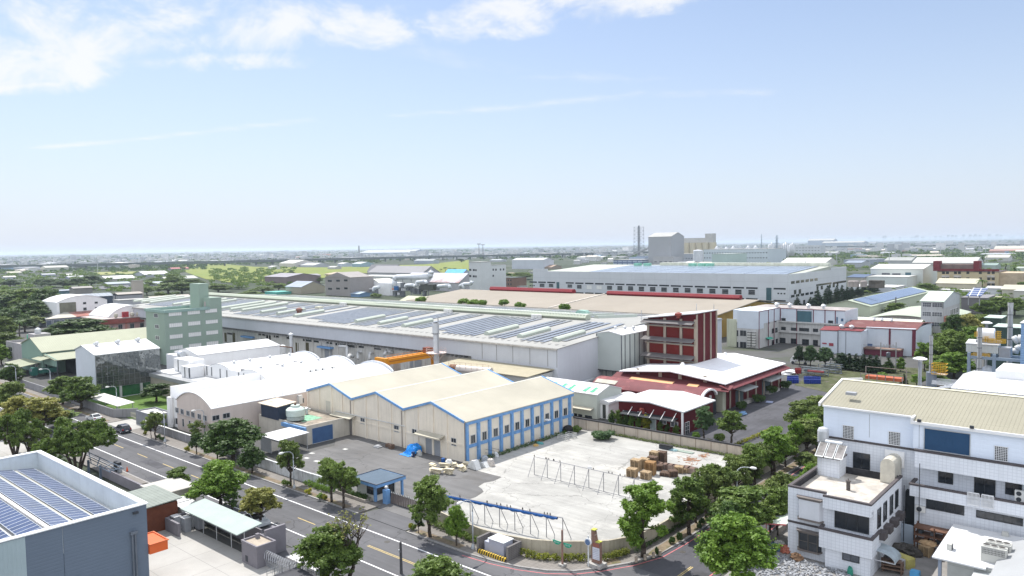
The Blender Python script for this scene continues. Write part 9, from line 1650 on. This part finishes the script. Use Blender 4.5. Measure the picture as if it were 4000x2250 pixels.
for a in[('two tone hall with long grey roof before the fields','T3',0,420,520,428,50,(.50,.53,.58),(.55,.58,.62),'gable'),('brown roofed long shed','T3',90,500,520,500,30,(.3,.25,.2),(.42,.30,.22),'gable'),('pale cream roofed shed','T3',165,620,560,545,30,(.4,.4,.38),(.62,.60,.50),'flat'),('peach roofed shed by the green tree','T3',-60,160,590,570,30,(.4,.36,.3),(.60,.44,.34),'gable'),('white low hall below the silos','T3',1610,1800,478,462,30,(.5,.5,.5),(.75,.75,.73),'gable'),('cream low hall by the mint cube','T3',1840,2000,500,470,40,(.5,.47,.4),(.66,.62,.5),'gable'),('orange edged long low roofs','T3',760,1640,500,488,30,(.45,.35,.28),(.58,.56,.50),'flat'),('grey white small works','T3',890,960,480,450,30,(.4,.42,.42),(.6,.6,.58),'flat'),('white shed by the dark woods','T3',620,700,470,432,30,(.5,.5,.5),(.7,.7,.7),'gable'),('white sheds group right of mint cube','T3',2395,2574,505,480,30,(.5,.5,.45),(.75,.74,.68),'gable'),('long white roof sheds behind the white factory','T4',130,580,500,452,50,(.5,.5,.46),(.74,.73,.68),'gable'),('solar roofed shed behind the white factory','T4',40,230,510,490,30,(.4,.4,.4),(.20,.26,.36),'gable'),('cream shed beside the solar one','T4',180,350,512,495,20,(.5,.48,.4),(.66,.62,.48),'gable'),('grey solar hall right of the long white sheds','T4',770,940,500,455,40,(.4,.42,.45),(.33,.38,.46),'gable'),('blue grey office row far right of centre','T4',760,1080,470,420,60,(.30,.34,.40),(.36,.38,.42),'flat'),('dark blue solar roofs beside the conifers','T4',792,965,700,600,40,(.4,.38,.34),(.12,.17,.28),'gable'),('long white hall with cream roof ridge before the red brown block','T4',1450,2090,520,455,50,(.52,.52,.52),(.64,.64,.60),'gable'),('cream vault hall right of the round tree','T4',1690,2090,740,660,24,(.55,.50,.38),(.66,.62,.47),'gable'),('white low roof below the cream vault','T4',1700,2070,760,722,10,(.5,.5,.5),(.76,.76,.75),'flat'),('white gable house with two windows at the right','T4',2190,2340,790,712,20,(.60,.61,.64),(.6,.6,.58),'gable'),('cream roofed hall at the right edge','T4',2350,2700,800,722,26,(.5,.48,.40),(.66,.62,.48),'gable'),('boxy white shed at the right edge','T4',2470,2700,820,735,18,(.5,.49,.44),(.6,.6,.56),'flat'),('tan roofed hut among the trees','T4',2190,2330,860,812,12,(.4,.38,.3),(.48,.45,.30),'gable'),('grey two storey house with rooftop solar canopy','T4',1940,2200,960,800,24,(.17,.16,.17),(.30,.29,.30),'flat'),('green roofed halls behind the palm','T4',2120,2300,520,480,30,(.35,.42,.38),(.32,.42,.38),'gable'),('pale green hall at the right edge','T4',2495,2600,560,510,30,(.42,.47,.42),(.5,.55,.48),'gable'),('white roofed halls far right','T4',2180,2420,440,402,40,(.5,.5,.47),(.68,.67,.58),'gable'),('long cream halls on the far right','T4',2270,2574,340,315,60,(.45,.45,.42),(.64,.62,.52),'gable'),('grey shed row behind the long white hall','T4',1170,1440,470,432,40,(.42,.43,.42),(.45,.46,.44),'gable'),('white roofed works with small tower at the far left','T1',410,690,550,487,60,(.45,.46,.40),(.5,.5,.44),'gable'),('long white shed roof by the far trees','T1',985,1460,640,592,20,(.48,.46,.42),(.78,.78,.77),'gable'),('long white shed with window row','T1',1350,1925,600,545,20,(.40,.42,.46),(.72,.71,.70),'gable'),('red roofed house by the rice field','T1',1690,1900,530,505,24,(.28,.26,.26),(.50,.14,.16),'gable'),('long low greenhouse like shed at the field edge','T1',1560,2260,620,598,24,(.16,.18,.22),(.55,.56,.50),'gable'),('white shed at the left edge','T1',20,160,625,590,20,(.42,.45,.48),(.70,.69,.64),'gable'),('grey hall far left','T1',400,560,600,565,30,(.30,.33,.40),(.42,.44,.48),'gable'),('white roofed row far left','T1',560,935,590,570,14,(.5,.5,.46),(.74,.74,.70),'gable'),('cream roof far left','T1',50,215,570,545,30,(.42,.42,.38),(.54,.52,.42),'gable'),('white low shed left of the big far tree','T1',500,650,625,610,16,(.5,.5,.5),(.76,.76,.74),'flat'),('small grey works left of the far shed','T1',655,850,620,590,20,(.3,.33,.38),(.45,.46,.5),'gable'),('blue roofed low barn behind the dark woods','T1',560,700,790,730,24,(.08,.16,.20),(.36,.42,.50),'gable'),('grey brown broad roof behind the solar roofs','T1',700,930,790,700,40,(.22,.21,.20),(.33,.31,.29),'gable'),('hall with grey solar panels and white edge','T1',700,1140,900,780,26,(.06,.08,.12),mat('solar_grey_far',(.20,.23,.27),.35,.1,.2,grid=((3,2.5),.2,(.42,.44,.44),'xy')),'gable'),('dark solar roof strip behind the grey solar hall','T1',890,1320,730,700,20,(.1,.1,.11),(.08,.09,.11),'gable'),('white and grey concrete block with open frame floors','T1',1140,1460,920,830,30,(.42,.42,.45),(.55,.54,.52),'flat'),('small tower with white panel on the concrete block','T1',1328,1440,880,632,12,(.42,.38,.33),(.5,.5,.48),'flat'),('upper frame storey of the concrete block','T1',1140,1430,900,760,24,mat('frame_storey',(.30,.30,.32),.8,.1,.1,grid=((7,4),1.2,(.05,.05,.06),'xz')),(.42,.38,.34),'gable'),('tan roofed shed by the round trees','T1',1450,1940,850,800,16,(.20,.28,.34),(.48,.44,.38),'gable'),('white roof sheds before the factory end','T1',1755,1960,960,860,30,(.35,.36,.38),(.58,.59,.62),'gable'),('red arched hall behind the jade block','T1',2095,2300,830,780,24,(.35,.37,.42),(.38,.09,.12),'vault'),('white roof pieces among the small sheds','T1',1030,1310,700,655,20,(.35,.37,.4),(.40,.46,.52),'gable'),('grey small sheds in the middle left','T1',1330,1660,690,655,20,(.35,.37,.42),(.46,.52,.58),'gable'),('pale house at the field corner','T2',120,250,522,497,14,(.52,.52,.52),(.60,.60,.60),'gable'),('long white warehouse in the fields','T2',235,600,500,460,30,(.50,.47,.45),(.74,.73,.71),'gable'),('second white warehouse in the fields','T2',820,965,495,465,20,(.45,.5,.56),(.68,.68,.66),'gable'),('blue walled shed in the fields','T2',965,1187,498,465,24,(.25,.35,.45),(.55,.60,.62),'gable'),('low grey sheds between the field warehouses','T2',430,820,500,480,20,(.42,.43,.45),(.50,.52,.54),'gable'),('grey green hall beyond the rice','T2',1590,1840,465,432,40,(.34,.38,.44),(.50,.54,.54),'gable'),('small white hut in the rice field','T2',720,900,520,500,8,(.42,.42,.42),(.58,.58,.56),'gable'),('teal roof edge before the tan workshop','T2',90,370,775,750,14,(.1,.4,.35),(.15,.55,.48),'flat'),('light blue low roof below the tan building','T2',955,1165,800,770,30,(.15,.25,.4),(.42,.52,.62),'gable'),('very long far hall on the plain','T2',1040,1740,385,350,90,(.36,.41,.48),(.52,.55,.60),'gable'),('town of pale houses beyond the viaduct','T2',730,1050,405,388,30,(.52,.45,.42),(.55,.48,.46),'flat'),('white office with green windows right of the conifers','T4',975,1400,700,590,40,(.58,.62,.60),(.72,.73,.70),'flat'),]:
 lb,t,xl,xr,yb,yt,dp,wc,rc,kd=a;blk(lb,t,xl,xr,yb,yt,dp,wc,rc,kd,ax='y' if kd=='vault' else 'x',name='hall' if 'hall' in lb else 'shed' if 'shed' in lb else 'building')
r=blk('white office block with gabled roof, green glazing and side wing','T4',1030,1560,680,515,50,mat('white_office',(.56,.59,.56),.8,.04,.03),(.70,.70,.66),'gable',zr=3,name='office');p_=at('T4',1030,680);wins(r,'y',p_.y,'T4',[(1145,557,1225,577),(1250,560,1332,582)],GLSB,FRM,nx=5,dep=.2);wins(r,'y',p_.y,'T4',[(1380,552,1438,590)],mat('teal_blind',(.06,.13,.16),.4),None,dep=.2)
YA=mat('yellow_apartment',(.50,.42,.27),.8,.05,.05);r=blk('yellow apartment block with dark red top and rows of balconies','T4',1700,2320,700,540,40,YA,(.12,.09,.08),name='apartment_block',cat='apartment block');p_=at('T4',1700,700);y_=p_.y
zz0=onY('T4',1900,540,y_).z;xr_=onY('T4',2320,600,y_).x;pt('red_band',MB().box(p_.x-.5,xr_+.3,y_-.8,y_,onY('T4',1900,537,y_).z,onY('T4',1900,515,y_).z).box(onY('T4',1655,450,y_).x,onY('T4',1715,450,y_).x,y_+2,y_+12,zz0,onY('T4',1690,438,y_).z).box(onY('T4',2060,450,y_).x,onY('T4',2120,450,y_).x,y_+2,y_+12,zz0,onY('T4',2090,438,y_).z),mat('deep_red',(.16,.02,.025),.7),r)
pt('roof_storey',MB().box(onY('T4',1715,480,y_).x,onY('T4',2050,480,y_).x,y_+8,y_+20,zz0,zz0+5),mat('brown_storey',(.20,.15,.13),.8,.3,.1),r)
for j,yy in enumerate((553,615,675)):
 for k,xx in enumerate((1750,1790,1870,1910,1995,2120,2205,2250)):wins(r,'y',y_,'T4',[(xx,yy-14,xx+30,yy+14)],GLS,None,dep=.3)
for j,yy in enumerate((580,640)):
 for xx in(1750,1870,2205):a=onY('T4',xx,yy,y_);b=onY('T4',xx+75,yy,y_);pt('balcony',MB().box(a.x,b.x,y_-1.6,y_,a.z-1.4,a.z),mat('balcony_pale',(.52,.48,.44),.8),r)
a=at('T4',2060,700);pt('side_wing',MB().box(xr_,xr_+14,y_+4,y_+34,0,zz0-1),mat('tan_wing',(.46,.37,.26),.8),r)
p=onY('T4',2075,750,300);r=thg('solar_canopy','tilted blue solar panel canopy on posts over the grey house roof','solar canopy',p);a=at('T4',1990,775,15);b=at('T4',2140,780,15);pt('panels',MB().slab((a.x,a.y,14.5),(b.x,a.y,14.5),(b.x+1,a.y+9,17),(a.x+1,a.y+9,17),.2),PVW,r);pt('posts',MB().box(a.x+.5,a.x+.8,a.y+1,a.y+1.3,11,14.6).box(b.x-.8,b.x-.5,a.y+1,a.y+1.3,11,14.6),GREYM,r)
for k,x in enumerate((838,880,963)):a=onY('T4',x,655,380);sgl('rooftop_fan',MB().lathe((a.x,380,a.z-2),[(1.6,0),(1.6,2.6),(1.2,3.0),(.3,3.1)],12),mat('fan_brown',(.28,.25,.24),.7),('left','middle','right')[k]+' brown rooftop fan drum behind the solar barn','fan','rooftop fans')
blk('white roofed block with brown fans behind the solar barn','T4',800,1270,740,690,30,(.55,.57,.60),(.74,.74,.74));p=onY('T4',1080,665,372);sgl('fan_cluster',MB().box(p.x-3,p.x+3,372,376,p.z-2,p.z+1.5),mat('cluster_dark',(.10,.09,.08),.8,.4,.3),'dark cluster of rooftop machines by the last conifer','machines')
VD=mat('viaduct_dark',(.10,.12,.12),.85);pts=[at('T1',0,497,9),at('T1',1300,470,9),at('T2',0,440,9),at('T2',1300,408,9),at('T3',0,381,9),at('T3',1230,355,9),at('T4',560,297,9),at('T4',2574,275,9)]
vb=MB();prs=[]
for a,b in zip(pts[:-1],pts[1:]):
 d=(b-a);d.z=0;L_=d.length;d.normalize();n=Vector((-d.y,d.x,0))*6
 vb.ext([(a-n-Vector((0,0,2))).to_tuple(),(b-n-Vector((0,0,2))).to_tuple(),(b+n-Vector((0,0,2))).to_tuple(),(a+n-Vector((0,0,2))).to_tuple()],(0,0,5.5))  # dark deck made deeper, the shadow beneath is built into its shape
 for k in range(int(L_/40)):prs.append(a+d*(k*40))
r=thg('viaduct','long dark elevated railway line crossing the whole plain','viaduct',pts[3]);pt('deck',vb,VD,r)
for q in prs:pt('pier',MB().box(q.x-1.5,q.x+1.5,q.y-1.5,q.y+1.5,0,9),VD,r)
for k,(t,x,yb,yt,lb)in enumerate((('T2',1037,375,282,'thin lone chimney on the plain left of centre'),('T2',2243,400,262,'twin headed mast on the plain, left'),('T2',2283,400,270,'twin headed mast on the plain, right'),('T1',985,560,420,'steel pylon before the far trees at left'),('T4',1218,475,300,'tall lamp mast behind the white office'),('T4',1733,400,285,'tall lamp mast right of centre on the plain'),('T4',1975,400,285,'second tall lamp mast on the plain'),('T4',2187,380,275,'third tall lamp mast on the plain'),('T4',690,500,350,'lamp mast behind the conifers'),('T4',375,510,430,'short lamp mast left of the long white sheds'),('T4',1283,1000,800,'dark wooden pole by the solar barn'),('T4',1020,500,400,'lamp mast left of the white office'),('T3',1302,1080,930,'thin lightning mast at the factory ridge end'),('T3',1855,935,865,'thin mast on the red tower'),('T3',2030,935,870,'thin mast at the red tower right corner'))):
 zb_=0 if k<12 else(14 if k==12 else 19);P=at(t,x,yb,zb_);ht_=hgt(t,x,yb,x,yt,zb_)-zb_;dpt=(P-Vector((0,0,H))).dot(FW);rr_=dpt*(.00045 if k not in(0,10)else.0011)
 mb=MB().cyl(P,P+Vector((0,0,ht_)),rr_,rr_*.8,6)
 if k in(1,2):mb.box(P.x-rr_*7,P.x+rr_*7,P.y-rr_,P.y+rr_,ht_*.95,ht_)
 if k==3:mb.box(P.x-rr_*10,P.x+rr_*10,P.y-rr_,P.y+rr_,ht_*.85,ht_*.88).box(P.x-rr_*8,P.x+rr_*8,P.y-rr_,P.y+rr_,ht_*.7,ht_*.73)
 sgl('mast',mb,mat('mast_dark' if k in(0,1,2,10)else 'mast_grey',(.13,.12,.12)if k in(0,1,2,10)else(.42,.44,.46),.7),lb,'mast')
# the plain: scattered houses, woods and the far town
rg=random.Random(77);cols=[(.62,.62,.62),(.55,.56,.58),(.45,.47,.50),(.60,.55,.48),(.35,.38,.42),(.68,.68,.66),(.5,.3,.26),(.3,.4,.5)]
TM=[mat('town_%d'%k,tuple(q*.9 for q in c),.8,.08,.02)for k,c in enumerate(cols)];TMS={}
def town_mesh(k,v):
 if(k,v)in TMS:return TMS[(k,v)]
 mb=MB()
 if v==0:mb.box(-.5,.5,-.5,.5,0,.9).box(-.52,.52,-.52,.52,.9,1)
 elif v==1:mb.ext([(-.5,-.5,0),(-.5,.5,0),(-.5,.5,.75),(-.5,0,1.0),(-.5,-.5,.75)],(1,0,0))
 else:mb.box(-.5,.5,-.5,.5,0,.7).box(-.5,.1,-.5,.5,.7,1)
 me=bpy.data.meshes.new('house');me.from_pydata(mb.v,[],mb.f);me.materials.append(TM[k]);TMS[(k,v)]=me;return me
LBT=['tiny white roofed house on the hazy plain','tiny pale grey shed on the hazy plain','tiny grey building on the hazy plain','tiny cream roofed house on the hazy plain','tiny dark roofed shed on the hazy plain','tiny bright white shed on the hazy plain','tiny reddish roofed house on the hazy plain','tiny bluish roofed shed on the hazy plain']
def skyrow(px):return 993-.016*px
n=0
while n<280:
 px=rg.uniform(-60,4060);f=rg.random();py=skyrow(px)+14+f**1.2*62
 if 600<px<1900 and py>skyrow(px)+52:continue
 d=ray('D',px*.644,py*.644);k=-H/d.z;P=Vector((d.x*k,d.y*k,0));D_=k;
 if D_<1150:continue
 c=rg.choice([0,0,1,1,2,3,3,4,5,5,6,7]);o=bpy.data.objects.new('far_house',town_mesh(c,rg.randrange(3)));COL.objects.link(o);o.location=P
 L_=D_*rg.uniform(.006,.024)if rg.random()<.8 else D_*.04;o.scale=(min(L_,130),min(L_*.6,45),rg.uniform(5,10));o['label']=LBT[c];o['category']='house';o['group']='scattered houses and sheds on the far plain, '+LBT[c].split()[1];n+=1
mb=MB();mb2=MB()
for k in range(6500):
 px=rg.uniform(-100,4100);f=rg.random();py=skyrow(px)+2.0+f**1.2*46;d=ray('D',px*.644,py*.644);kk=-H/d.z;P=Vector((d.x*kk,d.y*kk,0))
 w_=kk*rg.uniform(.0012,.006);h=rg.uniform(5,12)*(1 if rg.random()<.96 else 2.2);(mb if k%2 else mb2).box(P.x-w_,P.x+w_,P.y-w_*.4,P.y+w_*.4,0,h)
struct('far_town',mb,TM[0],'pale houses of the far town merging into haze',kind='stuff');struct('far_town',mb2,TM[2],'grey houses of the far town merging into haze',kind='stuff')
mb=MB();rg=random.Random(5)
for k in range(60):
 px=rg.gauss(3780,170);d=ray('D',px*.644,(skyrow(px)+2.2)*.644);kk=-H/d.z;P=Vector((d.x*kk,d.y*kk,0));h=rg.uniform(25,60)*kk/9000;mb.box(P.x-kk*.0016,P.x+kk*.0016,P.y-20,P.y+20,0,h)
struct('far_town',mb,TM[2],'cluster of far high rise blocks on the right horizon',kind='stuff')
def woods(name,n,fn,seed,leaf,label,zs=(5,10)):
 rg=np.random.default_rng(seed);me_b=[]
 for k in range(n):
  P,D_=fn(rg);r_=D_*rg.uniform(.0022,.0055);me_b.append((P.x,P.y,rg.uniform(*zs)*.45,min(r_,14),rg.uniform(.45,.75)*min(1,9/max(r_,1))))
 me=leaf_mesh(name,me_b,min(90000,n*26),1,seed,shell=.7);return me_b
def wood_obj(name,blobs,per,seed,leaf,label):
 rg=np.random.default_rng(seed);V=[];F=[]
 vs=[];B=np.array(blobs);n=len(B)*per;idx=np.repeat(np.arange(len(B)),per);d=rg.normal(size=(n,3));d/=np.linalg.norm(d,axis=1,keepdims=True);d[:,2]=np.abs(d[:,2])*1.0-.15
 C=B[idx,:3]+d*B[idx,3:4]*np.stack([np.ones(n),np.ones(n),B[idx,4]],1)*(.75+.4*rg.random((n,1)));s=B[idx,3:4]*.34*(.6+.8*rg.random((n,1)))
 nr=d+rg.normal(size=(n,3))*.4;nr/=np.linalg.norm(nr,axis=1,keepdims=True);a=np.cross(nr,rg.normal(size=(n,3)));a/=np.linalg.norm(a,axis=1,keepdims=True);b=np.cross(nr,a)
 V=np.stack([C-a*s,C+b*s*.7,C+a*s,C-b*s*.7],1).reshape(-1,3).astype(np.float32)
 me=bpy.data.meshes.new(name);me.vertices.add(4*n);me.vertices.foreach_set('co',V.ravel());me.loops.add(4*n);me.loops.foreach_set('vertex_index',np.arange(4*n,dtype=np.int32));me.polygons.add(n);me.polygons.foreach_set('loop_start',np.arange(0,4*n,4,dtype=np.int32));me.polygons.foreach_set('loop_total',np.full(n,4,dtype=np.int32));me.update();me.materials.append(LEAF[leaf])
 o=bpy.data.objects.new(name,me);COL.objects.link(o);o['kind']='stuff';o['label']=label;return o
def scatter(n,x0,x1,f0,f1,seed,pw=1.0):
 rg=random.Random(seed);out=[]
 for k in range(n):
  px=rg.uniform(x0,x1);py=skyrow(px)+f0+(rg.random()**pw)*(f1-f0);d=ray('D',px*.644,py*.644);kk=-H/d.z;out.append((d.x*kk,d.y*kk,rg.uniform(1.5,3.5),min(kk*rg.uniform(.002,.0048),22),rg.uniform(.3,.55)if kk<3000 else.22))
 return out
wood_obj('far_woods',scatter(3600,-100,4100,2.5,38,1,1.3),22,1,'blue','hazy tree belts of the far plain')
wood_obj('far_woods',scatter(520,300,1500,30,58,2)+scatter(520,-100,800,30,75,3),30,2,'dark','dark woodland belt at the left before the viaduct')
wood_obj('far_woods',scatter(600,3000,4100,30,88,4)+scatter(320,2000,3000,30,60,5),30,3,'dark','dark woodland belt at the right of the plain')
wood_obj('far_woods',scatter(420,700,3000,24,52,6),26,4,'dark','tree patches around the rice fields');wood_obj('far_woods',scatter(420,-100,720,75,160,7)+scatter(200,820,1150,75,150,8),34,5,'mid','green scrub between the sheds at the left')
wood_obj('far_woods',scatter(420,2900,4100,60,160,9)+scatter(150,3350,4000,160,300,10),34,6,'mid','green scrub between the halls at the right')
HZ=bpy.data.materials.new('haze');HZ.use_nodes=True;t=HZ.node_tree;t.nodes.clear();o_=t.nodes.new('ShaderNodeOutputMaterial');v_=t.nodes.new('ShaderNodeVolumePrincipled');t.links.new(v_.outputs[0],o_.inputs['Volume'])
v_.inputs['Color'].default_value=(.76,.88,1,1);v_.inputs['Density'].default_value=0.00008;v_.inputs['Anisotropy'].default_value=0.3
hz=pt('haze',MB().box(-26000,26000,-200,26000,-1.2,75),HZ);hz['kind']='stuff';hz['label']='thin summer haze over the whole plain'
